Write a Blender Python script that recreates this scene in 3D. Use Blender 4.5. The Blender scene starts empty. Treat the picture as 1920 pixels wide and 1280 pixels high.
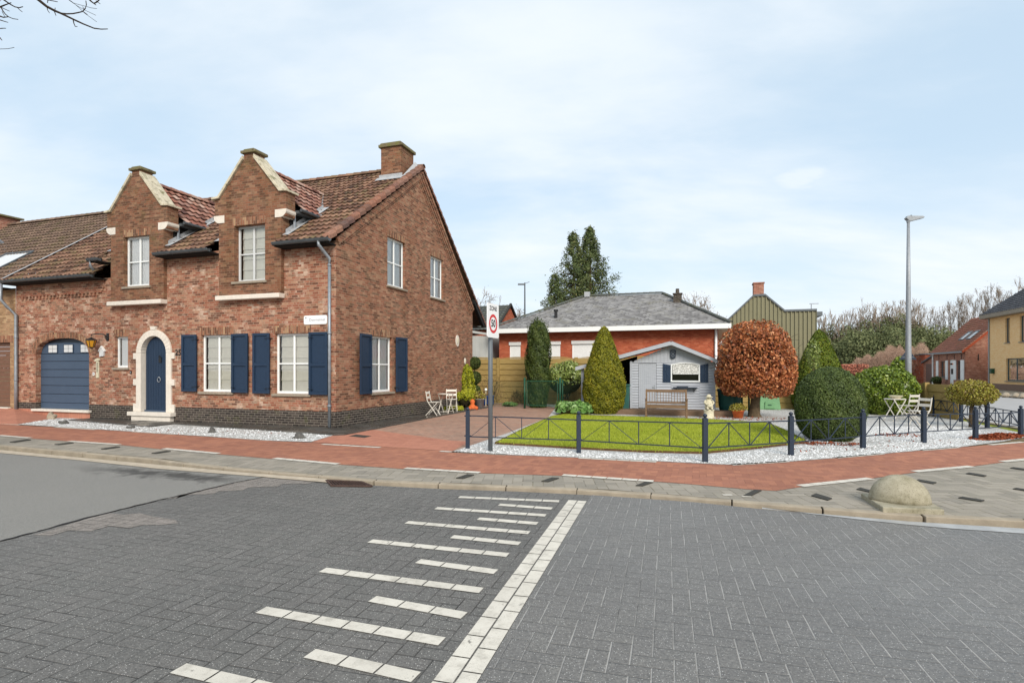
import bpy, math, random
import numpy as np
from mathutils import Vector, Matrix
random.seed(7); rng = np.random.default_rng(7)
scene = bpy.context.scene
coll = scene.collection
PI = math.pi
# ------------------------------------------------------------ site frame
F, HZ, CAMZ = 1040.0, 692.0, 1.65
TH = math.atan(345/1040); CT, ST = math.cos(TH), math.sin(TH)
CX, CY = -4.8616, 15.3214          # street corner of the brick house

def G(u, v, z=0.0):                # surveyed ground point
    Y = F*(CAMZ-z)/(v-HZ)
    return ((u-960)/F*Y, Y)
def P(u, v, Y):
    return ((u-960)/F*Y, Y, CAMZ+(HZ-v)/F*Y)
def W(x, y):                       # house grid -> world
    return (CX+x*CT+y*ST, CY-x*ST+y*CT)
def Lc(X, Y):                      # world -> house grid
    a, b = X-CX, Y-CY
    return (a*CT-b*ST, a*ST+b*CT)

# ------------------------------------------------------------ mesh builder
class MB:
    def __init__(s, xf=None):
        s.v = []; s.f = []; s.uv = []; s.xf = xf
    def pts(s, P_):
        n = len(s.v)
        s.v += [s.xf(*p) if s.xf else tuple(p) for p in P_]
        return n
    def face(s, P_, uv=None):
        n = s.pts(P_); s.f.append(tuple(range(n, n+len(P_))))
        if uv: s.uv.append(uv)
        return s
    def box(s, x0, x1, y0, y1, z0, z1):
        n = s.pts([(x0,y0,z0),(x1,y0,z0),(x1,y1,z0),(x0,y1,z0),(x0,y0,z1),(x1,y0,z1),(x1,y1,z1),(x0,y1,z1)])
        for q in ((0,3,2,1),(4,5,6,7),(0,1,5,4),(1,2,6,5),(2,3,7,6),(3,0,4,7)):
            s.f.append(tuple(n+i for i in q))
        return s
    def prism(s, poly, d0, d1, ax='y'):
        n = len(poly)
        def mk(a, b, d): return (a, d, b) if ax == 'y' else ((d, a, b) if ax == 'x' else (a, b, d))
        k = s.pts([mk(a, b, d0) for a, b in poly]+[mk(a, b, d1) for a, b in poly])
        s.f.append(tuple(k+i for i in range(n))[::-1]); s.f.append(tuple(k+n+i for i in range(n)))
        for i in range(n):
            j = (i+1) % n; s.f.append((k+i, k+j, k+n+j, k+n+i))
        return s
    def tube(s, pts, r, n=8, cap=True):
        pts = [Vector(p) for p in pts]; m = len(pts)
        rs = list(r) if hasattr(r, '__len__') else [r]*m
        base = len(s.v)
        for i, p in enumerate(pts):
            d = (pts[min(i+1, m-1)]-pts[max(i-1, 0)])
            d = d.normalized() if d.length > 1e-9 else Vector((0,0,1))
            a = d.cross(Vector((0,0,1)) if abs(d.z) < .9 else Vector((1,0,0))).normalized(); b = d.cross(a)
            s.pts([tuple(p+(a*math.cos(2*PI*k/n)+b*math.sin(2*PI*k/n))*rs[i]) for k in range(n)])
        for i in range(m-1):
            for k in range(n):
                l = (k+1) % n
                s.f.append((base+i*n+k, base+i*n+l, base+(i+1)*n+l, base+(i+1)*n+k))
        if cap and n > 2:
            s.f.append(tuple(base+k for k in range(n))[::-1]); s.f.append(tuple(base+(m-1)*n+k for k in range(n)))
        return s
    def bar(s, a, b, w, h=None):       # square bar between two points
        a = Vector(a); b = Vector(b); h = h or w
        d = (b-a).normalized(); u = d.cross(Vector((0,0,1)) if abs(d.z) < .95 else Vector((1,0,0))).normalized(); q = d.cross(u)
        n = s.pts([tuple(p+u*i*w/2+q*j*h/2) for p in (a, b) for i, j in ((-1,-1),(1,-1),(1,1),(-1,1))])
        for t in ((0,1,2,3),(7,6,5,4),(0,4,5,1),(1,5,6,2),(2,6,7,3),(3,7,4,0)): s.f.append(tuple(n+i for i in t))
        return s
    def lathe(s, prof, c=(0,0,0), n=16, sx=1, sy=1, wob=0, seed=0):
        rr = random.Random(seed); base = len(s.v)
        for r, z in prof:
            s.pts([(c[0]+r*sx*math.cos(2*PI*k/n)*(1+wob*rr.uniform(-1,1)), c[1]+r*sy*math.sin(2*PI*k/n)*(1+wob*rr.uniform(-1,1)), c[2]+z) for k in range(n)])
        for i in range(len(prof)-1):
            for k in range(n):
                l = (k+1) % n
                s.f.append((base+i*n+k, base+i*n+l, base+(i+1)*n+l, base+(i+1)*n+k))
        s.f.append(tuple(base+k for k in range(n))[::-1]); s.f.append(tuple(base+(len(prof)-1)*n+k for k in range(n)))
        return s
    def ball(s, c, r, n=12, m=8):
        r = r if hasattr(r, '__len__') else (r, r, r)
        prof = [(math.sin(PI*i/m)+1e-4, -math.cos(PI*i/m)) for i in range(m+1)]
        base = len(s.v)
        for a, z in prof:
            s.pts([(c[0]+a*r[0]*math.cos(2*PI*k/n), c[1]+a*r[1]*math.sin(2*PI*k/n), c[2]+z*r[2]) for k in range(n)])
        for i in range(m):
            for k in range(n):
                l = (k+1) % n
                s.f.append((base+i*n+k, base+i*n+l, base+(i+1)*n+l, base+(i+1)*n+k))
        return s
    def build(s, name, mat=None, parent=None, smooth=False, bevel=0, fix=True):
        me = bpy.data.meshes.new(name)
        me.from_pydata([tuple(map(float, p)) for p in s.v], [], s.f)
        if s.uv and len(s.uv) == len(s.f):
            ul = me.uv_layers.new(name='UVMap'); flat = [c for f in s.uv for q in f for c in q]
            ul.data.foreach_set('uv', flat)
        if fix:
            import bmesh
            bm = bmesh.new(); bm.from_mesh(me)
            bmesh.ops.recalc_face_normals(bm, faces=bm.faces); bm.to_mesh(me); bm.free()
        if smooth: me.polygons.foreach_set('use_smooth', [True]*len(me.polygons))
        o = bpy.data.objects.new(name, me); coll.objects.link(o)
        if mat: me.materials.append(mat)
        if parent: o.parent = parent
        if bevel:
            b = o.modifiers.new('bevel', 'BEVEL'); b.width = bevel; b.segments = 2; b.limit_method = 'ANGLE'; b.angle_limit = .6
        return o

def tag(o, label, cat, group=None):
    o['label'] = label; o['category'] = cat
    if group: o['group'] = group
    return o
def struct(o, kind='structure'):
    o['kind'] = kind; return o
def thing(name, label, cat, loc=(0,0,0), rz=0, group=None):
    o = bpy.data.objects.new(name, None); coll.objects.link(o); o.empty_display_size = .2
    o.location = loc; o.rotation_euler = (0,0,rz)
    return tag(o, label, cat, group)
def kids(o): return [c for c in bpy.data.objects if c.parent == o]
def copy_tree(o, parent=None):
    c = o.copy(); coll.objects.link(c)
    if parent: c.parent = parent
    for ch in kids(o):
        if ch != c: copy_tree(ch, c)
    return c

# ------------------------------------------------------------ materials
K = .95
def lin(c): c /= 255; return c/12.92 if c <= .04045 else ((c+.055)/1.055)**2.4
def col(r, g, b, k=None): k = K if k is None else k; return (lin(r)*k, lin(g)*k, lin(b)*k, 1)
class NT:
    def __init__(s, name, rough=.8, spec=.3):
        s.m = bpy.data.materials.new(name); s.m.use_nodes = True; s.t = s.m.node_tree; s.n = s.t.nodes
        s.b = s.n['Principled BSDF']; s.b.inputs['Roughness'].default_value = rough
        s.b.inputs['Specular IOR Level'].default_value = spec
        s.tc = s.n.new('ShaderNodeTexCoord')
    def put(s, sock, v):
        if isinstance(v, bpy.types.NodeSocket): s.t.links.new(v, sock)
        else: sock.default_value = v
    def math(s, op, a, b=0., c=0., clamp=False):
        n = s.n.new('ShaderNodeMath'); n.operation = op; n.use_clamp = clamp
        s.put(n.inputs[0], a); s.put(n.inputs[1], b); s.put(n.inputs[2], c); return n.outputs[0]
    def vec(s, x, y, z=0.):
        n = s.n.new('ShaderNodeCombineXYZ')
        for i, v in enumerate((x, y, z)): s.put(n.inputs[i], v)
        return n.outputs[0]
    def sep(s, v):
        n = s.n.new('ShaderNodeSeparateXYZ'); s.put(n.inputs[0], v); return n.outputs
    def mix(s, f, a, b, mode='MIX'):
        n = s.n.new('ShaderNodeMix'); n.data_type = 'RGBA'; n.blend_type = mode
        s.put(n.inputs[0], f); s.put(n.inputs[6], a); s.put(n.inputs[7], b); return n.outputs[2]
    def noise(s, vec=None, scale=5., detail=3., rough=.55, out=0, dist=0.):
        n = s.n.new('ShaderNodeTexNoise')
        s.put(n.inputs['Vector'], vec if vec is not None else s.tc.outputs['Object'])
        n.inputs['Scale'].default_value = scale; n.inputs['Detail'].default_value = detail
        n.inputs['Roughness'].default_value = rough; n.inputs['Distortion'].default_value = dist
        return n.outputs[out]
    def white(s, vec):
        n = s.n.new('ShaderNodeTexWhiteNoise'); n.noise_dimensions = '3D'; s.put(n.inputs['Vector'], vec); return n.outputs[0]
    def voro(s, vec=None, scale=5., feat='F1', out='Distance', rnd=1.):
        n = s.n.new('ShaderNodeTexVoronoi'); n.feature = feat
        s.put(n.inputs['Vector'], vec if vec is not None else s.tc.outputs['Object'])
        n.inputs['Scale'].default_value = scale; n.inputs['Randomness'].default_value = rnd
        return n.outputs[out]
    def ramp(s, f, stops, const=False):
        n = s.n.new('ShaderNodeValToRGB'); s.put(n.inputs[0], f); e = n.color_ramp.elements
        if const: n.color_ramp.interpolation = 'CONSTANT'
        while len(e) < len(stops): e.new(1)
        for q, (p, c) in zip(e, stops): q.position = p; q.color = c
        return n.outputs[0]
    def step(s, f, a, b):              # smooth ramp a->b => 0..1
        n = s.n.new('ShaderNodeMapRange'); n.clamp = True
        s.put(n.inputs[0], f); n.inputs[1].default_value = a; n.inputs[2].default_value = b; return n.outputs[0]
    def bump(s, h, strength=.3, dist=.01, prev=None):
        n = s.n.new('ShaderNodeBump'); n.inputs['Strength'].default_value = strength; n.inputs['Distance'].default_value = dist
        s.put(n.inputs['Height'], h)
        if prev is not None: s.t.links.new(prev, n.inputs['Normal'])
        s.t.links.new(n.outputs[0], s.b.inputs['Normal']); return n.outputs[0]
    def base(s, c): s.put(s.b.inputs['Base Color'], c); return s
    def rgh(s, c): s.put(s.b.inputs['Roughness'], c); return s

def plain(name, c, rough=.7, spec=.3, var=.12, scale=6, bump=.0, bscale=60, metal=0):
    n = NT(name, rough, spec)
    f = n.noise(scale=scale, detail=5, rough=.65)
    d = tuple(x*(1-var) for x in c[:3])+(1,); e = tuple(min(1, x*(1+var)) for x in c[:3])+(1,)
    n.base(n.ramp(f, [(.3, d), (.7, e)]))
    n.b.inputs['Metallic'].default_value = metal
    if bump: n.bump(n.noise(scale=bscale, detail=3), bump, .01)
    return n.m

def brick_mat(name, cols, mortar, bw=.205, bh=.066, jt=.011, soldier=False, stain=None, pale=None, moss=0, dark_row=0, rough=.9):
    n = NT(name, rough, .15)
    x, y, z = n.sep(n.tc.outputs['Object'])[:3]
    u = n.math('ADD', x, y); v = z
    if soldier: u, v = v, u
    u = n.math('ADD', u, 200.); v = n.math('ADD', v, 100.)
    if soldier: v, u = n.math('ADD', v, .0), u
    wob = n.noise(scale=9, detail=2)
    v = n.math('ADD', v, n.math('MULTIPLY', n.math('SUBTRACT', wob, .5), .008))
    vr = n.math('DIVIDE', v, bh); row = n.math('FLOOR', vr)
    rj = n.white(n.vec(row, 3.3, 1.))
    uu = n.math('ADD', n.math('DIVIDE', u, bw), n.math('ADD', n.math('MULTIPLY', n.math('MODULO', row, 2.), .5), n.math('MULTIPLY', rj, .3)))
    cl = n.math('FLOOR', uu)
    fx = n.math('MULTIPLY', n.math('FRACT', uu), bw); fz = n.math('MULTIPLY', n.math('FRACT', vr), bh)
    dx = n.math('MINIMUM', fx, n.math('SUBTRACT', bw, fx)); dz = n.math('MINIMUM', fz, n.math('SUBTRACT', bh, fz))
    d = n.math('MINIMUM', dx, dz)
    d = n.math('ADD', d, n.math('MULTIPLY', n.math('SUBTRACT', n.noise(scale=55, detail=2), .5), .006))
    mort = n.math('SUBTRACT', 1., n.step(d, jt*.35, jt*.65))
    r = n.white(n.vec(cl, row, 7.))
    r2 = n.math('ADD', r, n.math('MULTIPLY', n.math('SUBTRACT', n.noise(scale=1.3, detail=4), .5), .9), clamp=True)
    k = len(cols)
    c = n.ramp(r2, [((i+.5)/k, q) for i, q in enumerate(cols)])
    c = n.mix(n.math('MULTIPLY', n.step(n.noise(scale=38, detail=4), .35, .75), .35), c, n.mix(.5, c, (.05,.035,.03,1)))
    if pale:
        pm = n.math('MULTIPLY', n.step(n.noise(scale=2.2, detail=6, rough=.7), .5, .64), n.math('GREATER_THAN', n.white(n.vec(cl, row, 31.)), .45))
        c = n.mix(n.math('MULTIPLY', pm, .75), c, pale)
    c = n.mix(mort, c, n.mix(n.noise(scale=20), mortar, tuple(q*.75 for q in mortar[:3])+(1,)))
    if stain:
        sm = n.noise(n.vec(n.math('MULTIPLY', n.math('ADD', x, y), 1.4), n.math('MULTIPLY', z, .55), 0.), 1.6, 6, .6)
        c = n.mix(n.math('MULTIPLY', n.step(sm, .42, .68), .6), c, n.mix(1., c, stain, 'MULTIPLY'))
    if moss:
        c = n.mix(n.math('MULTIPLY', n.step(n.noise(scale=2.7, detail=5, rough=.7), .56, .72), moss), c, col(95, 100, 45))
    n.base(c)
    n.bump(n.math('ADD', n.math('MULTIPLY', mort, -1.), n.math('MULTIPLY', n.noise(scale=120), .3)), .7, .008)
    return n.m

def herring(name, w, cols, joint, jw=.006, ang=0., rough=.85, grain=90, specks=None, stain=.25, jshow=.8, wobble=0, spec=.3, patch=None, bumpy=.6, jvar=True, fine=.5, sheen=None):
    n = NT(name, rough, spec)
    o = n.tc.outputs['Object']
    x, y = n.sep(o)[:2]
    ca, sa = math.cos(ang), math.sin(ang)
    X = n.math('DIVIDE', n.math('ADD', n.math('ADD', n.math('MULTIPLY', x, ca), n.math('MULTIPLY', y, sa)), 400.), w)
    Y = n.math('DIVIDE', n.math('ADD', n.math('SUBTRACT', n.math('MULTIPLY', y, ca), n.math('MULTIPLY', x, sa)), 400.), w)
    if wobble:
        X = n.math('ADD', X, n.math('MULTIPLY', n.math('SUBTRACT', n.noise(scale=.9, detail=2), .5), wobble))
        Y = n.math('ADD', Y, n.math('MULTIPLY', n.math('SUBTRACT', n.noise(scale=1.1, detail=2), .5), wobble))
    i = n.math('FLOOR', X); j = n.math('FLOOR', Y)
    fx = n.math('FRACT', X); fy = n.math('FRACT', Y)
    k = n.math('FLOORED_MODULO', n.math('SUBTRACT', i, j), 4.)
    k = n.math('ROUND', k)
    e = [n.math('COMPARE', k, float(q), .3) for q in range(4)]
    BIG = 9.
    dl = n.math('ADD', fx, n.math('MULTIPLY', e[1], BIG)); dr = n.math('ADD', n.math('SUBTRACT', 1., fx), n.math('MULTIPLY', e[0], BIG))
    db = n.math('ADD', fy, n.math('MULTIPLY', e[2], BIG)); dt = n.math('ADD', n.math('SUBTRACT', 1., fy), n.math('MULTIPLY', e[3], BIG))
    d = n.math('MULTIPLY', n.math('MINIMUM', n.math('MINIMUM', dl, dr), n.math('MINIMUM', db, dt)), w)
    mort = n.math('SUBTRACT', 1., n.step(d, jw*.3, jw*.8))
    bi = n.math('SUBTRACT', i, e[1]); bj = n.math('SUBTRACT', j, e[2])
    r = n.white(n.vec(bi, bj, 2.))
    kk = len(cols)
    r2 = n.math('ADD', n.math('MULTIPLY', r, .55), n.math('MULTIPLY', n.noise(scale=.5, detail=4), .45))
    c = n.ramp(r2, [((q+.5)/kk, cc) for q, cc in enumerate(cols)])
    g = n.noise(scale=grain, detail=2, rough=.7)
    c = n.mix(n.math('MULTIPLY', n.step(g, .35, .65), fine), c, n.mix(1., c, (.45,.45,.45,1), 'MULTIPLY'))
    if specks:
        g3 = n.noise(scale=34, detail=5, rough=.85); c = n.mix(n.math('MULTIPLY', n.step(g3, .46, .60), .45), c, n.mix(1., c, (1.7,1.68,1.62,1), 'MULTIPLY'))
    if specks:
        sv = n.voro(scale=75); sr = n.voro(scale=75, out='Color')
        sm = n.math('MULTIPLY', n.math('LESS_THAN', sv, .2), n.math('GREATER_THAN', n.sep(sr)[0], .55))
        c = n.mix(n.math('MULTIPLY', sm, .8), c, specks)
    lm = n.noise(scale=.3, detail=8, rough=.68)
    c = n.mix(n.math('MULTIPLY', n.step(lm, .4, .7), stain), c, n.mix(1., c, (.55,.55,.57,1), 'MULTIPLY'))
    if patch:
        pm = n.step(n.noise(scale=.8, detail=3), .6, .66)
        c = n.mix(n.math('MULTIPLY', n.math('MULTIPLY', pm, n.math('GREATER_THAN', r, .4)), .5), c, patch)
    js = n.math('MULTIPLY', mort, jshow)
    if jvar: js = n.math('MULTIPLY', js, n.step(n.noise(scale=1.7, detail=4, rough=.7), .33, .6))
    isx = n.math('LESS_THAN', n.math('MINIMUM', dl, dr), n.math('MINIMUM', db, dt))
    jc = n.mix(isx, tuple(q*.22 for q in joint[:3])+(1,), joint) if jvar == 2 else n.mix(n.step(n.noise(scale=3.1, detail=3), .45, .6), joint, tuple(q*.25 for q in joint[:3])+(1,))
    c = n.mix(js, c, jc)
    n.base(c)
    if sheen: n.rgh(n.math('ADD', rough-sheen, n.math('MULTIPLY', n.step(n.noise(scale=.4, detail=5), .35, .65), sheen)))
    h = n.math('ADD', n.math('MULTIPLY', mort, -1.), n.math('ADD', n.math('MULTIPLY', g, .5), n.math('MULTIPLY', r, .3)))
    n.bump(h, bumpy, .006)
    return n.m

def tile_mat(name, cols, moss=.5, edge=.5, mossc=(95,92,45)):
    n = NT(name, .75, .3)
    u, v = n.sep(n.tc.outputs['UV'])[:2]
    r = n.white(n.vec(n.math('FLOOR', u), n.math('FLOOR', v), 5.))
    k = len(cols)
    c = n.ramp(n.math('ADD', n.math('MULTIPLY', r, .8), n.math('MULTIPLY', n.noise(scale=.9, detail=4), .25)), [((i+.5)/k, q) for i, q in enumerate(cols)])
    fv = n.math('FRACT', v)
    c = n.mix(n.math('MULTIPLY', n.step(n.noise(scale=16, detail=5, rough=.7), .42, .7), .5), c, (.03,.025,.02,1))
    m = n.math('MULTIPLY', n.step(n.noise(scale=1.5, detail=7, rough=.75), .5, .64), moss)
    c = n.mix(m, c, col(*mossc))
    c = n.mix(n.math('MULTIPLY', n.math('LESS_THAN', fv, .1), edge), c, (.02,.018,.015,1))  # lower tile edges darkened, shade under each course put into the colour
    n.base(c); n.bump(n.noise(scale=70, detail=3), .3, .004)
    return n.m

def leaf_mat(name, stops, rough=.55, spec=.3, trans=.15):
    n = NT(name, rough, spec)
    a = n.n.new('ShaderNodeAttribute'); a.attribute_name = 'rnd'
    f = n.math('ADD', n.math('MULTIPLY', a.outputs['Fac'], .75), n.math('MULTIPLY', n.noise(scale=2.5, detail=3), .25))
    c = n.ramp(f, stops); n.base(c)
    tr = n.n.new('ShaderNodeBsdfTranslucent'); n.t.links.new(c, tr.inputs[0])
    mx = n.n.new('ShaderNodeMixShader'); mx.inputs[0].default_value = trans
    out = n.n['Material Output']; n.t.links.new(n.b.outputs[0], mx.inputs[1]); n.t.links.new(tr.outputs[0], mx.inputs[2]); n.t.links.new(mx.outputs[0], out.inputs[0])
    return n.m

def glass_mat(name, tint=(.9,.95,.95,1), refl=.25):
    m = bpy.data.materials.new(name); m.use_nodes = True; t = m.node_tree; n = t.nodes; n.clear()
    o = n.new('ShaderNodeOutputMaterial'); tr = n.new('ShaderNodeBsdfTransparent'); tr.inputs[0].default_value = tint
    gl = n.new('ShaderNodeBsdfGlossy'); gl.inputs['Roughness'].default_value = .02
    fr = n.new('ShaderNodeFresnel'); fr.inputs[0].default_value = 1.5
    ad = n.new('ShaderNodeMath'); ad.operation = 'ADD'; ad.inputs[1].default_value = refl; t.links.new(fr.outputs[0], ad.inputs[0])
    mx = n.new('ShaderNodeMixShader'); t.links.new(ad.outputs[0], mx.inputs[0]); t.links.new(tr.outputs[0], mx.inputs[1]); t.links.new(gl.outputs[0], mx.inputs[2]); t.links.new(mx.outputs[0], o.inputs[0])
    return m

M = {}
M['brick'] = brick_mat('house brick', [col(112,76,62), col(144,88,69), col(166,110,87), col(152,94,75), col(184,140,114), col(132,102,84), col(172,122,99)], col(190,164,140), pale=col(216,190,170), stain=(.75,.72,.66,1))
M['brick_gable'] = brick_mat('gable brick', [col(108,74,59), col(150,97,76), col(166,116,91), col(140,92,72), col(178,136,109), col(126,96,77)], col(172,145,122), stain=(.72,.68,.6,1))
M['brick_dormer'] = brick_mat('dormer brick', [col(106,74,58), col(140,92,70), col(150,106,82), col(126,84,66), col(158,120,94), col(114,84,66)], col(152,128,106), stain=(.66,.64,.52,1), moss=.25)
M['brick_soldier'] = brick_mat('soldier brick', [col(104,72,56), col(146,96,72), col(168,120,92), col(130,86,66), col(176,140,108)], col(160,140,118), bw=.25, soldier=True)
M['brick_plinth'] = brick_mat('plinth brick', [col(48,44,42), col(66,58,54), col(58,54,50), col(80,72,66)], col(150,140,128), bw=.22, bh=.068, jt=.012, moss=.35)
M['brick_beige'] = brick_mat('beige neighbour brick', [col(150,118,88), col(172,138,104), col(160,120,90), col(186,154,118)], col(175,155,130), stain=(.7,.65,.55,1))
M['brick_orange'] = brick_mat('orange bungalow brick', [col(168,84,60), col(186,98,70), col(178,92,62), col(196,112,82)], col(184,122,96), jt=.01, stain=(.85,.82,.78,1))
M['brick_red'] = brick_mat('red cottage brick', [col(150,98,80), col(176,116,96), col(164,106,88), col(190,138,116)], col(190,164,146), stain=(.8,.78,.75,1))
M['brick_yellow'] = brick_mat('yellow house brick', [col(250,202,142), col(255,216,162), col(252,208,150)], col(244,206,158), jt=.007)
M['brick_brown'] = plain('brown house plinth', col(128,104,90), .9)
M['stone'] = plain('pale stone', col(222,213,200), .8, .2, .08, 8, .25, 90)
def stone_old():
    n = NT('weathered coping stone', .85, .2)
    c = n.ramp(n.noise(scale=7, detail=7, rough=.7), [(.3, col(120,112,92)), (.5, col(200,190,166)), (.75, col(222,212,190))])
    c = n.mix(n.step(n.noise(scale=3, detail=6, rough=.7), .55, .7), c, col(110,108,70)); n.base(c); n.bump(n.noise(scale=60), .3, .01); return n.m
M['coping'] = stone_old()
def cap_():
    n = NT('mossy cap stone', .9, .1)
    n.base(n.ramp(n.noise(scale=5, detail=7, rough=.7), [(.3, col(80,74,58)), (.5, col(120,110,84)), (.7, col(104,110,48))])); n.bump(n.noise(scale=40), .5, .02); return n.m
M['cap'] = cap_()
M['sill'] = plain('grey sill stone', col(150,138,122), .8, .3, .2, 12)
M['white'] = plain('white painted frame', col(236,238,236), .35, .4, .03)
M['greyframe'] = plain('pale grey frame', col(206,208,208), .4, .4, .04)
M['blind'] = plain('cream blind fabric', col(232,230,218), .9, .1, .04)
def lace_():
    n = NT('lace curtain', .9, .1)
    v = n.voro(scale=26); n.base(n.mix(n.math('MULTIPLY', n.step(v, .35, .5), .6), col(236,236,232), col(120,120,116))); return n.m
M['lace'] = lace_()
M['curtain'] = plain('white net curtain', col(244,245,244), .9, .1, .06, 30)
M['glass'] = glass_mat('window glass', (1,1,1,1), refl=.06)
M['glass_dark'] = glass_mat('dark window glass', (.6,.62,.64,1), .02)
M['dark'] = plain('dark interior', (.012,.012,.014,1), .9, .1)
M['navy'] = plain('navy painted wood', col(34,52,74), .5, .3, .12, 14, .12, 80)
M['navy2'] = plain('garage panel blue', col(68,84,104), .5, .3, .06, 3, .15, 150)
M['navy_metal'] = plain('navy powder coated metal', col(34,46,62), .45, .4, .12, 20)
M['black'] = plain('black iron', (.012,.012,.013,1), .5, .4)
M['zinc'] = plain('zinc', col(146,152,158), .45, .5, .2, 10, 0, 60, .35)
M['gutter'] = plain('dark gutter', col(84,90,94), .5, .5, .25, 8, 0, 60, .2)
M['boards'] = plain('black boarding', (.014,.014,.014,1), .8, .2)
M['lead'] = plain('lead flashing', col(168,170,172), .6, .4, .15, 6)
tc_ = [col(66,50,42), col(116,82,66), col(142,104,84), col(98,72,58), col(162,124,100), col(126,94,76)]
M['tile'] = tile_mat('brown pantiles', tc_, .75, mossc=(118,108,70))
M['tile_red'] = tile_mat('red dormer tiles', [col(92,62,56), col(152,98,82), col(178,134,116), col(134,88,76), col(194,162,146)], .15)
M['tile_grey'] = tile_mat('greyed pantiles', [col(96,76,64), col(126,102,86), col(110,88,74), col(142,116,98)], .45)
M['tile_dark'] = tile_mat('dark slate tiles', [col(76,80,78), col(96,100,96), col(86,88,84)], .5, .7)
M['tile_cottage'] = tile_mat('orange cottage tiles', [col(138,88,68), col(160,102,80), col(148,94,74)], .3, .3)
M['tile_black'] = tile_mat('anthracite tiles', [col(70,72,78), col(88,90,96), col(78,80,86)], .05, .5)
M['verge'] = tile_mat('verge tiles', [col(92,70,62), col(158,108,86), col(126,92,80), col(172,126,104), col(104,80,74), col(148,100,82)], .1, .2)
def slab_():
    n = NT('wet black slab', .3, .5)
    c = n.ramp(n.noise(scale=1.2, detail=6, rough=.65), [(.3, col(52,50,46)), (.6, col(82,78,72)), (.8, col(120,112,100))])
    n.base(c); n.rgh(n.step(n.noise(scale=1.6, detail=4), .35, .7)); n.bump(n.noise(scale=50), .1, .005); return n.m
M['slab'] = slab_()
ROT = math.atan2(1.17, 4.18)*-1
M['road'] = herring('dark road pavers', .122, [col(110,108,104), col(119,116,112), col(113,111,107), col(124,121,117)], col(72,68,64), .0085, ROT, .82, 95, col(226,222,214), .5, .85, .12, .35, None, .7, True, .75, .12)
M['road_worn'] = herring('worn pale pavers', .122, [col(132,125,118), col(146,138,131), col(138,131,124)], col(70,66,62), .008, ROT, .85, 95, col(226,222,214), .2, .9, .12, .2, None, .7, True, .6, .1)
M['road2'] = herring('lighter grey road pavers', .122, [col(118,115,111), col(124,121,117), col(121,118,114), col(129,126,121)], col(186,182,176), .009, ROT, .66, 95, col(222,220,214), .45, .68, .12, .5, None, .8, 2, .75, .2)  # paler than the left road, with light joints
M['asphalt'] = None
def asph():
    n = NT('light worn asphalt', .85, .3)
    c = n.ramp(n.noise(scale=130, detail=3, rough=.8), [(.3, col(88,86,82)), (.5, col(134,131,125)), (.7, col(184,180,172))])
    c = n.mix(n.math('MULTIPLY', n.step(n.noise(scale=.6, detail=5), .4, .7), .3), c, col(124,122,118))
    x, y = n.sep(n.tc.outputs['Object'])[:2]
    pa, pb = G(140,864), G(467,893); dx, dy = pb[0]-pa[0], pb[1]-pa[1]; L_ = math.hypot(dx, dy)
    d = n.math('ABSOLUTE', n.math('ADD', n.math('MULTIPLY', x, dy/L_), n.math('ADD', n.math('MULTIPLY', y, -dx/L_), -(pa[0]*dy-pa[1]*dx)/L_-.25)))
    sx_ = n.math('MULTIPLY', n.step(x, -7.6, -6.2), n.math('SUBTRACT', 1., n.step(x, -4.6, -4.0)))
    wet = n.math('MULTIPLY', sx_, n.math('SUBTRACT', 1., n.step(n.math('ADD', d, n.math('MULTIPLY', n.math('SUBTRACT', n.noise(scale=3, detail=6, rough=.7), .5), 1.3)), .05, .33)))
    c = n.mix(n.math('MULTIPLY', wet, .85), c, col(62,60,58)); g4 = n.noise(scale=40, detail=5, rough=.85); c = n.mix(n.math('MULTIPLY', n.step(g4, .45, .6), .35), c, n.mix(1., c, (.6,.6,.6,1), 'MULTIPLY'))
    n.base(c); n.bump(n.noise(scale=180), .5, .006); return n.m
M['asphalt'] = asph()
M['asphalt_far'] = plain('far street asphalt', col(168,166,164), .8, .3, .08, 1.2, .2, 80)
M['wet_sheen'] = plain('painted damp gutter sheen', col(168,167,164), .4, .5, .3, 2.5, .3, 120)  # sheen of the damp road put into a pale colour
M['wet'] = plain('damp dark asphalt', col(78,78,79), .5, .4, .3, 5, .3, 120)
M['cycle'] = herring('red cycle path pavers', .105, [col(180,122,98), col(190,131,105), col(168,114,94), col(184,128,105)], col(140,98,80), .006, -TH, .9, 120, None, .5, .5, .1, .15, None, .3, True, .45)
M['drive'] = herring('driveway bricks', .105, [col(176,134,114), col(190,150,128), col(166,132,114), col(184,152,132), col(158,126,110)], col(140,120,104), .010, -TH+PI/4, .9, 100, None, .3, .75, .15, .15, None, .4, True, .4)
M['redpave'] = herring('red threshold pavers', .105, [col(188,128,106), col(200,138,114), col(180,122,102)], col(142,104,88), .008, -TH, .9, 100, None, .3, .6, .1, .15, None, .4, True, .35)
M['walk'] = herring('grey pavement blocks', .15, [col(158,150,136), col(172,163,149), col(150,143,131), col(164,156,141)], col(120,112,90), .011, -.05, .9, 90, None, .3, .8, .15, .2, None, .4, True, .35)
M['kerb'] = plain('kerb concrete', col(160,148,130), .9, .2, .2, 4, .4, 70)
M['gutterc'] = plain('gutter concrete', col(186,172,152), .9, .2, .18, 5, .5, 60)
M['paint'] = None
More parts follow.
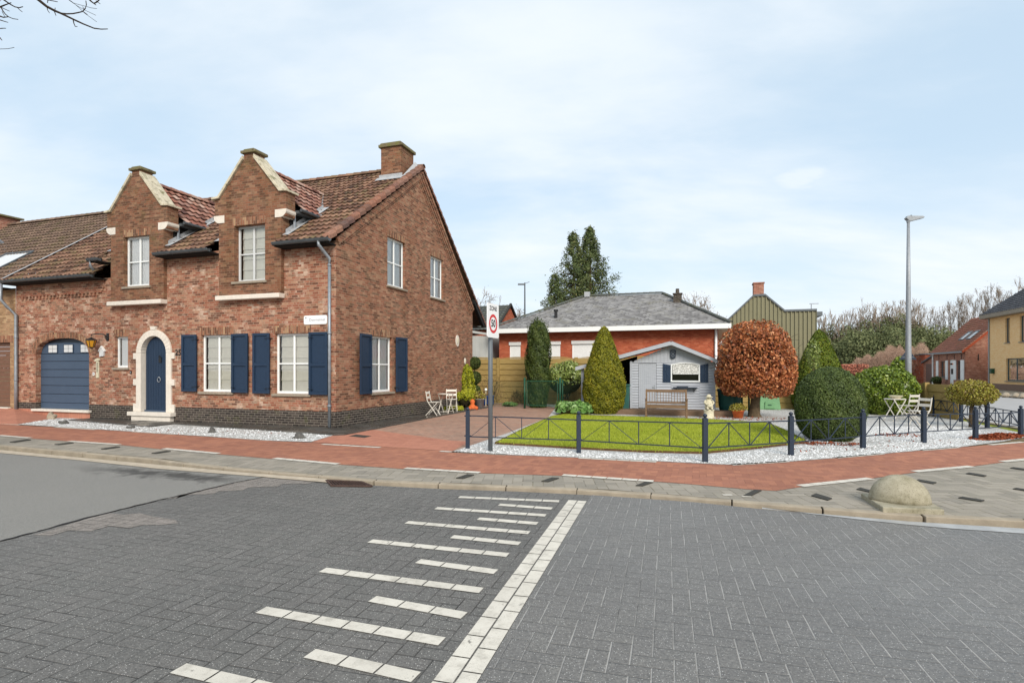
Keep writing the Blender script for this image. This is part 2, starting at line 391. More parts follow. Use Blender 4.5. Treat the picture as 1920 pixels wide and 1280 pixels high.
def paint_():
    n = NT('white road blocks', .85, .2)
    c = n.ramp(n.noise(scale=9, detail=8, rough=.75), [(.28, col(176,170,158)), (.5, col(214,207,194)), (.8, col(224,218,205))])
    v = n.voro(scale=60); c = n.mix(n.math('MULTIPLY', n.math('LESS_THAN', v, .12), .6), c, col(120,116,108))
    c = n.mix(n.math('MULTIPLY', n.step(n.noise(scale=5.5, detail=8, rough=.75), .62, .66), .85), c, col(112,108,102)); c = n.mix(n.math('MULTIPLY', n.step(n.noise(scale=.9, detail=5), .45, .7), .35), c, col(168,162,150))
    n.base(c); n.bump(n.noise(scale=120), .4, .004); return n.m
M['paint'] = paint_()
def gravel_():
    n = NT('white gravel', .8, .3)
    v = n.voro(scale=42, out='Color'); d = n.voro(scale=42)
    r = n.sep(v)[0]
    c = n.ramp(r, [(0, col(160,156,150)), (.25, col(194,192,187)), (.6, col(214,212,207)), (.94, col(230,228,223)), (1, col(110,106,100))])
    c = n.mix(n.math('MULTIPLY', n.step(d, .5, .85), .7), c, col(120,117,112))
    c = n.mix(n.math('MULTIPLY', n.step(n.noise(scale=1.1, detail=6, rough=.7), .55, .75), .35), c, col(150,142,130))
    n.base(c); n.bump(n.math('SUBTRACT', 1., d), .9, .02); return n.m
M['gravel'] = gravel_()
M['soil'] = plain('garden soil', col(112,98,74), .95, .1, .3, 3, .6, 30)
M['far_ground'] = plain('far field ground', col(120,122,84), .95, .1, .3, .3, .3, 5)
M['turf'] = plain('lawn turf', col(126,134,48), .9, .1, .4, 2.5, .6, 60)
M['edge'] = plain('rusty lawn edging', col(96,72,50), .9, .1, .3, 8)
M['grass'] = leaf_mat('grass blades', [(.1, col(116,132,34)), (.4, col(158,172,52)), (.8, col(196,202,84)), (1, col(218,212,130))], .6, .2, .3)
M['fence'] = None
def woodpanel(name, c1, c2, c3, pitch=.0):
    n = NT(name, .85, .15)
    x, y, z = n.sep(n.tc.outputs['Object'])[:3]
    g = n.noise(n.vec(n.math('MULTIPLY', n.math('ADD', x, y), 1.), n.math('MULTIPLY', z, 18.), 0.), 3., 5, .6)
    n.base(n.ramp(g, [(.25, c1), (.5, c2), (.8, c3)])); n.bump(g, .4, .006); return n.m
M['fence'] = woodpanel('treated fence boards', col(128,108,62), col(160,136,84), col(180,156,108))
M['shedwood'] = woodpanel('pale blue grey shed boards', col(150,155,163), col(172,176,183), col(188,191,197))
M['teak'] = woodpanel('weathered bench wood', col(88,68,52), col(122,98,76), col(156,134,110))
M['deck'] = woodpanel('brown deck boards', col(92,74,58), col(120,98,80), col(140,118,98))
M['greenmetal'] = plain('green coated metal', col(22,74,52), .5, .4)
M['green_bin'] = plain('pale green plastic', col(112,158,112), .5, .4, .1, 3)
M['teal_bin'] = plain('teal plastic', col(44,92,84), .5, .4, .15, 4)
M['terra'] = plain('terracotta', col(204,104,56), .8, .2, .15, 12)
M['brownpot'] = plain('brown glazed pot', col(72,50,38), .4, .5)
M['bluepot'] = plain('blue glazed pot', col(22,52,104), .25, .6, .25, 10)
M['greypot'] = plain('zinc grey pot', col(146,146,148), .6, .4)
M['cream'] = plain('cream cast stone', col(206,198,172), .85, .2, .18, 22, .5, 70)
M['concrete'] = None
def conc():
    n = NT('weathered concrete', .9, .2)
    c = n.ramp(n.noise(scale=6, detail=7, rough=.7), [(.3, col(128,121,98)), (.5, col(156,149,128)), (.75, col(182,174,154))])
    v = n.voro(scale=55); c = n.mix(n.math('MULTIPLY', n.math('LESS_THAN', v, .25), .5), c, col(90,84,70))
    z = n.sep(n.tc.outputs['Object'])[2]
    n.base(c); n.bump(n.noise(scale=80, detail=5), .35, .006); return n.m
M['concrete'] = conc()
M['galv'] = plain('galvanised pole', col(150,154,158), .5, .5, .2, 14, 0, 60, .3)
M['pole'] = plain('grey sign pole', col(96,102,106), .5, .4, .08)
M['signwhite'] = plain('sign white', col(238,238,238), .4, .4, .02)
M['signred'] = plain('sign red', col(206,40,42), .4, .4, .02)
M['signblack'] = plain('sign black', (.01,.01,.012,1), .5, .3)
M['signgrey'] = plain('sign lettering grey', col(110,116,124), .5, .3)
M['rock'] = plain('dark rock', col(92,90,86), .85, .3, .4, 9, .8, 30)
M['boulder'] = plain('pale boulder', col(160,148,130), .85, .3, .25, 5, .6, 20)
M['rust'] = plain('rusty cast iron', col(74,54,46), .7, .4, .4, 14, .5, 60)
M['darkblock'] = plain('dark marker block', col(62,60,54), .8, .3, .15, 10)
M['bark'] = plain('brown bark', col(98,84,66), .95, .1, .35, 14, .9, 30)
M['bark_dark'] = plain('dark twig bark', col(58,50,44), .9, .1, .2)
M['bark_far'] = plain('greyish far bark', col(140,126,112), .95, .1, .2)
M['bark_con'] = plain('conifer bark', col(92,72,56), .95, .1, .2)
M['amber'] = plain('amber lantern glass', col(196,140,34), .2, .5, .1)
M['bchair'] = plain('cream metal chair', col(216,210,198), .5, .4, .06)
M['cladding'] = plain('olive grey cladding', col(128,124,96), .6, .4, .05, 2)
M['greyclad'] = plain('pale grey cladding', col(186,188,184), .7, .3, .06, 2)
M['bungtile'] = None
def bungt():
    n = NT('grey diamond slates', .8, .25)
    u, v = n.sep(n.tc.outputs['UV'])[:2]
    a = n.math('ADD', n.math('DIVIDE', u, .36), n.math('DIVIDE', v, .36)); b = n.math('SUBTRACT', n.math('DIVIDE', u, .36), n.math('DIVIDE', v, .36))
    a = n.math('ADD', a, 300.); b = n.math('ADD', b, 300.)
    fa = n.math('FRACT', a); fb = n.math('FRACT', b)
    r = n.white(n.vec(n.math('FLOOR', a), n.math('FLOOR', b), 1.))
    c = n.ramp(n.math('ADD', n.math('MULTIPLY', r, .5), n.math('MULTIPLY', n.noise(scale=.8, detail=6), .5)), [(.25, col(110,107,105)), (.5, col(131,128,126)), (.8, col(152,149,146))])
    ln = n.math('MAXIMUM', n.math('LESS_THAN', fa, .07), n.math('LESS_THAN', fb, .07))
    c = n.mix(n.math('MULTIPLY', ln, .5), c, (.1,.1,.1,1))
    dot = n.math('MULTIPLY', n.math('LESS_THAN', fa, .3), n.math('LESS_THAN', fb, .3))
    dot = n.math('MULTIPLY', dot, n.math('GREATER_THAN', n.white(n.vec(n.math('FLOOR', a), n.math('FLOOR', b), 9.)), .5))
    c = n.mix(n.math('MULTIPLY', dot, .9), c, (.015,.015,.012,1))
    c = n.mix(n.math('MULTIPLY', n.step(n.noise(scale=1.6, detail=7, rough=.75), .53, .66), .5), c, col(108,102,72))
    n.base(c); n.bump(ln, .4, .01); return n.m
M['bungtile'] = bungt()
# foliage
M['l_yellowcone'] = leaf_mat('golden thuja leaves', [(0, col(58,62,16)), (.35, col(100,104,26)), (.7, col(146,142,34)), (1, col(176,156,56))])
M['l_cone2'] = leaf_mat('green thuja leaves', [(0, col(44,58,16)), (.4, col(84,102,26)), (.75, col(122,134,34)), (1, col(150,128,52))])
M['l_yew'] = leaf_mat('yew needles', [(0, col(34,46,22)), (.4, col(62,78,34)), (.75, col(88,102,46)), (1, col(118,126,66))], .5)
M['l_ball'] = leaf_mat('clipped yew leaves', [(0, col(44,56,32)), (.4, col(74,90,46)), (.75, col(98,114,58)), (1, col(126,134,76))], .5)
M['l_bush'] = leaf_mat('glossy laurel leaves', [(0, col(40,56,18)), (.35, col(84,106,30)), (.7, col(136,154,52)), (1, col(186,194,98))], .35, .5)
M['l_rhodo'] = leaf_mat('rhododendron leaves', [(0, col(58,72,26)), (.35, col(108,126,54)), (.7, col(150,164,86)), (1, col(190,194,128))], .35, .5)
M['l_hosta'] = leaf_mat('bergenia leaves', [(0, col(58,96,34)), (.4, col(98,142,66)), (.8, col(150,182,110)), (1, col(190,206,150))], .4, .5)
M['l_beech'] = leaf_mat('dry beech leaves', [(0, col(82,48,28)), (.25, col(136,74,42)), (.55, col(176,100,58)), (.8, col(206,138,88)), (1, col(236,192,146))], .5, .4)
M['l_small'] = leaf_mat('bronze and yellow leaves', [(0, col(84,60,34)), (.3, col(126,104,40)), (.55, col(148,146,44)), (.8, col(176,166,84)), (1, col(206,176,120))], .45, .4)
M['l_gold'] = leaf_mat('golden shrub leaves', [(0, col(84,92,20)), (.4, col(140,148,32)), (.75, col(184,182,50)), (1, col(214,204,90))], .5)
M['l_conifer'] = leaf_mat('conifer sprays', [(0, col(48,60,38)), (.35, col(78,92,56)), (.7, col(108,118,74)), (1, col(148,136,88))], .7, .2)
M['l_ivy'] = leaf_mat('far green foliage', [(0, col(78,86,62)), (.35, col(104,112,78)), (.7, col(128,134,94)), (1, col(150,150,108))], .8, .1)
M['l_ivy2'] = leaf_mat('far olive brown foliage', [(0, col(92,84,70)), (.35, col(114,106,84)), (.7, col(132,120,98)), (1, col(150,136,114))], .8, .1)
M['l_brush'] = leaf_mat('brown brush', [(0, col(126,102,88)), (.4, col(156,128,110)), (.75, col(178,150,130)), (1, col(196,170,150))], .9, .1)
M['l_redhedge'] = leaf_mat('red hedge leaves', [(0, col(150,92,76)), (.5, col(184,118,98)), (1, col(206,148,126))], .8, .1)
M['l_litter'] = leaf_mat('fallen leaves', [(0, col(98,44,26)), (.5, col(146,72,44)), (1, col(178,106,70))], .7, .2)
M['l_twig'] = leaf_mat('bare brown twigs', [(0, col(110,88,62)), (.5, col(150,122,88)), (1, col(182,154,112))], .9, .1)
M['core'] = plain('dark shade core', col(52,50,30), .95, .05)  # dark colour of the solid cores, stands for shade inside the crowns
M['core_beech'] = plain('dark beech shade core', col(58,40,30), .95, .05)
# ------------------------------------------------------------ ground
def poly(name, pts, z, mat, kind='structure'):
    o = MB().face([(x, y, z) for x, y in pts]).build(name, mat, fix=False)
    if o.data.polygons[0].normal.z < 0: o.data.flip_normals()
    return struct(o, kind)
def ext(pts, l=30, r=30):
    a, b = Vector(pts[0]), Vector(pts[1]); c, d = Vector(pts[-2]), Vector(pts[-1])
    p = a+(a-b).normalized()*l; q = d+(d-c).normalized()*r
    return [tuple(p)]+list(pts)+[tuple(q)]
RZ = -.028
kin = ext([G(*p) for p in [(0,833),(93,841),(233,853),(310,860),(377,870),(500,880.7),(640,893),(733,900.7),(867,905),(1000,911.7),(1140,917),(1300,929.8),(1429,940.5),(1610,955),(1768,966),(1920,972)]])
kout = ext([G(*p) for p in [(0,843.3),(143,857),(290,870.7),(457,886),(520,891),(610,898),(700,906),(833,912.7),(967,917),(1110,924),(1300,937),(1429,950),(1616,966),(1778,978),(1920,986.6)]])
poly('ground', [(-600,-600),(600,-600),(600,900),(-600,900)], -.25, M['far_ground'])
poly('road', kout+[(60,-20),(-60,-20)], RZ, M['road'])
poly('road_far_lane', [G(1101,939.5,RZ), G(895,1280,RZ)]+[(-.9,.4),(0,-20),(60,-20)]+[p for p in kout[::-1] if p[0] > 1.0], RZ+.003, M['road2'])
poly('garden_soil', kin[::-1]+[(-60,20),(-60,160),(90,160),(90,0)], -.006, M['soil'])
ab = [G(u, v, RZ) for u, v in [(0,1015),(87,992),(167,970),(290,940),(370,921.7),(440,905),(500,893.5)]]
lko = [G(*p) for p in [(480,888),(457,886),(290,870.7),(143,857),(0,843.3)]]
a0 = ab[0]; dirx = Vector(ab[0])-Vector(ab[1]); a00 = Vector(ab[0])+dirx.normalized()*12
poly('asphalt_road', [tuple(a00)]+ab+lko+[kout[0], (-60, a00.y)], RZ+.006, M['asphalt'])
pp = [G(u, v, RZ) for u, v in [(330,931),(343,928),(400,924),(450,917),(547,906),(600,902),(500,893.5),(440,905),(370,921.7)]]
wp1 = [G(u, v, RZ) for u, v in [(62,1003),(110,989),(165,972),(205,962),(232,965),(262,962),(286,968),(330,975),(334,981),(300,984),(268,984),(240,990),(205,986),(170,996),(130,994),(95,1004)]]
poly('worn_pavers', wp1, RZ+.004, M['road_worn'])
pp = [G(u, v, RZ) for u, v in [(300,936),(330,934),(338,928),(400,926),(410,921),(455,919),(465,914),(520,912),(530,907),(575,907),(600,902),(500,894),(440,905),(370,921.7)]]
poly('worn_pavers', pp, RZ+.004, M['road_worn'])
# tarry joint between asphalt and pavers
jm = MB(); rj = random.Random(4); jp = []
for a, b in zip(ab[:-1], ab[1:]):
    n_ = max(2, int((Vector(b)-Vector(a)).length/.06))
    for i in range(n_): jp.append((a[0]+(b[0]-a[0])*i/n_+rj.gauss(0,.008), a[1]+(b[1]-a[1])*i/n_+rj.gauss(0,.008), abs(rj.gauss(.010,.006))+.003))
for p, q in zip(jp[:-1], jp[1:]): jm.face([(p[0]-p[2],p[1],RZ+.0095),(p[0]+p[2],p[1],RZ+.0095),(q[0]+q[2],q[1],RZ+.0095),(q[0]-q[2],q[1],RZ+.0095)])
struct(jm.build('road_joint', M['signblack']))
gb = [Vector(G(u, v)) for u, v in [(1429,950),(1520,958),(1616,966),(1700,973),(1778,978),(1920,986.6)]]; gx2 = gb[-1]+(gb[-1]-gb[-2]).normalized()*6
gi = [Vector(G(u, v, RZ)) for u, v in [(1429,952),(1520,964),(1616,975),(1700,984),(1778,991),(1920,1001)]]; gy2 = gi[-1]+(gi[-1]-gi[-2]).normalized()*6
poly('gutter_sheen', [tuple(p) for p in gb+[gx2,gy2]+gi[::-1]], RZ+.008, M['wet_sheen'])  # pale strip painted for the sheen on the damp road by the kerb
gut = [G(u, v, RZ) for u, v in [(0,850),(143,863),(300,880),(467,893),(613,905.5)]]
gin = [G(u, v, RZ) for u, v in [(613,899),(457,887),(290,871.5),(143,858),(0,844.3)]]
g0 = ext(gut, 30, 0)[0]; g1 = ext(gin[::-1], 30, 0)[0]
poly('gutter_channel', [g0]+gut+gin+[g1], RZ+.014, M['gutterc'])
# kerb stones, about one metre long each with open joints
def resample(pts, step):
    P_ = [Vector(p) for p in pts]; out = [P_[0].copy()]; need = step
    for a, b in zip(P_[:-1], P_[1:]):
        L = (b-a).length; t = 0
        while L-t >= need: t += need; out.append(a+(b-a)*(t/L)); need = step
        need -= L-t
    return out
kb = MB(); ks = resample(kin, 1.0)
for a, b in zip(ks[:-1], ks[1:]):
    d = (b-a).normalized(); nrm = Vector((d.y, -d.x)); a2 = a+d*.008; b2 = b-d*.008
    w = .105; zz = random.uniform(-.004, .004)
    q = [a2+nrm*.008, b2+nrm*.008, b2+nrm*w, a2+nrm*w]
    n = kb.pts([(p.x,p.y,-.12) for p in q]+[(q[0].x,q[0].y,.004+zz),(q[1].x,q[1].y,.004+zz),(q[2].x,q[2].y,-.006+zz),(q[3].x,q[3].y,-.006+zz)])
    for f in ((4,5,6,7),(0,1,5,4),(1,2,6,5),(2,3,7,6),(3,0,4,7)): kb.f.append(tuple(n+i for i in f))
struct(kb.build('kerb', M['kerb'], bevel=.008))
cup = [G(*p) for p in [(0,795),(180,805),(333,815),(513,826.7),(583,829.3),(833,845),(950,853),(1140,860.3),(1300,868.5),(1380,872),(1484,865.3),(1573,858.5),(1665,850),(1804,838),(1920,828.4)]]
clo = [G(*p) for p in [(0,817.7),(127,827),(217,833),(300,841.7),(403,850.7),(510,860),(628,870),(757,879),(897,886.7),(1053,891.7),(1180,899),(1300,908),(1400,917),(1455,920),(1510,911.4),(1633,897),(1723,884.6),(1817,875),(1888,865.5),(1920,861)]]
cupx = ext(cup, 25, 8); clox = ext(clo, 25, 8)
poly('sidewalk', kin+[(60,9)]+[tuple(clox[-1])]+clox[::-1][1:], 0.0, M['walk'])
poly('cycle_path', clox+cupx[::-1], .004, M['cycle'])
poly('driveway', [G(*p) for p in [(583,829),(640,812),(870,768),(905,757),(985,757),(1042,763),(1027,783),(955,811),(845,848),(833,845)]], .004, M['drive'])
poly('driveway_threshold', [G(*p) for p in [(583,829),(640,811),(700,806),(845,826),(880,828),(850,845),(845,848),(833,845)]], .008, M['redpave'])
poly('manhole_cover', [G(*p) for p in [(668,815),(697,818),(683,821),(654,818)]], .013, M['darkblock'])
poly('gravel_bed', [G(*p) for p in [(33,796),(90,784),(130,780),(200,776),(640,812),(583,829),(513,826.7),(333,815),(180,805)]], .012, M['gravel'])
poly('garden_gravel', [G(*p) for p in [(845,848),(955,811),(1027,783),(1042,764),(985,757),(905,757),(905,752),(1500,760)]]+[W(13.4,12.4),W(16.9,12.4)]+[(14.6,18.5),(14.3,17.5),(12.95,13.75)]+[G(*p) for p in [(1880,828),(1804,838),(1665,850),(1573,858.5),(1484,865.3),(1380,872),(1300,868.5),(1140,860.3),(950,853)]], .010, M['gravel'])
# raised red apron in front of the two garage doors
ap = MB(); A = [W(-9.55,-.02), W(-13.3,-.02), W(-16.5,-.02)]
B = [G(118,782), G(33,796), G(0,795), (-16.6,17.3), (-21,18.6)]
for q_ in ((A[0],A[1],B[1],B[0]),(A[1],A[2],B[3],B[2]),(A[2],A[2],B[4],B[3])): ap.face([(p_[0],p_[1],.28 if p_ in A else .016) for p_ in q_])
ap.face([(*A[1],.28),(*B[2],.016),(*B[1],.016)])
e_ = [(a[0],a[1]) for a in (A[0],A[1],A[2],B[4],B[3],B[2],B[1],B[0])]; z_ = [.28,.28,.28,.016,.016,.016,.016,.016]
for i in range(8):
    j = (i+1)%8; ap.face([(*e_[i],-.1),(*e_[j],-.1),(*e_[j],z_[j]),(*e_[i],z_[i])])
struct(ap.build('garage_apron', M['redpave'], fix=False))
def LW(x, y, z): X, Y = W(x, y); return (X, Y, z)
sp_pts = [Lc(*G(u, v, .045)) for u, v in [(128,786),(280,798.5),(324,793),(628,813.5),(648,812.5)]]
sl = MB(LW); sl.prism([(-9.5,0.05),(-9.5,-.2)]+sp_pts+[(.95,5),(1.0,9.4),(.0,9.4),(.0,.05)], -.05, .045, 'z')
struct(sl.build('path_slab', M['slab'], bevel=.01))
# lawn
LP = [G(*p) for p in [(928,833),(1100,843.5),(1210,849),(1318,851.5),(1410,843),(1514,831),(1480,812),(1440,795),(1350,789),(1250,785),(1130,781),(1060,778),(1035,782),(990,802)]]
poly('lawn_base', LP, .03, M['turf'])
eb = MB()
for i in range(len(LP)):
    a, b = LP[i], LP[(i+1) % len(LP)]; eb.bar((a[0],a[1],.022),(b[0],b[1],.022), .014, .06)
struct(eb.build('lawn_edging', M['edge']))
def inpoly(px, py, poly_):
    r = np.zeros(len(px), bool); n = len(poly_)
    for i in range(n):
        x0, y0 = poly_[i]; x1, y1 = poly_[(i+1) % n]
        c = ((y0 > py) != (y1 > py)) & (px < (x1-x0)*(py-y0)/((y1-y0) or 1e-9)+x0); r ^= c
    return r
def add_rnd(me, vals):
    at = me.attributes.new('rnd', 'FLOAT', 'FACE'); at.data.foreach_set('value', np.asarray(vals, dtype=np.float32))
def fastmesh(name, V, nv, vals, mat, parent=None):
    """V: (n*nv,3) loose polygons with nv corners each"""
    n = len(V)//nv; me = bpy.data.meshes.new(name)
    me.vertices.add(len(V)); me.vertices.foreach_set('co', np.asarray(V, dtype=np.float32).ravel())
    me.loops.add(len(V)); me.loops.foreach_set('vertex_index', np.arange(len(V), dtype=np.int32))
    me.polygons.add(n); me.polygons.foreach_set('loop_start', np.arange(n, dtype=np.int32)*nv)
    me.update(calc_edges=True); add_rnd(me, vals); me.materials.append(mat)
    o = bpy.data.objects.new(name, me); coll.objects.link(o)
    if parent: o.parent = parent
    return o
xs = np.array([p[0] for p in LP]); ys = np.array([p[1] for p in LP]); N = 150000
gx = rng.uniform(xs.min(), xs.max(), N); gy = rng.uniform(ys.min(), ys.max(), N)
k = inpoly(gx, gy, LP); gx, gy = gx[k], gy[k]; n = len(gx); gx = gx+rng.normal(0,.022,n); gy = gy+rng.normal(0,.022,n); bare_ = (np.sin(gx*2.1+1)*np.sin(gy*2.7)+.5*np.sin(gx*5.3-gy*3.1)+rng.normal(0,.35,n)) < 1.15; gx, gy = gx[bare_], gy[bare_]; n = len(gx)
an = rng.uniform(0, 2*PI, n); hh = rng.uniform(.018, .05, n); ww = rng.uniform(.004, .009, n)
V = np.zeros((n, 3, 3)); V[:,0,0] = gx-np.cos(an)*ww; V[:,0,1] = gy-np.sin(an)*ww; V[:,1,0] = gx+np.cos(an)*ww; V[:,1,1] = gy+np.sin(an)*ww
V[:,2,0] = gx+rng.normal(0,.012,n); V[:,2,1] = gy+rng.normal(0,.012,n); V[:,:2,2] = .028; V[:,2,2] = .03+hh
pt = .5+.25*np.sin(gx*1.3+gy*.7)*np.sin(gy*1.7-gx*.4)
struct(fastmesh('lawn_grass', V.reshape(-1,3), 3, np.clip(rng.uniform(0,1,n)*.7+pt*.35,0,1), M['grass']), 'stuff')
# stones of the white gravel, real pebbles over the sheet near the street
def pebbles(name, polyp, N, z, rmin, rmax, mat):
    xs = [p[0] for p in polyp]; ys = [p[1] for p in polyp]
    x = rng.uniform(min(xs), max(xs), N); y = rng.uniform(min(ys), max(ys), N); k = inpoly(x, y, polyp); x, y = x[k], y[k]; n = len(x)
    r = rng.uniform(rmin, rmax, n); base = np.array([(1,0,0),(0,1,0),(-1,0,0),(0,-1,0),(0,0,.8)]); tri = np.array([(0,1,4),(1,2,4),(2,3,4),(3,0,4)])
    a = rng.uniform(0, 2*PI, n); sc = rng.uniform(.6, 1.2, (n,3))
    B_ = base[None]*sc[:,None,:]*r[:,None,None]; c, s = np.cos(a)[:,None], np.sin(a)[:,None]
    X = B_[:,:,0]*c-B_[:,:,1]*s+x[:,None]; Y = B_[:,:,0]*s+B_[:,:,1]*c+y[:,None]; Z = B_[:,:,2]+z
    Pt = np.stack([X,Y,Z], -1)[:,tri].reshape(-1,3)
    return struct(fastmesh(name, Pt, 3, np.repeat(rng.uniform(0,1,n), 4), mat), 'stuff')
M['pebble'] = leaf_mat('white pebbles', [(0, col(150,148,144)), (.2, col(206,206,205)), (.7, col(234,235,236)), (1, col(246,246,246))], .8, .3, 0)
bed1 = [G(*p) for p in [(40,795.5),(90,785),(135,785),(330,800),(460,805),(636,813),(583,828),(513,826),(333,814.5),(180,804.5)]]
pebbles('gravel_pebbles', bed1, 9000, .012, .008, .022, M['pebble'])
bed2 = [G(*p) for p in [(850,847.5),(915,826),(928,836),(1100,846),(1210,852),(1318,855),(1410,846),(1516,834),(1500,812),(1620,800),(1780,800),(1900,812),(1804,837),(1665,849),(1573,857.5),(1484,864.3),(1380,871),(1300,867.5),(1140,859.3),(950,852)]]
pebbles('gravel_pebbles', bed2, 26000, .010, .008, .02, M['pebble'])
# white block road marking: stop bar of two rows and the rumble bars
def rect_block(mb, o, du, dv, a0, a1, b0, b1, z):
    g = .006
    q = [(a0+g, b0+g), (a1-g, b0+g), (a1-g, b1-g), (a0+g, b1-g)]
    mb.face([(o.x+du.x*a+dv.x*b, o.y+du.y*a+dv.y*b, z) for a, b in q])
bar_d = Vector((1.165, 4.18)).normalized(); hd = Vector((-bar_d.y, bar_d.x))
O = Vector(G(1101, 939.5, RZ))
mb = MB()
L = 4.9; t = 0
for row in range(2):
    t = .0 if row else -.13
    while t < L:
        rect_block(mb, O, -bar_d, hd, max(t,0), min(t+.268, L), row*.122, (row+1)*.122, RZ+.006); t += .268
struct(mb.build('stop_line', M['paint'], fix=False))
# hash bars (left end px, right end px, thickness)
hashes = [((862,930),(1050,938),6),((938,944),(1038,951.5),3),((820,950.5),(1026,964),6),((899,970),(1011,979),3),((766,976.5),(996,996),6),((851,1003),(979,1016),3),((699,1011),(957,1037),6),((789,1048),(936,1068),3),((612,1064),(909,1102),6),((706,1117),(879,1148),3),((500,1137),(838,1195),6),((592,1216),(792,1260),3),((350,1243),(800,1345),6)]
for (l, r, nb) in hashes:
    A_ = Vector(G(*l, RZ)); B_ = Vector(G(*r, RZ)); Ln = (B_-A_).length; d = (B_-A_).normalized(); nn = Vector((-d.y, d.x))
    mb = MB()
    for i in range(nb): rect_block(mb, A_, d, nn, i*Ln/nb, (i+1)*Ln/nb, -.118, 0, RZ+.006)
    struct(mb.build('rumble_bar', M['paint'], fix=False))
# white edge dashes of the cycle path
def dash(l, r, w):
    A_ = Vector(G(*l)); B_ = Vector(G(*r)); d = (B_-A_).normalized(); nn = Vector((-d.y, d.x))*w
    nb = max(1, round((B_-A_).length/.25)); m = MB()
    for i in range(nb): rect_block(m, A_, d, nn.normalized()*(1 if w > 0 else -1), i*(B_-A_).length/nb, (i+1)*(B_-A_).length/nb, 0, abs(w), .010)
    o = m.build('lane_dash', M['paint'], fix=False)
    for p in o.data.polygons:
        pass
    struct(o)
for l, r in [((-40,793),(33,797)),((98,801.5),(175,806)),((245,810),(328,815)),((408,820),(503,826.5)),((600,833.5),(710,840)),((822,847),(948,853.7)),((1083,860),(1231,867.5)),((1376,873),(1483,866.5)),((1573,859.5),(1662,852)),((1733,845.5),(1804,839.5)),((1862,835),(1925,829.5))]:
    dash(l, r, -.13)
for l, r in [((-10,817),(50,822)),((122,828),(217,834.5)),((300,842),(404,851.5)),((508,860.5),(629,871.5)),((755,879.5),(897,888)),((1052,892.5),(1225,904.5)),((1508,913.5),(1642,899)),((1723,886),(1832,876)),((1888,867),(1960,860))]:
    dash(l, r, .15)
for q in [((18,829),(50,824)),((102,833.5),(130,830)),((189,842),(217,837.5)),((284,850),(312,845.5)),((855,897),(876,890)),((1015,903),(1035,896)),((1192,911),(1211,904)),((1394,930),(1415,919))]:
    (u0,v0),(u1,v1) = q; w = 22 if u0 > 800 else 14
    p = [G(u0,v0), G(u0+w*.6,v0+.6), G(u1+w*.6,v1+1.0), G(u1,v1)]
    m = MB(); m.prism(p, .001, .016, 'z'); struct(m.build('marker_block', M['darkblock']))
for (a, b, c, d) in [((1521,930),(1530,926),(1560,935),(1552,938.5)),((1606,918),(1613,915),(1637,921),(1632,923.5)),((1716,901.5),(1723,899.5),(1756,905),(1750,907.5)),((1811,888.5),(1817,886.5),(1850,892),(1845,894)),((1894,878),(1900,876.5),(1935,881),(1929,883)),((1797,934),(1804,932),(1846,938.5),(1840,941)),((1899,917),(1906,915.5),(1940,920.5),(1934,922.5))]:
    m = MB(); m.prism([G(*a),G(*b),G(*c),G(*d)], .001, .014, 'z'); struct(m.build('marker_block', M['darkblock']))
m = MB(); 
for (u, v) in [(1364,928),(1400,931)]: p = G(u, v); m.face([(p[0]-.06,p[1]-.03,.006),(p[0]+.06,p[1]-.035,.006),(p[0]+.06,p[1]+.03,.006),(p[0]-.06,p[1]+.035,.006)])
struct(m.build('white_paving_block', M['paint'], fix=False))
# side street on the right with its far pavement
def Wp(l): return [W(x, y) for x, y in l]
poly('side_street', Wp([(17.9,2.2),(26.8,1.0),(26.8,90),(17.9,90)]), .002, M['asphalt_far'])
poly('far_pavement', Wp([(27.0,0),(29.0,0),(29.0,90),(27.0,90)]), .05, M['walk'])
poly('far_gravel_verge', Wp([(29.0,0),(31.4,0),(31.4,90),(29.0,90)]), .06, M['kerb'])
m = MB(LW); m.box(26.8,27.0,0,90,-.05,.08); struct(m.build('far_kerb', M['kerb']))
m = MB(LW); m.box(17.75,17.9,3.0,60,-.05,.05); struct(m.build('side_kerb', M['kerb']))
poly('grass_verge', Wp([(17.2,4.6),(17.75,4.4),(17.75,20),(17.2,20)]), .006, M['turf'])
# gully grate
g = thing('drain_grate', 'rusty cast iron gully grate in the gutter where asphalt meets dark paving', 'drain grate', (0,0,0))
q = [Vector(G(u, v, RZ)) for u, v in [(612,902),(678,905),(697,913),(622,912)]]
fr = MB(); fz = RZ+.016
for i in range(4): a, b = q[i], q[(i+1)%4]; fr.bar((a.x,a.y,fz),(b.x,b.y,fz),.03,.02)
for i in range(1, 12):
    t_ = i/12; a = q[0].lerp(q[1], t_); b = q[3].lerp(q[2], t_); fr.bar((a.x,a.y,fz),(b.x,b.y,fz),.012,.018)
fr.build('grate', M['rust'], g)
MB().face([(p.x,p.y,RZ+.0065) for p in q]).build('pit', M['dark'], g)

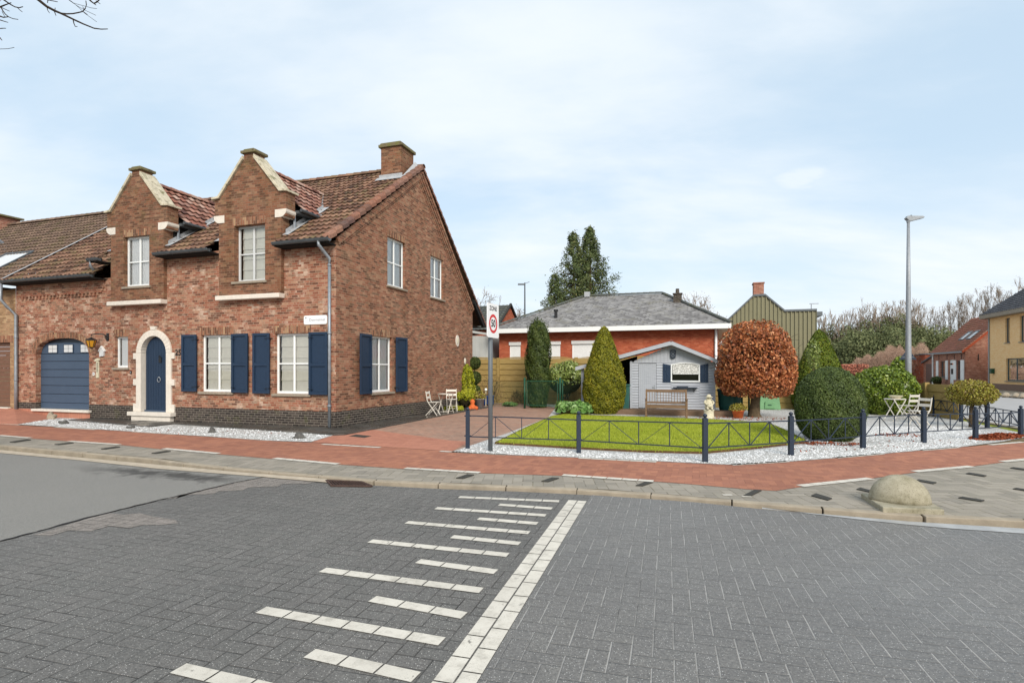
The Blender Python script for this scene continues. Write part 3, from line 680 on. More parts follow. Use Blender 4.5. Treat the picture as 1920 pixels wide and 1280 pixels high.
# ------------------------------------------------------------ walls
def wall(mb, u0, u1, zb, top, openings, depth=.14, fixed=None):
    """local (u, d, z) wall at d=0; openings: (a,b,z0,z1,arch or None); top: list of (u,z)"""
    def zt(u):
        for (a, za), (b, zb_) in zip(top[:-1], top[1:]):
            if a-1e-6 <= u <= b+1e-6: return za+(zb_-za)*((u-a)/(b-a) if b > a else 0)
        return top[-1][1]
    br = {u0, u1} | {a for a, _ in top if u0 < a < u1}
    for o in openings:
        br |= {o[0], o[1]}
        if o[4]:
            for i in range(1, 24): br.add(o[0]+(o[1]-o[0])*i/24)
    br = sorted(b for b in br if u0-1e-9 <= b <= u1+1e-9)
    for a, b in zip(br[:-1], br[1:]):
        if b-a < 1e-6: continue
        m_ = (a+b)/2; cur = (zb, zb); segs = []
        for o in sorted([o for o in openings if o[0] < m_ < o[1]], key=lambda o: o[2]):
            segs.append((cur, (o[2], o[2]))); cur = (o[4](a), o[4](b)) if o[4] else (o[3], o[3])
            if o[4]: mb.face([(a,0,cur[0]),(b,0,cur[1]),(b,depth,cur[1]),(a,depth,cur[0])])
        segs.append((cur, (zt(a), zt(b))))
        for (l0, l1), (h0, h1) in segs:
            if h0-l0 > 1e-5 or h1-l1 > 1e-5: mb.face([(a,0,l0),(b,0,l1),(b,0,h1),(a,0,h0)])
    for o in openings:
        a, b, z0, z1, ar = o; za = ar(a+1e-6) if ar else z1; zb2 = ar(b-1e-6) if ar else z1
        mb.face([(a,0,z0),(a,0,za),(a,depth,za),(a,depth,z0)]); mb.face([(b,0,z0),(b,depth,z0),(b,depth,zb2),(b,0,zb2)])
        if not ar and z1 < zt((a+b)/2)-1e-4: mb.face([(a,0,z1),(b,0,z1),(b,depth,z1),(a,depth,z1)])
        (z0 > zb+1e-4) and mb.face([(a,0,z0),(a,depth,z0),(b,depth,z0),(b,0,z0)])
FR = lambda u, d, z: (u, d, z)          # front plane, local house grid
SD = lambda u, d, z: (-d, u, z)         # gable plane x=0 facing +x
def off(xf, dd, du=0, dz=0): return lambda u, d, z: xf(u+du, d+dd, z+dz)

def window(parent, xf, a, b, z0, z1, depth=.12, nx=2, nz=2, sill=.07, fr='white', sillm='sill', cover='blind', fw=.055, skew=None, silld=.07, glass='glass', cover_top=1.0, bar=.028):
    w = MB(xf); d0, d1 = depth-.03, depth+.03
    w.box(a,a+fw,d0,d1,z0,z1); w.box(b-fw,b,d0,d1,z0,z1); w.box(a+fw,b-fw,d0,d1,z1-fw,z1); w.box(a+fw,b-fw,d0,d1,z0,z0+fw*1.3)
    for i in range(1, nx): u = a+(b-a)*i/nx; w.box(u-bar,u+bar,d0+.004,d1-.004,z0+fw*1.3,z1-fw)
    for j in range(1, nz):
        z = z0+(z1-z0)*j/nz
        for i in range(nx):
            ua = a+fw if i == 0 else a+(b-a)*i/nx+bar; ub = b-fw if i == nx-1 else a+(b-a)*(i+1)/nx-bar
            w.box(ua,ub,d0+.008,d1-.008,z-bar*.7,z+bar*.7)
    o = w.build('window', M[fr], parent, bevel=.004)
    p = MB(xf); p.face([(a+fw*.5,depth,z0+fw),(b-fw*.5,depth,z0+fw),(b-fw*.5,depth,z1-fw*.5),(a+fw*.5,depth,z1-fw*.5)]); p.build('pane', M[glass], o, fix=False)
    if cover == 'blind':
        c = MB(xf); n_ = 5; zz = [z0+.05+(z1-z0-.1)*i/n_ for i in range(n_+1)]; A_, B_ = a+.1, b-.05
        for l, h in zip(zz[:-1], zz[1:]):
            c.face([(A_,depth+.035,l),(B_,depth+.035,l),(B_,depth+.05,(l+h)/2),(A_,depth+.05,(l+h)/2)]); c.face([(A_,depth+.05,(l+h)/2),(B_,depth+.05,(l+h)/2),(B_,depth+.055,h),(A_,depth+.055,h)])
        c.build('blind', M['blind'], o, fix=False)
    elif cover == 'curtain':
        c = MB(xf); n_ = 40
        for i in range(n_):
            ua = a+.06+(b-a-.12)*i/n_; ub = a+.06+(b-a-.12)*(i+1)/n_
            c.face([(ua,depth+.055+.01*math.sin(i*1.7),z0+.06),(ub,depth+.055+.01*math.sin((i+1)*1.7),z0+.06),(ub,depth+.055+.01*math.sin((i+1)*1.7),z1-.03),(ua,depth+.055+.01*math.sin(i*1.7),z1-.03)])
        c.build('curtain', M['curtain'], o, smooth=True)
    elif cover == 'shutter_roll':
        c = MB(xf)
        nn = int((z1-z0)/.05)
        for i in range(nn): c.box(a+fw,b-fw,depth-.024,depth-.010,z0+(z1-z0)*i/nn+.002,z0+(z1-z0)*(i+1)/nn-.002)
        c.build('roller_shutter', M['white'], o)
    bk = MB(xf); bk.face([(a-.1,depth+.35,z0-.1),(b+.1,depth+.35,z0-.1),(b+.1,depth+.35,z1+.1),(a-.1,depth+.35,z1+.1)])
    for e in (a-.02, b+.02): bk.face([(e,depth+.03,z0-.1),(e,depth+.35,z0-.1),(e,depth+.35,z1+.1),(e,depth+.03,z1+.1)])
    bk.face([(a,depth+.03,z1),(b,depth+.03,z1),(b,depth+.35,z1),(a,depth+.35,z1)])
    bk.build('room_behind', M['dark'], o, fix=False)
    if sill:
        s_ = MB(xf); s_.box(a-.07,b+.07,-silld,depth-.034,z0-sill,z0-.002); s_.build('sill', M[sillm], o, bevel=.006)
    return o

def tiles(parent, name, mat, xf, x0, x1, s0, s1, tw=.19, th=.34, amp=.036, mask=None, nsub=6, lift=.045, flat=False):
    """xf(x, s, h) -> local point; s runs up the slope"""
    mb = MB(); nc = max(1, round((x1-x0)/tw)); nr = max(1, round((s1-s0)/th)); tw = (x1-x0)/nc; th = (s1-s0)/nr
    prof = [amp*(.5+.5*math.cos(2*PI*(i/nsub)))**1.4*1.0 for i in range(nsub+1)] if not flat else [0]*(nsub+1)
    for c in range(nc):
        for r in range(nr):
            if mask and not mask(x0+(c+.5)*tw, s0+(r+.5)*th): continue
            jz = random.uniform(0, .008); sA = s0+r*th-random.uniform(0, .012); sB = s0+(r+1)*th
            for i in range(nsub):
                xa, xb = x0+(c+i/nsub)*tw, x0+(c+(i+1)/nsub)*tw; ha, hb = prof[i], prof[i+1]
                lo = lift+jz
                ua, ub = c+i/nsub*.98+.01, c+(i+1)/nsub*.98+.01
                mb.v += [xf(xa,sA,ha+lo), xf(xb,sA,hb+lo), xf(xb,sB,hb), xf(xa,sB,ha)]; n_ = len(mb.v)-4
                mb.f.append((n_,n_+1,n_+2,n_+3)); mb.uv.append([(ua,r+.12),(ub,r+.12),(ub,r+.99),(ua,r+.99)])
                mb.v += [xf(xa,sA,ha-.02), xf(xb,sA,hb-.02)]
                mb.f.append((n_+4,n_+5,n_+1,n_)); mb.uv.append([(ua,r+.02)]*2+[(ua,r+.05)]*2)
    return mb.build(name, mat, parent, fix=False)
def slope_xf(y0, z0, y1, z1):
    L_ = math.hypot(y1-y0, z1-z0); dy, dz = (y1-y0)/L_, (z1-z0)/L_
    return (lambda x, s, h: (x, y0+dy*s-dz*h*(1 if dy > 0 else -1), z0+dz*s+abs(dy)*h)), L_
def ridge_tiles(parent, a, b, r=.12, n=None, mat=None, name='ridge'):
    a, b = Vector(a), Vector(b); L_ = (b-a).length; n = n or max(1, int(L_/.33)); mb = MB(); d = (b-a).normalized()
    side = d.cross(Vector((0,0,1))).normalized(); up = side.cross(d)
    for i in range(n):
        p0 = a+d*(L_*i/n-.02); p1 = a+d*(L_*(i+1)/n+.0); K_ = 8
        for k_ in range(K_):
            t0, t1 = PI*k_/K_, PI*(k_+1)/K_
            def q(p, t, rr): return tuple(p+side*math.cos(t)*rr+up*math.sin(t)*rr)
            n_ = len(mb.v); mb.v += [q(p0,t0,r*1.12), q(p0,t1,r*1.12), q(p1,t1,r*.95), q(p1,t0,r*.95)]
            mb.f.append((n_,n_+1,n_+2,n_+3)); mb.uv.append([(i+.5,30.5)]*4)
            n_ = len(mb.v); mb.v += [q(p0,t0,r*1.12), q(p0,t1,r*1.12), q(p0,t1,r*.8), q(p0,t0,r*.8)]
            mb.f.append((n_,n_+1,n_+2,n_+3)); mb.uv.append([(i+.5,30.5)]*4)
    return mb.build(name, mat or M['tile'], parent, fix=False)
def gutter(parent, x0, x1, y, z, r=.075, mat='gutter', name='gutter', dz=0):
    mb = MB(); K_ = 7; n = max(2, int((x1-x0)/.7))
    for k_ in range(K_):
        t0, t1 = PI+PI*k_/K_, PI+PI*(k_+1)/K_
        f = lambda x, t, rr, zz: (x, y+rr*math.cos(t), zz+rr*math.sin(t))
        mb.face([f(x0,t0,r,z),f(x1,t0,r,z+dz),f(x1,t1,r,z+dz),f(x0,t1,r,z)])
    for e, zz in ((x0, z), (x1, z+dz)): mb.face([(e, y+r*math.cos(PI+PI*k_/K_), zz+r*math.sin(PI+PI*k_/K_)) for k_ in range(K_+1)])
    for i in range(n+1):
        x = x0+(x1-x0)*i/n; zz = z+dz*i/n
        mb.tube([(x, y+(r+.004)*math.cos(PI+PI*k_/K_), zz+(r+.004)*math.sin(PI+PI*k_/K_)) for k_ in range(K_+1)], .008, 4)
    mb.tube([(x0,y-r,z),(x1,y-r,z+dz)], .011, 6)
    return mb.build(name, M[mat], parent, fix=False)
def text_mesh(name, s, size, mat, parent, xf, bold=0.0, ax='LEFT'):
    cu = bpy.data.curves.new(name, 'FONT'); cu.body = s; cu.size = size; cu.align_x = 'CENTER'; cu.align_y = 'CENTER'; cu.offset = bold; cu.resolution_u = 3
    o = bpy.data.objects.new(name, cu); coll.objects.link(o); bpy.context.view_layer.update()
    me = bpy.data.meshes.new_from_object(o); bpy.data.objects.remove(o)
    for v in me.vertices: v.co = Vector(xf(v.co.x, 0, v.co.y))
    me.materials.append(M[mat]); o = bpy.data.objects.new(name, me); coll.objects.link(o); o.parent = parent
    return o
# ------------------------------------------------------------ brick house
H = thing('brick_house', 'two storey brown brick corner house with stepped gable dormers and navy shutters', 'house', (CX,CY,0), -TH)
def garch(x): t = abs((x+10.92)/1.30); return 2.15+.55*(max(0, 1-t**2.8))**.48
def darch(x): t = abs(x+6.71)/.58; return 2.16+.58*math.sqrt(max(0, 1-t*t))
D1, D2 = -7.325, -2.875
fo = [(-12.22,-9.62,.28,2.7,garch), (-8.43,-7.86,1.70,2.70,None), (-7.29,-6.13,.31,2.7,darch), (-4.82,-3.62,.97,2.68,None), (-2.07,-.88,.95,2.67,None),
      (D1-.72,D1+.72,4.2,5.2,None), (D2-.72,D2+.72,4.15,5.2,None)]
w = MB(); wall(w, -13.24, 0, .48, [(-13.24,4.62),(-8.62,4.62),(-8.62,5.2),(0,5.2)], [o if o[2] > .48 else (o[0],o[1],.48,o[3],o[4]) for o in fo], .16)
w.build('front_wall', M['brick'], H, fix=False)
p = MB(off(FR,-.004)); wall(p, -13.24, 0, -.12, [(-13.24,.5),(0,.48)], [(-12.22,-9.62,-.12,.5,None),(-7.29,-6.13,-.12,.5,None)], .164)
sp = MB(off(SD,-.004)); wall(sp, 0, 9.86, -.12, [(0,.48),(9.86,.48)], [], .1)
p.build('plinth', M['brick_plinth'], H, fix=False); sp.build('plinth', M['brick_plinth'], H, fix=False)
# gable wall
so = [(1.75,2.98,.93,2.68,None), (2.69,3.84,4.36,5.95,None), (5.74,6.86,4.36,5.93,None)]
g_ = MB(SD); wall(g_, 0, 9.86, .48, [(0,5.28),(4.97,8.78),(9.86,4.3)], so, .14)
g_.build('gable_wall', M['brick_gable'], H, fix=False)
b_ = MB(); b_.face([(-13.24,9.86,-.1),(0,9.86,-.1),(0,9.86,4.3),(-13.24,9.86,4.3)]); b_.face([(-13.24,0,-.1),(-13.24,9.86,-.1),(-13.24,9.86,4.3),(-13.24,4.97,8.5),(-13.24,0,4.6)])
b_.face([(-8.62,.0,4.62),(-8.62,4.97,8.7),(-8.62,0,5.2)])
b_.build('rear_wall', M['brick_gable'], H, fix=False)
# windows
wG1 = window(H, FR, -4.82, -3.62, .97, 2.68); wG2 = window(H, FR, -2.07, -.88, .95, 2.67)
window(H, SD, 1.75, 2.98, .93, 2.68, cover='curtain', sillm='sill')
window(H, SD, 2.69, 3.84, 4.36, 5.95, cover='curtain', sill=.06)
window(H, SD, 5.74, 6.86, 4.36, 5.93, cover='curtain', sill=.06)
window(H, FR, -8.43, -7.86, 1.70, 2.70, nx=1, nz=1, cover='curtain')
# soldier courses over the openings
def soldier(xf, a, b, z0, z1, d=-.006):
    m_ = MB(xf); m_.box(a, b, d, .03, z0, z1); m_.build('lintel', M['brick_soldier'], H, fix=False)
for a, b, z in ((-4.87,-3.57,2.68),(-2.13,-.83,2.67),(-8.48,-7.8,2.70)): soldier(FR, a, b, z+.001, z+.23)
soldier(SD, 1.70, 3.03, 2.681, 2.91); soldier(SD, 2.64, 3.89, 5.951, 6.16); soldier(SD, 5.69, 6.91, 5.931, 6.14)
# garage arch of headers and the door itself
ga = MB()
N_ = 46
for i in range(N_):
    def pt(t, r):
        x = -10.92+1.30*math.cos(t)*1.0; tt = abs(math.cos(t)); z = 2.15+.55*(max(0, 1-tt**2.8))**.48
        return x, z
    t0, t1 = PI-PI*(i/N_), PI-PI*((i+1)/N_)
    def ring(t):
        x, z = pt(t, 0); x2, z2 = pt(t+1e-3, 0); x1, z1 = pt(t-1e-3, 0); nx, nz = -(z2-z1), (x2-x1)
        l = math.hypot(nx, nz) or 1; nx, nz = nx/l, nz/l
        if nz*1+nx*(x+10.92) < 0: nx, nz = -nx, -nz
        return (x, z), (x+nx*.21, z+nz*.21)
    (a0, b0), (a1, b1) = ring(t0), ring(t1); e = random.uniform(-.004, .004)
    def lp(p, q, s): return (p[0]+(q[0]-p[0])*s, p[1]+(q[1]-p[1])*s)
    A_, B_, C_, E_ = a0, lp(a0, a1, .86), lp(b0, b1, .86), b0
    ga.face([(A_[0],-.008+e,A_[1]),(B_[0],-.008+e,B_[1]),(C_[0],-.008+e,C_[1]),(E_[0],-.008+e,E_[1])])
    ga.face([(A_[0],-.008+e,A_[1]),(B_[0],-.008+e,B_[1]),(B_[0],.16,B_[1]),(A_[0],.16,A_[1])])
ga.build('garage_arch', M['brick_soldier'], H, fix=False)
gd = MB(); zz = [.29,.50,.80,1.09,1.37,1.64,1.92,2.18,2.56]
for a, b in zip(zz[:-1], zz[1:]): gd.box(-12.3,-9.55,.165,.205,a+.006,b-.006)
gdo = gd.build('garage_door', M['navy2'], H, bevel=.008)
hd_ = MB(); hd_.box(-12.3,-9.55,.19,.3,2.56,2.75); hd_.build('head_board', M['navy_metal'], gdo)
th_ = MB(); th_.box(-12.3,-9.5,-.1,.2,.22,.29); th_.build('threshold', M['stone'], gdo)
for x in (-11.6,-10.83,-10.02):
    f_ = MB(); f_.box(x-.24,x+.24,.150,.164,2.2,2.50); fo_ = f_.build('garage_window', M['navy'], gdo)
    for i in range(2):
        for j in range(2): f_.xf = None
    g2 = MB()
    for i in range(2):
        for j in range(2): g2.box(x-.205+i*.215,x-.205+i*.215+.195,.142,.149,2.225+j*.13,2.225+j*.13+.12)
    g2.build('garage_window_pane', M['greyframe'], gdo)
# door surround, door, steps
ds = MB(); dc = -6.71
def arcp(r, n=18, z=2.16): return [(dc+r*math.cos(PI-PI*i/n), z+r*math.sin(PI-PI*i/n)) for i in range(n+1)]
ri, ro = arcp(.53), arcp(.73)
for i in range(18):
    a, b, c, d = ri[i], ri[i+1], ro[i+1], ro[i]
    ds.prism([a, b, c, d], -.06, .30)
for s_ in (-1, 1):
    ds.box(dc+s_*.53 if s_ > 0 else dc-.73, dc+.73 if s_ > 0 else dc-.53, -.06, .30, .312, 2.16)
    for z0_, z1_ in ((1.97,2.16),(1.14,1.34),(.312,.56)):
        ds.box(dc+(.73 if s_ > 0 else -.86), dc+(.86 if s_ > 0 else -.73), -.058, .05, z0_, z1_)
ds.prism([(dc-.1,2.88),(dc+.1,2.88),(dc+.115,2.99),(dc-.115,2.99)], -.075, .03)
ds.build('door_surround', M['stone'], H, bevel=.012)
ri2 = arcp(.532)
dd = MB(); dp = [(dc-.49,.34)]+[(dc-.49,2.16)]+[(x*.92+dc*.08, 2.16+(z-2.16)*.92) for x, z in ri2[1:-1]]+[(dc+.49,2.16),(dc+.49,.34)]
fm = MB()
nb = 9
for i in range(nb):
    x0, x1 = dc-.49+.98*i/nb+.004, dc-.49+.98*(i+1)/nb-.004
    def zc(x): return 2.16+math.sqrt(max(0, .49**2-(x-dc)**2))
    dd.prism([(x0,.36),(x1,.36),(x1,zc(x1)),((x0+x1)/2,zc((x0+x1)/2)),(x0,zc(x0))], .09, .125)
do = dd.build('front_door', M['navy'], H, bevel=.004)
bb = MB(); bb.box(dc-.52,dc+.52,.06,.15,.312,.36); bb.build('kick_board', M['navy2'], do)
hb = MB(); hb.box(dc-.53,dc+.53,.128,.16,.3,2.75); hb.build('door_backing', M['navy_metal'], do)
kn = MB(); kn.tube([(dc+.09+.065*math.cos(a*PI/8),.07,1.32+.075*math.sin(a*PI/8)) for a in range(17)], .011, 6); kn.ball((dc+.09,.075,1.40), .022); kn.build('knocker', M['galv'], do, True)
pp_ = MB(); pp_.box(dc+.08,dc+.19,.065,.089,1.86,2.02); pp_.face([(dc+.07,.06,2.03),(dc+.21,.06,2.03),(dc+.20,.01,2.09)]); pp_.build('peephole', M['black'], do)
st = MB(); st.box(dc-.94,dc+.88,-.20,.2,.19,.31); st.box(dc-.82,dc+.80,-.15,.1,.02,.188); st.build('door_step', M['stone'], H, bevel=.012)
# shutters
def shutter(xf, hx, z0, z1, width, ang, left, lab=None):
    """panel shutter; hx hinge position, opened beside the window"""
    def t(u, d, z):
        a = math.radians(ang); uu = hx+(-1 if left else 1)*u*math.cos(a); return xf(uu, -.05-u*math.sin(a)+d, z)
    m_ = MB(t); T = .048; s = .075
    m_.box(0,s,-T,0,z0,z1); m_.box(width-s,width,-T,0,z0,z1)
    zm = z0+(z1-z0)*.48
    for a, b in ((z0,z0+s),(zm-s*.6,zm+s*.6),(z1-s,z1)): m_.box(s,width-s,-T+.002,-.002,a,b)
    for a, b in ((z0+s,zm-s*.6),(zm+s*.6,z1-s)): m_.box(s,width-s,-.016,-.006,a,b)
    o = m_.build('shutter', M['navy'], H, bevel=.005)
    for z in (z0+.15, z1-.15): h = MB(t); h.bar((-.01,.05,z),(0,-T-.008,z),.02); h.bar((0,-T-.004,z),(.16,-T-.004,z),.025,.008); h.build('hinge', M['black'], o)
    return o
shutter(FR,-4.93,.97,2.70,.56,2,True); shutter(FR,-3.58,.96,2.69,.63,3,False); shutter(FR,-2.20,.95,2.69,.58,2,True); shutter(FR,-.84,.94,2.68,.64,3,False)
shutter(SD,1.66,.91,2.70,.72,6,True); sh = shutter(SD,3.12,.90,2.71,.68,2,False)
# cornice bands and dentils of the garage bay, stepped verge bands of the gable
cn = MB()
cn.box(-13.1,-8.9,-.05,.02,4.30,4.36); cn.box(-13.05,-8.95,-.035,.02,4.22,4.295); cn.box(-13.0,-9.0,-.05,.02,4.16,4.215)
for i in range(22): x = -12.9+i*.175; cn.box(x,x+.085,-.045,.02,4.06,4.157)
cn.box(-13.1,-8.9,-.03,.02,4.362,4.60)
cn.build('cornice', M['brick'], H, fix=False)
vb = MB(SD)
def band(y0, z0, y1, z1, w0, w1, d, mb_=vb):
    L_ = math.hypot(y1-y0, z1-z0); ny, nz = (z1-z0)/L_, -(y1-y0)/L_
    if nz > 0: ny, nz = -ny, -nz
    mb_.prism([(y0+ny*w0,z0+nz*w0),(y1+ny*w0,z1+nz*w0),(y1+ny*w1,z1+nz*w1),(y0+ny*w1,z0+nz*w1)], -d, .02) if False else None
    P0 = [(y0+ny*w0,z0+nz*w0),(y1+ny*w0,z1+nz*w0),(y1+ny*w1,z1+nz*w1),(y0+ny*w1,z0+nz*w1)]
    n_ = mb_.pts([(a, -d, b) for a, b in P0]+[(a, .0, b) for a, b in P0])
    for q in ((0,1,2,3),(7,6,5,4),(0,4,5,1),(1,5,6,2),(2,6,7,3),(3,7,4,0)): mb_.f.append(tuple(n_+i for i in q))
band(-.02,5.28,4.95,8.78,0,.20,.05); band(.2,5.43,4.9,8.75,.20,.27,.025)
for i, (a, b, d) in enumerate(((0,.11,.09),(.13,.22,.065),(.24,.33,.04),(.35,.42,.02))): band(5.0,8.78,9.86,4.32,a,b,d)
vb.build('verge_brickwork', M['brick_gable'], H, fix=False)
# main roof
xfF, LF = slope_xf(-.40,5.17,4.97,8.90)
def hole(x, s):
    y = -.40+s*(5.37/LF)
    return not any(abs(x-c) < 1.12 and y < 1.95 for c in (D1, D2)) and not (y < .12 and any(abs(x-c) < 1.3 for c in (D1, D2)))
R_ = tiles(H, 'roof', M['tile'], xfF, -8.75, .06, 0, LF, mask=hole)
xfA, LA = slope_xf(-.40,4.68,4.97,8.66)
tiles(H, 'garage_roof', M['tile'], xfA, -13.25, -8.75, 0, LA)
xfB, LB = slope_xf(11.3,3.68,4.97,8.90)
rb = MB(); rb.face([(-8.75,11.3,3.68),(.06,11.3,3.68),(.06,4.97,8.90),(-8.75,4.97,8.90)]); rb.face([(-13.25,11.3,3.6),(-8.75,11.3,3.6),(-8.75,4.97,8.66),(-13.25,4.97,8.66)])
rb.build('rear_roof', M['tile'], H, fix=False)
er = MB(); er.face([(-13.2,11.25,3.58),(.04,11.25,3.58),(.04,9.86,3.6),(-13.2,9.86,3.6)])
er.prism([(11.32,3.60),(9.86,4.75),(9.86,4.55),(11.0,3.60)], -.02, .10, 'x'); er.build('rear_eave', M['boards'], H, fix=False)
# verge tiles on the gable edges
vt = MB(); n = 22
for (y0, z0, y1, z1, sgn) in ((-.42,5.20,4.97,8.95,1),(11.3,3.72,4.97,8.95,-1)):
    L_ = math.hypot(y1-y0, z1-z0); n = int(L_/.34)
    for i in range(n):
        a = i/n; b = (i+1.08)/n; ya, za, yb, zb = y0+(y1-y0)*a, z0+(z1-z0)*a, y0+(y1-y0)*b, z0+(z1-z0)*b
        u_ = .05
        for (xa, ha, xb, hb) in ((-.14,.03,-.02,.075),(-.02,.075,.07,.06),(.07,.06,.115,.0),(.115,.0,.115,-.11)):
            n_ = len(vt.v); vt.v += [(xa,ya,za+ha+u_),(xb,ya,za+hb+u_),(xb,yb,zb+hb),(xa,yb,zb+ha)]; vt.f.append((n_,n_+1,n_+2,n_+3)); vt.uv.append([(i+.5+50*sgn,7.5)]*4)
        n_ = len(vt.v); vt.v += [(-.14,ya,za+.03+u_),(-.02,ya,za+.075+u_),(.07,ya,za+.06+u_),(.115,ya,za+u_),(.115,ya,za-.11+u_),(.10,ya,za-.11),(.06,ya,za+.0),(-.14,ya,za-.01)]
        vt.f.append(tuple(range(n_,n_+8))); vt.uv.append([(i+.5+50*sgn,7.5)]*8)
vt.build('verge_tiles', M['verge'], H, fix=False)
ridge_tiles(H, (-8.7,4.97,8.92), (-1.1,4.97,8.92)); ridge_tiles(H, (-.25,4.97,8.92), (.14,4.97,8.92), n=1); ridge_tiles(H, (-13.25,4.97,8.67), (-8.7,4.97,8.67))
# dormers
def dormer(c, wz, ww, wd, fr, cover):
    hs, hw = 1.13, 1.29
    m_ = MB(); A_ = c-ww/2; B_ = c+ww/2
    # front face: lower pilaster block, wide shoulders, gable
    f = MB(off(FR,-.12)); wall(f, c-hs, c+hs, 3.81, [(c-hs,6.0),(c+hs,6.0)], [(A_,B_,wz,5.85,None)], .14+wd-.02)
    f.f and None
    m_.v += f.v; m_.f += f.f
    prof = [(c-hw,6.0),(c+hw,6.0),(c+hw,6.68),(c+1.10,6.68),(c+.20,7.74),(c+.20,7.90),(c-.20,7.90),(c-.20,7.74),(c-1.10,6.68),(c-hw,6.68)]
    m_.prism(prof, -.12, .26)
    for s_ in (-1, 1):
        m_.face([(c+s_*hs,-.12,3.81),(c+s_*hs,.26,3.81),(c+s_*hs,.26,6.0),(c+s_*hs,-.12,6.0)])
    m_.face([(c-hs,.26,5.2),(A_,.26,5.2),(A_,.26,6.0),(c-hs,.26,6.0)]); m_.face([(B_,.26,5.2),(c+hs,.26,5.2),(c+hs,.26,6.0),(B_,.26,6.0)])
    dm_ = m_.build('dormer', M['brick_dormer'], H, fix=False)
    s = MB(); s.box(A_-.05,B_+.05,-.127,-.05,5.851,6.07); s.build('dormer_lintel', M['brick_soldier'], dm_, fix=False)
    s = MB(); s.box(c-hs-.03,c+hs+.02,-.24,-.0,3.68,3.808); s.build('ledge', M['stone'], dm_, bevel=.01)
    for q in (-1, 1):
        s = MB(); pr = [(c+q*.92,6.195),(c+q*.92,5.97),(c+q*1.12,5.97),(c+q*1.20,5.99),(c+q*1.28,6.06),(c+q*1.31,6.12),(c+q*1.31,6.195)]
        s.prism(pr, -.135, .275); s.build('corbel', M['stone'], dm_)
    for q in (-1, 1):
        s = MB(); s.prism([(c+q*.19,7.76),(c+q*1.09,6.70),(c+q*1.36,6.68),(c+q*1.36,6.74),(c+q*1.13,6.765),(c+q*.205,7.86)], -.19, .34)
        s.build('coping', M['coping'], dm_, bevel=.008)
    s = MB(); s.box(c-.27,c+.27,-.19,.33,7.92,8.00); s.prism([(c-.23,8.0),(c+.23,8.0),(c+.17,8.045),(c-.17,8.045)], -.15, .29); s.build('cap_stone', M['cap'], dm_, bevel=.01)
    s = MB(); s.box(c-.2,c+.2,-.12,.26,7.90,7.92); s.build('neck', M['brick_dormer'], dm_)
    w_ = window(H, off(FR,-.12), A_, B_, wz, 5.85, depth=.12+wd, fr=fr, cover=cover, sill=.07, sillm='sill', silld=.05)
    # roof behind the gable
    for q in (-1, 1):
        L_ = math.hypot(1.42, 1.36)
        xf = (lambda q: (lambda y, s, h: (c+q*(1.42-1.42*s/L_)+q*h*.69, y, 6.27+1.36*s/L_+h*.72)))(q)
        tiles(dm_, 'dormer_roof', M['tile_red'], xf, .30, 3.3, 0, L_, tw=.24, th=.30)
        s = MB(); s.face([(c+q*1.15,.2,5.25),(c+q*1.15,2.3,5.25),(c+q*1.15,2.3,6.55),(c+q*1.15,.2,6.55)])
        for k_ in range(7): z = 5.5+k_*.15; s.box(c+q*1.15,c+q*1.175,.2,2.2,z,z+.135)
        s.build('cheek', M['boards'], dm_, fix=False)
        s = MB(); s.tube([(c+q*1.47,.3,6.25),(c+q*1.47,1.55,6.25)], .05, 8); s.box(c+q*1.18,c+q*1.40,.28,1.6,6.16,6.24); s.build('dormer_gutter', M['gutter'], dm_)
        s = MB(); s.tube([(c+q*1.22,.32,6.2),(c+q*1.22,.32,5.72)], .04, 8); s.build('dormer_downpipe', M['zinc'], dm_)
        # lead flashing along the cheek foot
        s = MB(); y0, y1 = .0, 1.6
        zf = lambda y: 5.17+(y+.40)*(3.73/5.37)+.07
        s.face([(c+q*1.14,-.1,zf(-.1)+.02),(c+q*1.36,-.1,zf(-.1)+.015),(c+q*1.36,1.75,zf(1.75)+.015),(c+q*1.14,1.75,zf(1.75)+.02)])
        s.face([(c+q*1.18,.0,zf(0)),(c+q*1.18,1.7,zf(1.7)),(c+q*1.18,1.7,zf(1.7)+.13),(c+q*1.18,.0,zf(0)+.13)])
        s.build('flashing', M['lead'], dm_, fix=False)
        s = MB()
        s.tube([(c+q*1.45,1.22,6.34),(c+q*.1,3.12,7.64)], .03, 4); s.build('valley_flashing', M['lead'], dm_)
    ridge_tiles(dm_, (c,.34,7.64), (c,3.3,7.64), r=.11, mat=M['tile_red'], name='dormer_ridge')
    return dm_
dormer(D1, 4.27, 1.07, .02, 'white', 'curtain'); dormer(D2, 4.21, 1.12, .08, 'greyframe', 'blind')
# chimney
ch = MB(); ch.box(-1.06,-.27,4.03,4.92,8.0,9.40); cho = ch.build('chimney', M['brick_dormer'], H)
c2 = MB(); c2.box(-1.13,-.20,3.96,4.99,9.402,9.50); c2.prism([(-1.10,9.5),(-.23,9.5),(-.28,9.555),(-1.05,9.555)], 3.99, 4.96); c2.build('chimney_cap', M['cap'], cho, bevel=.01)
c2 = MB(); zf = lambda y: 5.17+(y+.40)*(3.73/5.37)
c2.face([(-1.2,3.84,zf(3.84)+.1),(-.1,3.84,zf(3.84)+.1),(-.1,4.0,zf(4.0)+.13),(-1.2,4.0,zf(4.0)+.13)]); c2.face([(-1.12,3.995,zf(4)),(-.2,3.995,zf(4)),(-.2,3.995,zf(4)+.22),(-1.12,3.995,zf(4)+.22)])
c2.face([(-.19,3.9,zf(3.9)+.1),(-.03,3.9,zf(3.9)+.09),(-.03,4.9,zf(4.9)+.1),(-.19,4.9,zf(4.9)+.28)]); c2.build('chimney_flashing', M['lead'], cho, fix=False)
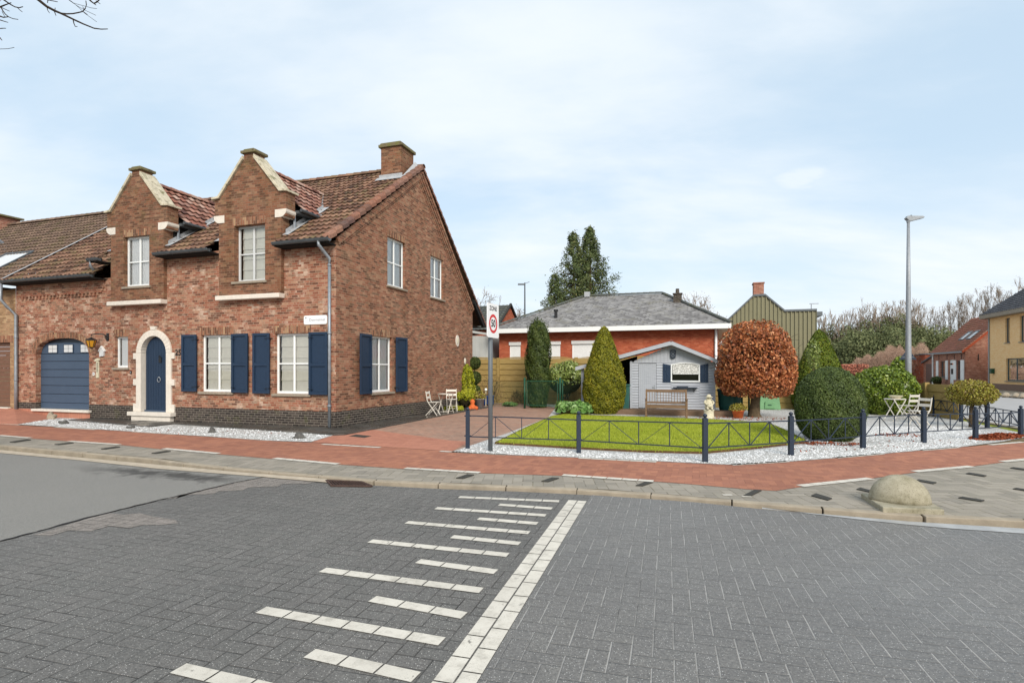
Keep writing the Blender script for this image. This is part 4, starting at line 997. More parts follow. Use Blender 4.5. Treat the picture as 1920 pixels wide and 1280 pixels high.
# gutters and downpipes
gutter(H, D1+1.16, D2-1.15, -.46, 5.16); gutter(H, D2+1.15, .12, -.46, 5.16); gutter(H, -8.98, D1-1.15, -.46, 5.16); gutter(H, -13.35, -8.85, -.46, 4.67)
for a, b, z in ((D1+1.14,D2-1.14,5.06),(D2+1.14,.0,5.06),(-13.24,-8.8,4.56),(-8.95,D1-1.14,5.06)):
    so_ = MB(); so_.box(a, b, -.40, .01, z, z+.03); so_.box(a, b, -.415, -.395, z, z+.12); so_.build('soffit', M['boards'], H)
dp_ = MB(); dp_.tube([(-.22,-.46,5.1),(-.22,-.46,5.0),(-.2,-.30,4.88),(-.16,-.075,4.7),(-.16,-.075,4.5)], .045, 12); dp_.tube([(-.16,-.075,4.55),(-.16,-.075,.06)], .042, 12)
for z in (4.5, 2.62, .62): dp_.tube([(-.16,-.075,z),(-.16,-.075,z+.04)], .056, 12)
dp_.build('downpipe', M['zinc'], H, True)
dp_ = MB(); dp_.tube([(-13.22,-.46,4.6),(-13.22,-.46,4.05),(-13.18,-.30,3.8),(-13.10,-.08,3.55),(-13.10,-.08,1.2),(-13.10,-.08,.2)], .05, 12)
for z in (2.75, 1.25): dp_.tube([(-13.10,-.08,z),(-13.10,-.08,z+.04)], .062, 12)
dp_.build('downpipe', M['zinc'], H, True)
dp_ = MB(); dp_.tube([(-8.9,-.46,5.1),(-8.9,-.46,4.95),(-9.0,-.25,4.8),(-9.05,-.2,4.75)], .04, 10); dp_.build('downpipe', M['zinc'], H, True)
pf = MB(); pf.face([(-13.30,-.42,4.76),(-13.12,-.42,4.78),(-13.12,4.97,8.78),(-13.30,4.97,8.76)]); pf.build('party_flashing', M['lead'], H, fix=False)
# things fixed to the house
def HL(x, y, z): X, Y = W(x, y); return (X, Y, z)
def onwall(name, label, cat, x, y, z, side=False, group=None):
    return thing(name, label, cat, HL(x, y, z), -TH+(PI/2 if side else 0), group)
t = onwall('street_name_plate', 'white rounded street name plate fixed high on the brick front near the downpipe', 'street sign', -.665, -.012, 3.03)
def rrect(w, h, r, n=5):
    P_ = []
    for cx, cy, a0 in ((w/2-r,h/2-r,0),(-w/2+r,h/2-r,PI/2),(-w/2+r,-h/2+r,PI),(w/2-r,-h/2+r,1.5*PI)):
        for i in range(n+1): a = a0+PI/2*i/n; P_.append((cx+r*math.cos(a), cy+r*math.sin(a)))
    return P_
MB().prism(rrect(.77,.25,.05), -.012, .008).build('plate', M['signwhite'], t)
text_mesh('lettering', 'Doornstraat', .105, 'signgrey', t, lambda u, d, z: (u+.06, -.0145, z))
MB().box(-.33,-.30,-.015,-.012,.04,.085).build('crest', M['signgrey'], t)
t = onwall('house_number', 'small black iron house number beside the arched front door', 'house number', -5.72, -.01, 2.16)
text_mesh('digits', '25', .24, 'black', t, lambda u, d, z: (u, -.012, z), bold=.006)
t = onwall('wall_lantern', 'black iron coach lantern with amber glass on a scroll bracket by the garage arch', 'wall lamp', -8.86, 0, 2.62)
l = MB(); l.tube([(.12,-.01,.08),(.05,-.1,.16),(-.1,-.22,.18),(-.22,-.30,.14),(-.22,-.30,.02)], .018, 8)
l.tube([(.1+.07*math.cos(a),-.03-.05*math.sin(a)*.3,.05+.07*math.sin(a)) for a in [i*.5 for i in range(13)]], .012, 6); l.box(.06,.16,-.02,.0,-.05,.2)
l.lathe([(.03,.05),(.15,-.02),(.16,-.04),(.02,-.04)], (-.22,-.30,0), 6); l.lathe([(.02,-.30),(.08,-.27),(.085,-.26),(.02,-.25)], (-.22,-.30,0), 6)
for k_ in range(6):
    a = k_*PI/3; l.bar((-.22+.145*math.cos(a),-.30+.145*math.sin(a),-.04),(-.22+.08*math.cos(a),-.30+.08*math.sin(a),-.26),.012)
l.build('bracket', M['black'], t); MB().lathe([(.075,-.255),(.138,-.045)], (-.22,-.30,0), 6).build('lamp_glass', M['amber'], t)
t = onwall('house_ornament', 'small white house shaped ornament on the wall below the lantern', 'wall ornament', -8.98, 0, 2.2)
MB().prism([(-.1,-.14),(.08,-.12),(.1,.05),(-.01,.16),(-.1,.04)], -.05, 0).build('ornament', M['greyframe'], t); MB().prism([(-.13,.02),(0,.17),(.13,.03),(.13,.06),(0,.21),(-.13,.05)], -.07, -.001).build('ornament_roof', M['white'], t)
t = onwall('wall_thermometer', 'narrow white thermometer plaque with little roof between garage and small window', 'thermometer', -9.2, 0, 1.65)
MB().box(-.06,.06,-.03,0,-.28,.27).build('backboard', M['cream'], t); MB().prism([(-.11,.25),(.11,.29),(.05,.36),(-.08,.33)], -.05, 0).build('top', M['cream'], t); MB().box(-.012,.012,-.036,-.03,-.1,.22).build('scale', M['black'], t)
t = onwall('key_switch', 'tiny white key switch box on the wall beside the blue garage door', 'switch box', -9.38, 0, 1.5)
MB().box(-.035,.035,-.03,0,-.05,.05).build('housing', M['white'], t); MB().box(-.015,.015,-.034,-.03,-.02,.02).build('lock', M['black'], t)
t = onwall('door_bell', 'small dark door bell left of the stone door surround', 'door bell', -7.72, 0, 1.55)
MB().box(-.03,.03,-.025,0,-.05,.05).build('housing', M['black'], t); MB().ball((0,-.026,0), .012).build('button', M['white'], t)
for z, h, w_, lab in ((2.83,.24,.13,'larger white oval wall plaque on the gable wall near its rear corner'), (2.0,.13,.07,'smaller white oval wall plaque low on the gable wall behind the golden shrub')):
    y = 8.18 if h > .2 else 8.99
    t = onwall('wall_plaque', lab, 'wall plaque', 0, y, z, True)
    MB().prism([(w_*math.cos(a*PI/8)*1.3, h*math.sin(a*PI/8)) for a in range(16)], -.03, 0).build('plaque', M['stone'], t, bevel=.006); MB().ball((0,-.035,0), (w_*.6,.02,h*.6)).build('relief', M['cream'], t, True)

# ------------------------------------------------------------ neighbouring terrace on the left
T_ = thing('terraced_house', 'adjoining beige brick terraced house with brown garage door and tiled roof', 'house', (CX,CY,0), -TH)
w = MB(); wall(w, -24, -13.245, -.1, [(-24,4.5),(-13.245,4.5)], [(-16.1,-13.55,.28,2.6,None)], .15)
w.build('wall', M['brick_beige'], T_, fix=False)
m_ = MB()
for i in range(15): z = .31+i*.153; m_.box(-16.2,-13.5,.12,.15,z+.004,z+.149)
o = m_.build('garage_door', plain('brown garage door', col(112,80,62), .5, .3, .1), T_, bevel=.006)
m_ = MB(); m_.box(-16.2,-13.5,-.1,.15,.2,.3); m_.build('threshold', M['stone'], o)
m_ = MB(); m_.box(-16.3,-13.4,-.012,.02,2.602,2.85); m_.build('lintel', M['brick_soldier'], T_, fix=False)
xfN, LN = slope_xf(-.40,4.55,4.97,8.62)
def sk(x, s): return not (-16.9 < x < -15.3 and 1.35 < s < 2.75)
tiles(T_, 'roof', M['tile_grey'], xfN, -24, -13.27, 0, LN, mask=sk)
m_ = MB(); m_.face([(-24,11,3.6),(-13.27,11,3.6),(-13.27,4.97,8.62),(-24,4.97,8.62)]); m_.build('rear_roof', M['tile_grey'], T_, fix=False)
ridge_tiles(T_, (-24,4.97,8.65), (-13.3,4.97,8.65), mat=M['tile_grey'])
gutter(T_, -24, -13.4, -.44, 4.56)
m_ = MB(); m_.box(-24,-13.3,-.4,0,4.44,4.48); m_.build('soffit', M['boards'], T_)
m_ = MB(lambda x, s, h: xfN(x, s, h)); m_.box(-16.95,-16.87,1.3,2.8,-.05,.10); m_.box(-15.33,-15.25,1.3,2.8,-.05,.10); m_.box(-16.87,-15.33,2.72,2.8,-.05,.10); m_.box(-16.87,-15.33,1.3,1.38,-.05,.10)
o = m_.build('skylight', M['gutter'], T_); m_ = MB(lambda x, s, h: xfN(x, s, h)); m_.box(-16.87,-15.33,1.38,2.72,.0,.06); m_.build('skylight_pane', M['greyframe'], o)
m_ = MB(); m_.box(-23.8,-22.35,4.3,5.4,8.0,9.02); o = m_.build('chimney', M['brick_red'], T_); m_ = MB(); m_.box(-23.9,-22.2,4.2,5.5,9.022,9.10); m_.build('chimney_cap', M['cap'], o)
m_ = MB(lambda x, s, h: xfN(x, s, h)); m_.tube([(-19.2,4.2,0),(-19.2,4.1,.3)], .08, 10); m_.build('roof_vent', M['zinc'], T_)
# ------------------------------------------------------------ foliage helpers
def unit(v): return v/np.maximum(np.linalg.norm(v, axis=1, keepdims=True), 1e-9)
def leaf_quads(Pp, Nn, size, tilt=.7, aspect=.55, svar=.4):
    n = len(Pp); Nn = unit(Nn+rng.normal(0, tilt, (n,3)))
    t = unit(np.cross(Nn, rng.normal(0,1,(n,3)))); b = np.cross(Nn, t)
    s = size*(1+rng.uniform(-svar, svar, n))[:,None]
    fold = Nn*s*.15
    return np.stack([Pp-t*s, Pp-b*s*aspect+fold, Pp+t*s, Pp+b*s*aspect+fold], 1).reshape(-1,3)
def leaves(name, Pp, Nn, size, mat, parent, tilt=.7, aspect=.55, vals=None, svar=.4):
    n = len(Pp)
    if vals is None: vals = rng.uniform(0,1,n)
    return fastmesh(name, leaf_quads(Pp, Nn, size, tilt, aspect, svar), 4, np.clip(vals,0,1), M[mat], parent)
def lowf(a, z, k=3, seed=0):
    r = np.random.default_rng(seed); s = np.zeros_like(a)
    for i in range(6):
        s += r.uniform(.3,1)*np.sin(a*r.integers(1,k+4)+r.uniform(0,6.28)+z*r.uniform(2,9))
    return s/3
def topiary(parent, prof, n, size, mat, rough=.04, seed=0, depth=.12, sx=1., sy=1., tilt=.6, core='core', corek=.88, name='foliage', aspect=.55, strands=0):
    """prof: list of (z, r) bottom to top"""
    zs = np.array([p[0] for p in prof]); rs = np.array([p[1] for p in prof])
    zz = np.linspace(zs[0], zs[-1], 400); rr = np.interp(zz, zs, rs)
    wgt = (rr+.02)*np.sqrt(1+np.gradient(rr, zz)**2); cdf = np.cumsum(wgt); cdf /= cdf[-1]
    z = np.interp(rng.uniform(0,1,n), cdf, zz); a = rng.uniform(0, 2*PI, n); r = np.interp(z, zs, rs)
    dr = np.interp(z, zz, np.gradient(rr, zz))
    lf = lowf(a, z, 4, seed)
    r = r*(1+rough*lf)*(1-depth*rng.uniform(0,1,n)**2.2)
    if strands: r *= 1+.05*np.sin(a*strands+z*1.5)
    Pp = np.stack([r*np.cos(a)*sx, r*np.sin(a)*sy, z+rng.normal(0,.006,n)], 1)
    Nn = np.stack([np.cos(a), np.sin(a), -dr], 1); Nn = unit(Nn)
    stray = rng.uniform(0,1,n) < .035; Pp[stray] += Nn[stray]*rng.uniform(.01,size*1.6,(stray.sum(),1))
    v = .5+.28*lf+rng.normal(0,.2,n)
    leaves(name, Pp, Nn, size, mat, parent, tilt, aspect, v)
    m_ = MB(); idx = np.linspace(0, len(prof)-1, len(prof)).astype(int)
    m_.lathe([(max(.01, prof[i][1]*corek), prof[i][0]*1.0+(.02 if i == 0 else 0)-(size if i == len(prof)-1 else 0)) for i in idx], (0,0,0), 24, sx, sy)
    m_.build('shade_core', M[core], parent, True)  # closed dark body added to give shade behind the leaves
def branch(mb, p, d, L_, r, depth, rr, n=5, kids_=3, spread=.6, up=.1, bend=.15, minr=.004, lenk=.7, tips=None):
    pts = [Vector(p)]; rs = [r]; d = Vector(d).normalized(); seg = 4
    for i in range(seg):
        d = (d+Vector((rr.gauss(0,bend), rr.gauss(0,bend), rr.gauss(0,bend)+up))).normalized()
        pts.append(pts[-1]+d*L_/seg); rs.append(max(minr, r*(1-.55*(i+1)/seg)))
    mb.tube(pts, rs, n, cap=False)
    if tips is not None and depth <= 1: tips.append(tuple(pts[-1])); tips.append(tuple(pts[2]))
    if depth <= 0: return
    for k_ in range(kids_):
        i = rr.choice([2,3,4]) if k_ else 4
        a = rr.uniform(0, 2*PI); q = d.orthogonal().normalized(); q.rotate(Matrix.Rotation(a, 3, d))
        nd = (d+q*spread*rr.uniform(.5,1.3)).normalized()
        branch(mb, pts[i], nd, L_*lenk*rr.uniform(.7,1.15), rs[i]*.75, depth-1, rr, max(3,n-1), kids_, spread, up, bend, minr, lenk, tips)
def trunk_tube(pts, rs, parent, mat='bark', n=10, name='trunk'):
    return MB().tube(pts, rs, n).build(name, M[mat], parent, True)

# ------------------------------------------------------------ garden plants
def at(u, v, z=0): X, Y = G(u, v, z); return (X, Y, z)
t = thing('clipped_cone_tree', 'tall egg shaped golden green clipped conifer left of the garden shed', 'topiary', (3.42,20.6,0))
topiary(t, [(.02,.52),(.3,.70),(.7,.78),(1.2,.77),(1.7,.66),(2.2,.50),(2.7,.33),(3.05,.19),(3.2,.08),(3.24,.01)], 26000, .034, 'l_yellowcone', .035, 1, .1)
trunk_tube([(0,0,-.05),(0,0,.4)], [.09,.07], t)
t = thing('clipped_cone_tree', 'dark green clipped cone conifer behind the big ball bush', 'topiary', (12.35,22.3,0))
topiary(t, [(.02,.8),(.3,.98),(.8,1.02),(1.3,.92),(1.8,.74),(2.3,.55),(2.8,.34),(3.1,.17),(3.22,.05),(3.25,.01)], 24000, .036, 'l_cone2', .05, 2, .12)
trunk_tube([(0,0,-.05),(0,0,.4)], [.1,.08], t)
t = thing('clipped_ball_bush', 'large round dark green clipped yew behind the navy fence', 'bush', (7.42,12.95,0))
topiary(t, [(.03,.44),(.15,.58),(.35,.68),(.6,.73),(.9,.74),(1.2,.67),(1.42,.55),(1.58,.38),(1.67,.20),(1.7,.02)], 42000, .021, 'l_ball', .02, 3, .08)
trunk_tube([(0,0,-.05),(0,0,.4)], [.1,.08], t)
t = thing('upright_yew', 'dark columnar yew standing by the wooden fence behind the green gate', 'tree', (1.13,23.9,0))
topiary(t, [(.02,.34),(.5,.42),(1.2,.50),(2.2,.53),(3.0,.46),(3.4,.36),(3.62,.24),(3.7,.08)], 17000, .05, 'l_yew', .16, 5, .3, tilt=.4, corek=.74, aspect=.3, strands=9)
trunk_tube([(0,0,-.05),(0,0,.6)], [.1,.08], t, 'bark_dark')
# ragged tips of the yew
Pn = rng.normal(0,1,(700,3)); an = rng.uniform(0,2*PI,700); rr_ = rng.uniform(.1,.5,700)
leaves('upright_sprays', np.stack([rr_*np.cos(an), rr_*np.sin(an), rng.uniform(3.2,4.0,700)-rr_*.9],1), np.stack([np.cos(an),np.sin(an),0*an],1), .06, 'l_yew', t, .4, .3)
def blob_bush(name, label, cat, loc, R, n, size, mat, seed, base=.0, lumps=22, group=None, core='core', tilt=.6, lump=.32, corek=.72, aspect=.5):
    t = thing(name, label, cat, loc, 0, group); r = np.random.default_rng(seed)
    d = unit(r.normal(0,1,(lumps,3))); d[:,2] = np.abs(d[:,2])*1.0-.25
    c = d*np.array(R)*(1-lump)*r.uniform(.75,1.05,(lumps,1)); c[:,2] += R[2]*.98
    k_ = n//lumps; Pp = []; Nn = []; vv = []
    for i in range(lumps):
        q = unit(r.normal(0,1,(k_,3))); q[:,2] = np.where(q[:,2] < -.35, -q[:,2], q[:,2]); rad = lump*np.mean(R)*1.5*r.uniform(.8,1.15)
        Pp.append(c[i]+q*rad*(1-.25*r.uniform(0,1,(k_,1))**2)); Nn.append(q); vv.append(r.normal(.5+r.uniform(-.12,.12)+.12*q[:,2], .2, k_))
    Pp = np.concatenate(Pp); ok = Pp[:,2] > base+.02
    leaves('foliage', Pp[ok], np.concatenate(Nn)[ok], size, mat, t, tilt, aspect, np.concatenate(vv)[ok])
    m_ = MB(); m_.ball((0,0,R[2]*.95), (R[0]*corek,R[1]*corek,R[2]*corek), 16, 10); m_.build('shade_core', M[core], t, True)  # solid dark ball added as shade inside the bush
    rb_ = random.Random(seed); b_ = MB()
    for i in range(7): branch(b_, (rb_.uniform(-.15,.15),rb_.uniform(-.15,.15),-.02), (rb_.uniform(-1,1),rb_.uniform(-1,1),1.2), R[2]*.9, .025, 1, rb_)
    b_.build('stems', M['bark_dark'], t); return t
t = thing('laurel_bush', 'wide glossy yellow green laurel bush beside the folding table', 'bush', (13.62,20.3,0))
topiary(t, [(.03,.55),(.25,.78),(.6,.98),(.9,1.06),(1.2,1.00),(1.45,.82),(1.62,.56),(1.72,.28),(1.75,.02)], 15000, .046, 'l_bush', .09, 11, .28, tilt=.9, corek=.76)
trunk_tube([(0,0,-.05),(0,0,.4)], [.06,.05], t)
blob_bush('rhododendron_bush', 'spreading yellow green rhododendron behind the green gate and mesh', 'bush', (2.35,24.6,.35), (1.05,.8,.85), 9000, .055, 'l_rhodo', 12, lumps=30)
blob_bush('bergenia_clump', 'low clump of broad pale green leaves at the lawn corner by the gate', 'plant', (2.15,20.2,-.05), (.8,.45,.22), 1500, .095, 'l_hosta', 13, lumps=26, lump=.28, tilt=.8, aspect=.7)
blob_bush('golden_shrub', 'golden leaved shrub growing up the rear corner of the house', 'bush', (-1.95,23.2,0), (.42,.4,.45), 5000, .035, 'l_gold', 14)
t = thing('climbing_golden_shrub', 'tall narrow yellow green climber against the rear corner of the gable', 'plant', (-1.93,23.75,0))
topiary(t, [(.02,.4),(.5,.42),(1.0,.30),(1.4,.26),(1.7,.16),(1.85,.04)], 7000, .038, 'l_gold', .2, 8, .3, tilt=.9)
blob_bush('ground_plant', 'small bright green ground plant on the path edge by the folding table', 'plant', (*W(.45,6.9),0), (.45,.25,.08), 1300, .03, 'l_gold', 15)
blob_bush('ground_plant', 'low green cushion plant on gravel beside the blue pot', 'plant', (*G(955,762),0), (.4,.25,.07), 1100, .03, 'l_hosta', 16)
# spiral topiary of two dark balls
t = thing('ball_topiary', 'dark box topiary of stacked balls at the end of the gable wall', 'topiary', (-1.66,24.6,0))
trunk_tube([(0,0,0),(0,0,1.9)], [.035,.03], t)
for z, r in ((1.92,.28),(1.27,.30),(.72,.26)):
    q = unit(rng.normal(0,1,(2200,3))); leaves('leaf_ball', q*r*rng.uniform(.88,1.03,(2200,1))+np.array([0,0,z]), q, .025, 'l_yew', t)
    m_ = MB(); m_.ball((0,0,z), r*.88); m_.build('shade_core', M['core'], t, True)  # dark filler ball, paints the shade between the leaves
# bare twiggy shrubs
def twig_shrub(label, loc, R, h, n, mat='l_twig', name='bare_shrub', seed=1, group=None):
    t = thing(name, label, 'shrub', loc, 0, group); b_ = MB(); rb_ = random.Random(seed)
    for i in range(12): branch(b_, (rb_.uniform(-.1,.1),rb_.uniform(-.1,.1),-.02), (rb_.uniform(-R,R)/h,rb_.uniform(-R,R)/h,1), h*.6, .012, 2, rb_, 4, 3, .5, .1, .15, .003)
    b_.build('stems', M['bark_dark'], t)
    r = np.random.default_rng(seed); q = unit(r.normal(0,1,(n,3))); q[:,2] = np.abs(q[:,2]); rad = r.uniform(.2,1,(n,1))**.6
    leaves('seed_heads', q*rad*np.array([R,R,h]), q, .03, mat, t, 1., .35); return t
twig_shrub('airy light brown bare shrub in front of the wooden fence', (-1.0,25.9,0), .85, 1.25, 1500, seed=3)
twig_shrub('small brown heather clump left of the green gate', (*G(972,757),0), .5, .6, 1600, 'l_twig', seed=4)
# beech standard
t = thing('beech_tree', 'clipped standard beech with rust brown leaves and thick grey trunk', 'tree', (8.40,19.15,0))
trunk_tube([(-.02,.0,-.05),(-.04,0,.1),(.0,0,.5),(.03,0,.95),(.02,0,1.5),(.05,0,2.3)], [.27,.20,.15,.16,.13,.06], t, 'bark', 14)
b_ = MB(); rb_ = random.Random(5)
for i in range(16):
    a = i*2.4; branch(b_, (0,0,.95+.07*i), (math.cos(a),math.sin(a),.5), .85, .035, 2, rb_, 5, 3, .55, .05, .15, .005)
b_.build('limbs', M['bark_dark'], t)
n = 21000; q = unit(rng.normal(0,1,(n,3))); rad = 1-.42*rng.uniform(0,1,n)**1.7
a = np.arctan2(q[:,1], q[:,0]); el = q[:,2]
lf = lowf(a, el*2.2, 5, 21)
# dome: flat-ish bottom, rounded top
sxy = 1.30*(1+.045*lf)*rad; Z = 1.62+np.where(el > 0, el*1.70, el*.92)*rad*(1+.03*lf)
hor = np.sqrt(1-el**2); hor = np.where(el < 0, hor**.3, hor**.75)
Pp = np.stack([np.cos(a)*hor*sxy, np.sin(a)*hor*sxy, Z], 1)
hole_ = (lowf(a*1.7, el*5, 6, 33)+rng.normal(0,.2,n)) > .78
keep = ~hole_
lo = Pp[:,2] > .68
Pp, q2 = Pp[keep&lo], q[keep&lo]
leaves('crown', Pp, q2, .046, 'l_beech', t, .9, .6, None, .55)
m_ = MB(); m_.ball((0,0,1.9), (.92,.92,.98), 20, 12); m_.build('shade_core', M['core_beech'], t, True)  # solid dark ellipsoid added as the crown's inner shade
# small standard with twin stems
t = thing('small_standard_tree', 'low umbrella shaped small tree with bronze and yellow leaves at the fence corner', 'tree', (13.05,15.75,0))
trunk_tube([(0,0,-.03),(.0,0,.4),(.02,0,.8)], [.075,.06,.05], t, 'bark')
b_ = MB(); rb_ = random.Random(9)
for i in range(12): a = i*2.4; branch(b_, (0,0,.6+.01*i), (math.cos(a),math.sin(a),.35), .4, .02, 2, rb_, 5, 3, .6, .05, .2, .004)
b_.build('limbs', M['bark_dark'], t)
n = 8500; q = unit(rng.normal(0,1,(n,3))); rad = 1-.35*rng.uniform(0,1,n)**1.5; a = np.arctan2(q[:,1], q[:,0]); lf = lowf(a, q[:,2]*3, 4, 4)
Pp = np.stack([q[:,0]*.60*rad*(1+.08*lf), q[:,1]*.60*rad*(1+.08*lf), .93+np.where(q[:,2] > 0, q[:,2]*.42, q[:,2]*.30)*rad*(1+.06*lf)], 1)
leaves('crown', Pp, q, .028, 'l_small', t, 1.0, .55)
# fallen leaves
def litter(name, label, cx, cy, rx, ry, n, size=.03, rot=0, h=.05, mat='l_litter'):
    r_ = np.sqrt(rng.uniform(0,1,n)); a = rng.uniform(0,2*PI,n); x = r_*np.cos(a)*rx; y = r_*np.sin(a)*ry
    c, s = math.cos(rot), math.sin(rot)
    Pp = np.stack([cx+x*c-y*s, cy+x*s+y*c, .02+rng.uniform(0,h,n)*(1-r_)], 1)
    o = leaves(name, Pp, np.tile([0,0,1.],(n,1)), size, mat, None, .6, .6)
    return struct(o, 'stuff')
litter('leaf_litter', '', *G(1870,820), 1.15, .35, 1500, .035, .5, .10)
litter('leaf_litter', '', *G(1690,817), .6, .35, 110, .03)
litter('leaf_litter', '', *G(1565,834), .7, .25, 160, .03)
litter('leaf_litter', '', *G(1520,832), .35, .12, 60, .03)
litter('leaf_litter', '', *G(1395,785), 1.6, .7, 150, .03)
litter('leaf_litter', '', 4.0, 15, 3.5, 3.5, 40, .03)
litter('gravel_debris', '', *G(1640,835), 3.0, .5, 120, .018, .3, .01)
litter('gravel_debris', '', *G(400,812), 3.0, .5, 90, .016, -.3, .01)

# ------------------------------------------------------------ navy truss fence
posts = [(877,841,764),(1085,849.6,771),(1322,866.5,776),(1483,853.8,772.5),(1618,840.5,767),(1732,830.3,763),(1829,824,762),(1914,816,760.4)]
t = thing('garden_fence', 'low navy metal fence with ball topped posts and triangular truss panels', 'fence', (0,0,0))
PP = [(*G(u, v), v, top) for u, v, top in posts]
PP = [(x, y, CAMZ+(HZ-top)/F*y) for x, y, v, top in PP]
for u, v in ((1851,803),(1802,791)): x, y = G(u, v); PP.append((x, y, .76))
x, y = G(1800,780); PP.append((14.7,19.3,.76))
def post(x, y, h):
    m_ = MB(); s = .042
    m_.box(x-s,x+s,y-s,y+s,-.05,h-.075); m_.lathe([(.045,0),(.05,.012),(.03,.02),(.022,.03),(.036,.045),(.04,.06),(.03,.082),(.004,.095)], (x,y,h-.085), 12)
    for z in (.27, h-.17): m_.box(x-.07,x+.07,y-.012,y+.012,z-.012,z+.012)
    m_.build('post', M['navy_metal'], t, bevel=.004)
def panel(a, b):
    (x0,y0,h0), (x1,y1,h1) = a, b; z0, z1 = .255, None
    d = Vector((x1-x0,y1-y0,0)); L_ = d.length; d.normalize()
    p = lambda s, z: Vector((x0,y0,0))+d*(.05+(L_-.1)*s)+Vector((0,0,z))
    ht = lambda s: h0+(h1-h0)*s-.165
    m_ = MB(); m_.bar(p(0,ht(0)),p(1,ht(1)),.012,.022); m_.bar(p(0,.255),p(1,.255),.012,.022)
    for s in (.25,.5,.75): m_.bar(p(s,.255),p(s,ht(s)),.016)
    for a_, b_ in ((0,.245),(.5,.745)): m_.bar(p(a_+.01,.26),p(b_,ht(b_)-.01),.02,.008)
    for a_, b_ in ((.255,.5),(.755,1)): m_.bar(p(a_,ht(a_)-.01),p(b_-.01,.26),.02,.008)
    m_.build('panel', M['navy_metal'], t)
for q in PP: post(*q)
for a, b in zip(PP[:-1], PP[1:]): panel(a, b)

# ------------------------------------------------------------ street furniture
t = thing('zone_sign', 'zone 50 speed limit sign on a grey steel pole at the pavement edge', 'road sign', (*G(919.5,846),0))
MB().tube([(0,0,-.05),(0,0,2.93)], .046, 16).build('pole', M['pole'], t, True)
ang = math.atan2(-.40, .917)     # normal direction of the plate
nx, ny = math.cos(ang), math.sin(ang); txx, tyy = -ny, nx   # text direction
c0 = (nx*.055+.0, ny*.055)
SX = lambda u, d, z: (c0[0]+txx*u+nx*d, c0[1]+tyy*u+ny*d, 2.62+z)
m_ = MB(SX); m_.prism([(a, b) for a, b in rrect(.52,.68,.035)], -.008, .008); m_.build('plate', M['signwhite'], t)
def annulus(r0, r1, cz, d): 
    m_ = MB(SX)
    for i in range(48):
        a, b = 2*PI*i/48, 2*PI*(i+1)/48
        if r0 > 0: m_.face([(r0*math.cos(a),d,cz+r0*math.sin(a)),(r0*math.cos(b),d,cz+r0*math.sin(b)),(r1*math.cos(b),d,cz+r1*math.sin(b)),(r1*math.cos(a),d,cz+r1*math.sin(a))])
    return m_
annulus(.135, .19, -.06, .010).build('red_ring', M['signred'], t, fix=False)
text_mesh('number', '50', .20, 'signblack', t, lambda u, d, z: SX(u, .011, z-.06), bold=.006)
text_mesh('lettering', 'ZONE', .125, 'signblack', t, lambda u, d, z: SX(u, .011, z+.24), bold=.002)
m_ = MB(SX); m_.box(-.05,.05,-.06,-.009,-.2,-.17); m_.box(-.05,.05,-.06,-.009,.17,.2); m_.build('clamp', M['galv'], t)
t = thing('concrete_bollard', 'weathered concrete half dome bollard on a square base plate at the kerb', 'bollard', (0,0,0))
pl = [G(1614,928,.03), G(1655,955,.03), G(1771,960,.03), G(1722,931,.03)]
m_ = MB(); m_.prism(pl, -.02, .06, 'z'); m_.build('base_plate', M['concrete'], t, bevel=.012)
cx = sum(p[0] for p in pl)/4-.015; cy = sum(p[1] for p in pl)/4
m_ = MB(); prof = [(math.cos(a), math.sin(a)) for a in [PI/2*i/12 for i in range(13)]]
sm = MB(); sm.lathe([(max(r,.004)*.225, .055+z*.32) for r, z in prof], (0,0,0), 40, 1.0, 1.42, .0, 3)
ra = math.radians(62); sm.v = [(cx+x*math.cos(ra)-y*math.sin(ra), cy+x*math.sin(ra)+y*math.cos(ra), z) for x, y, z in sm.v]
sm.build('dome', M['concrete'], t, True)
t = thing('street_lamp', 'tall galvanised street lamp with flat led head behind the laurel bush', 'street lamp', (17.15,24.0,0))
MB().tube([(0,0,-.1),(0,0,2.2),(0,0,5.2),(0,0,8.1)], [.125,.115,.085,.055], 16).build('pole', M['galv'], t, True)
m_ = MB(); m_.prism([(-.14,8.16),(.02,8.02),(.62,8.17),(.66,8.22),(.58,8.26),(-.05,8.27)], -.09, .09); m_.lathe([(.07,0),(.08,.1),(.05,.2)], (0,0,7.98), 10); m_.build('lamp_head', M['galv'], t, bevel=.02)
m_ = MB(); m_.box(.08,.52,-.075,.075,8.06,8.10); m_.v = [(x, y, z+.16*x*1.0) for x, y, z in m_.v]; m_.build('led_panel', M['black'], t); MB().lathe([(.03,0),(.035,.04),(.01,.05)], (.12,0,8.265), 8).build('sensor', M['black'], t)
t = thing('warning_sign', 'dark back of a triangular road sign seen behind the street lamp', 'road sign', (*P(1702,692,28)[:2],0))
MB().tube([(0,0,-.1),(0,0,2.95)], .03, 8).build('pole', M['galv'], t); m_ = MB(); m_.prism([(-.45,2.13),(.45,2.13),(.02,2.66),(-.02,2.66)], -.02, 0); m_.build('plate', M['navy_metal'], t, bevel=.01)
m_ = MB(); m_.box(-.3,.3,-.035,-.021,2.24,2.28); m_.build('bracket', M['pole'], t)
t = thing('lamp_mast', 'distant dark street light mast rising behind the bungalow roof', 'street lamp', (*P(984,692,60)[:2],0))
MB().tube([(0,0,0),(0,0,11.0)], [.13,.07], 8).build('pole', M['pole'], t); m_ = MB(); m_.box(-.75,.05,-.12,.12,10.75,10.9); m_.tube([(0,0,10.9),(.5,0,11.1)], .03, 6); m_.build('lamp_head', M['pole'], t)
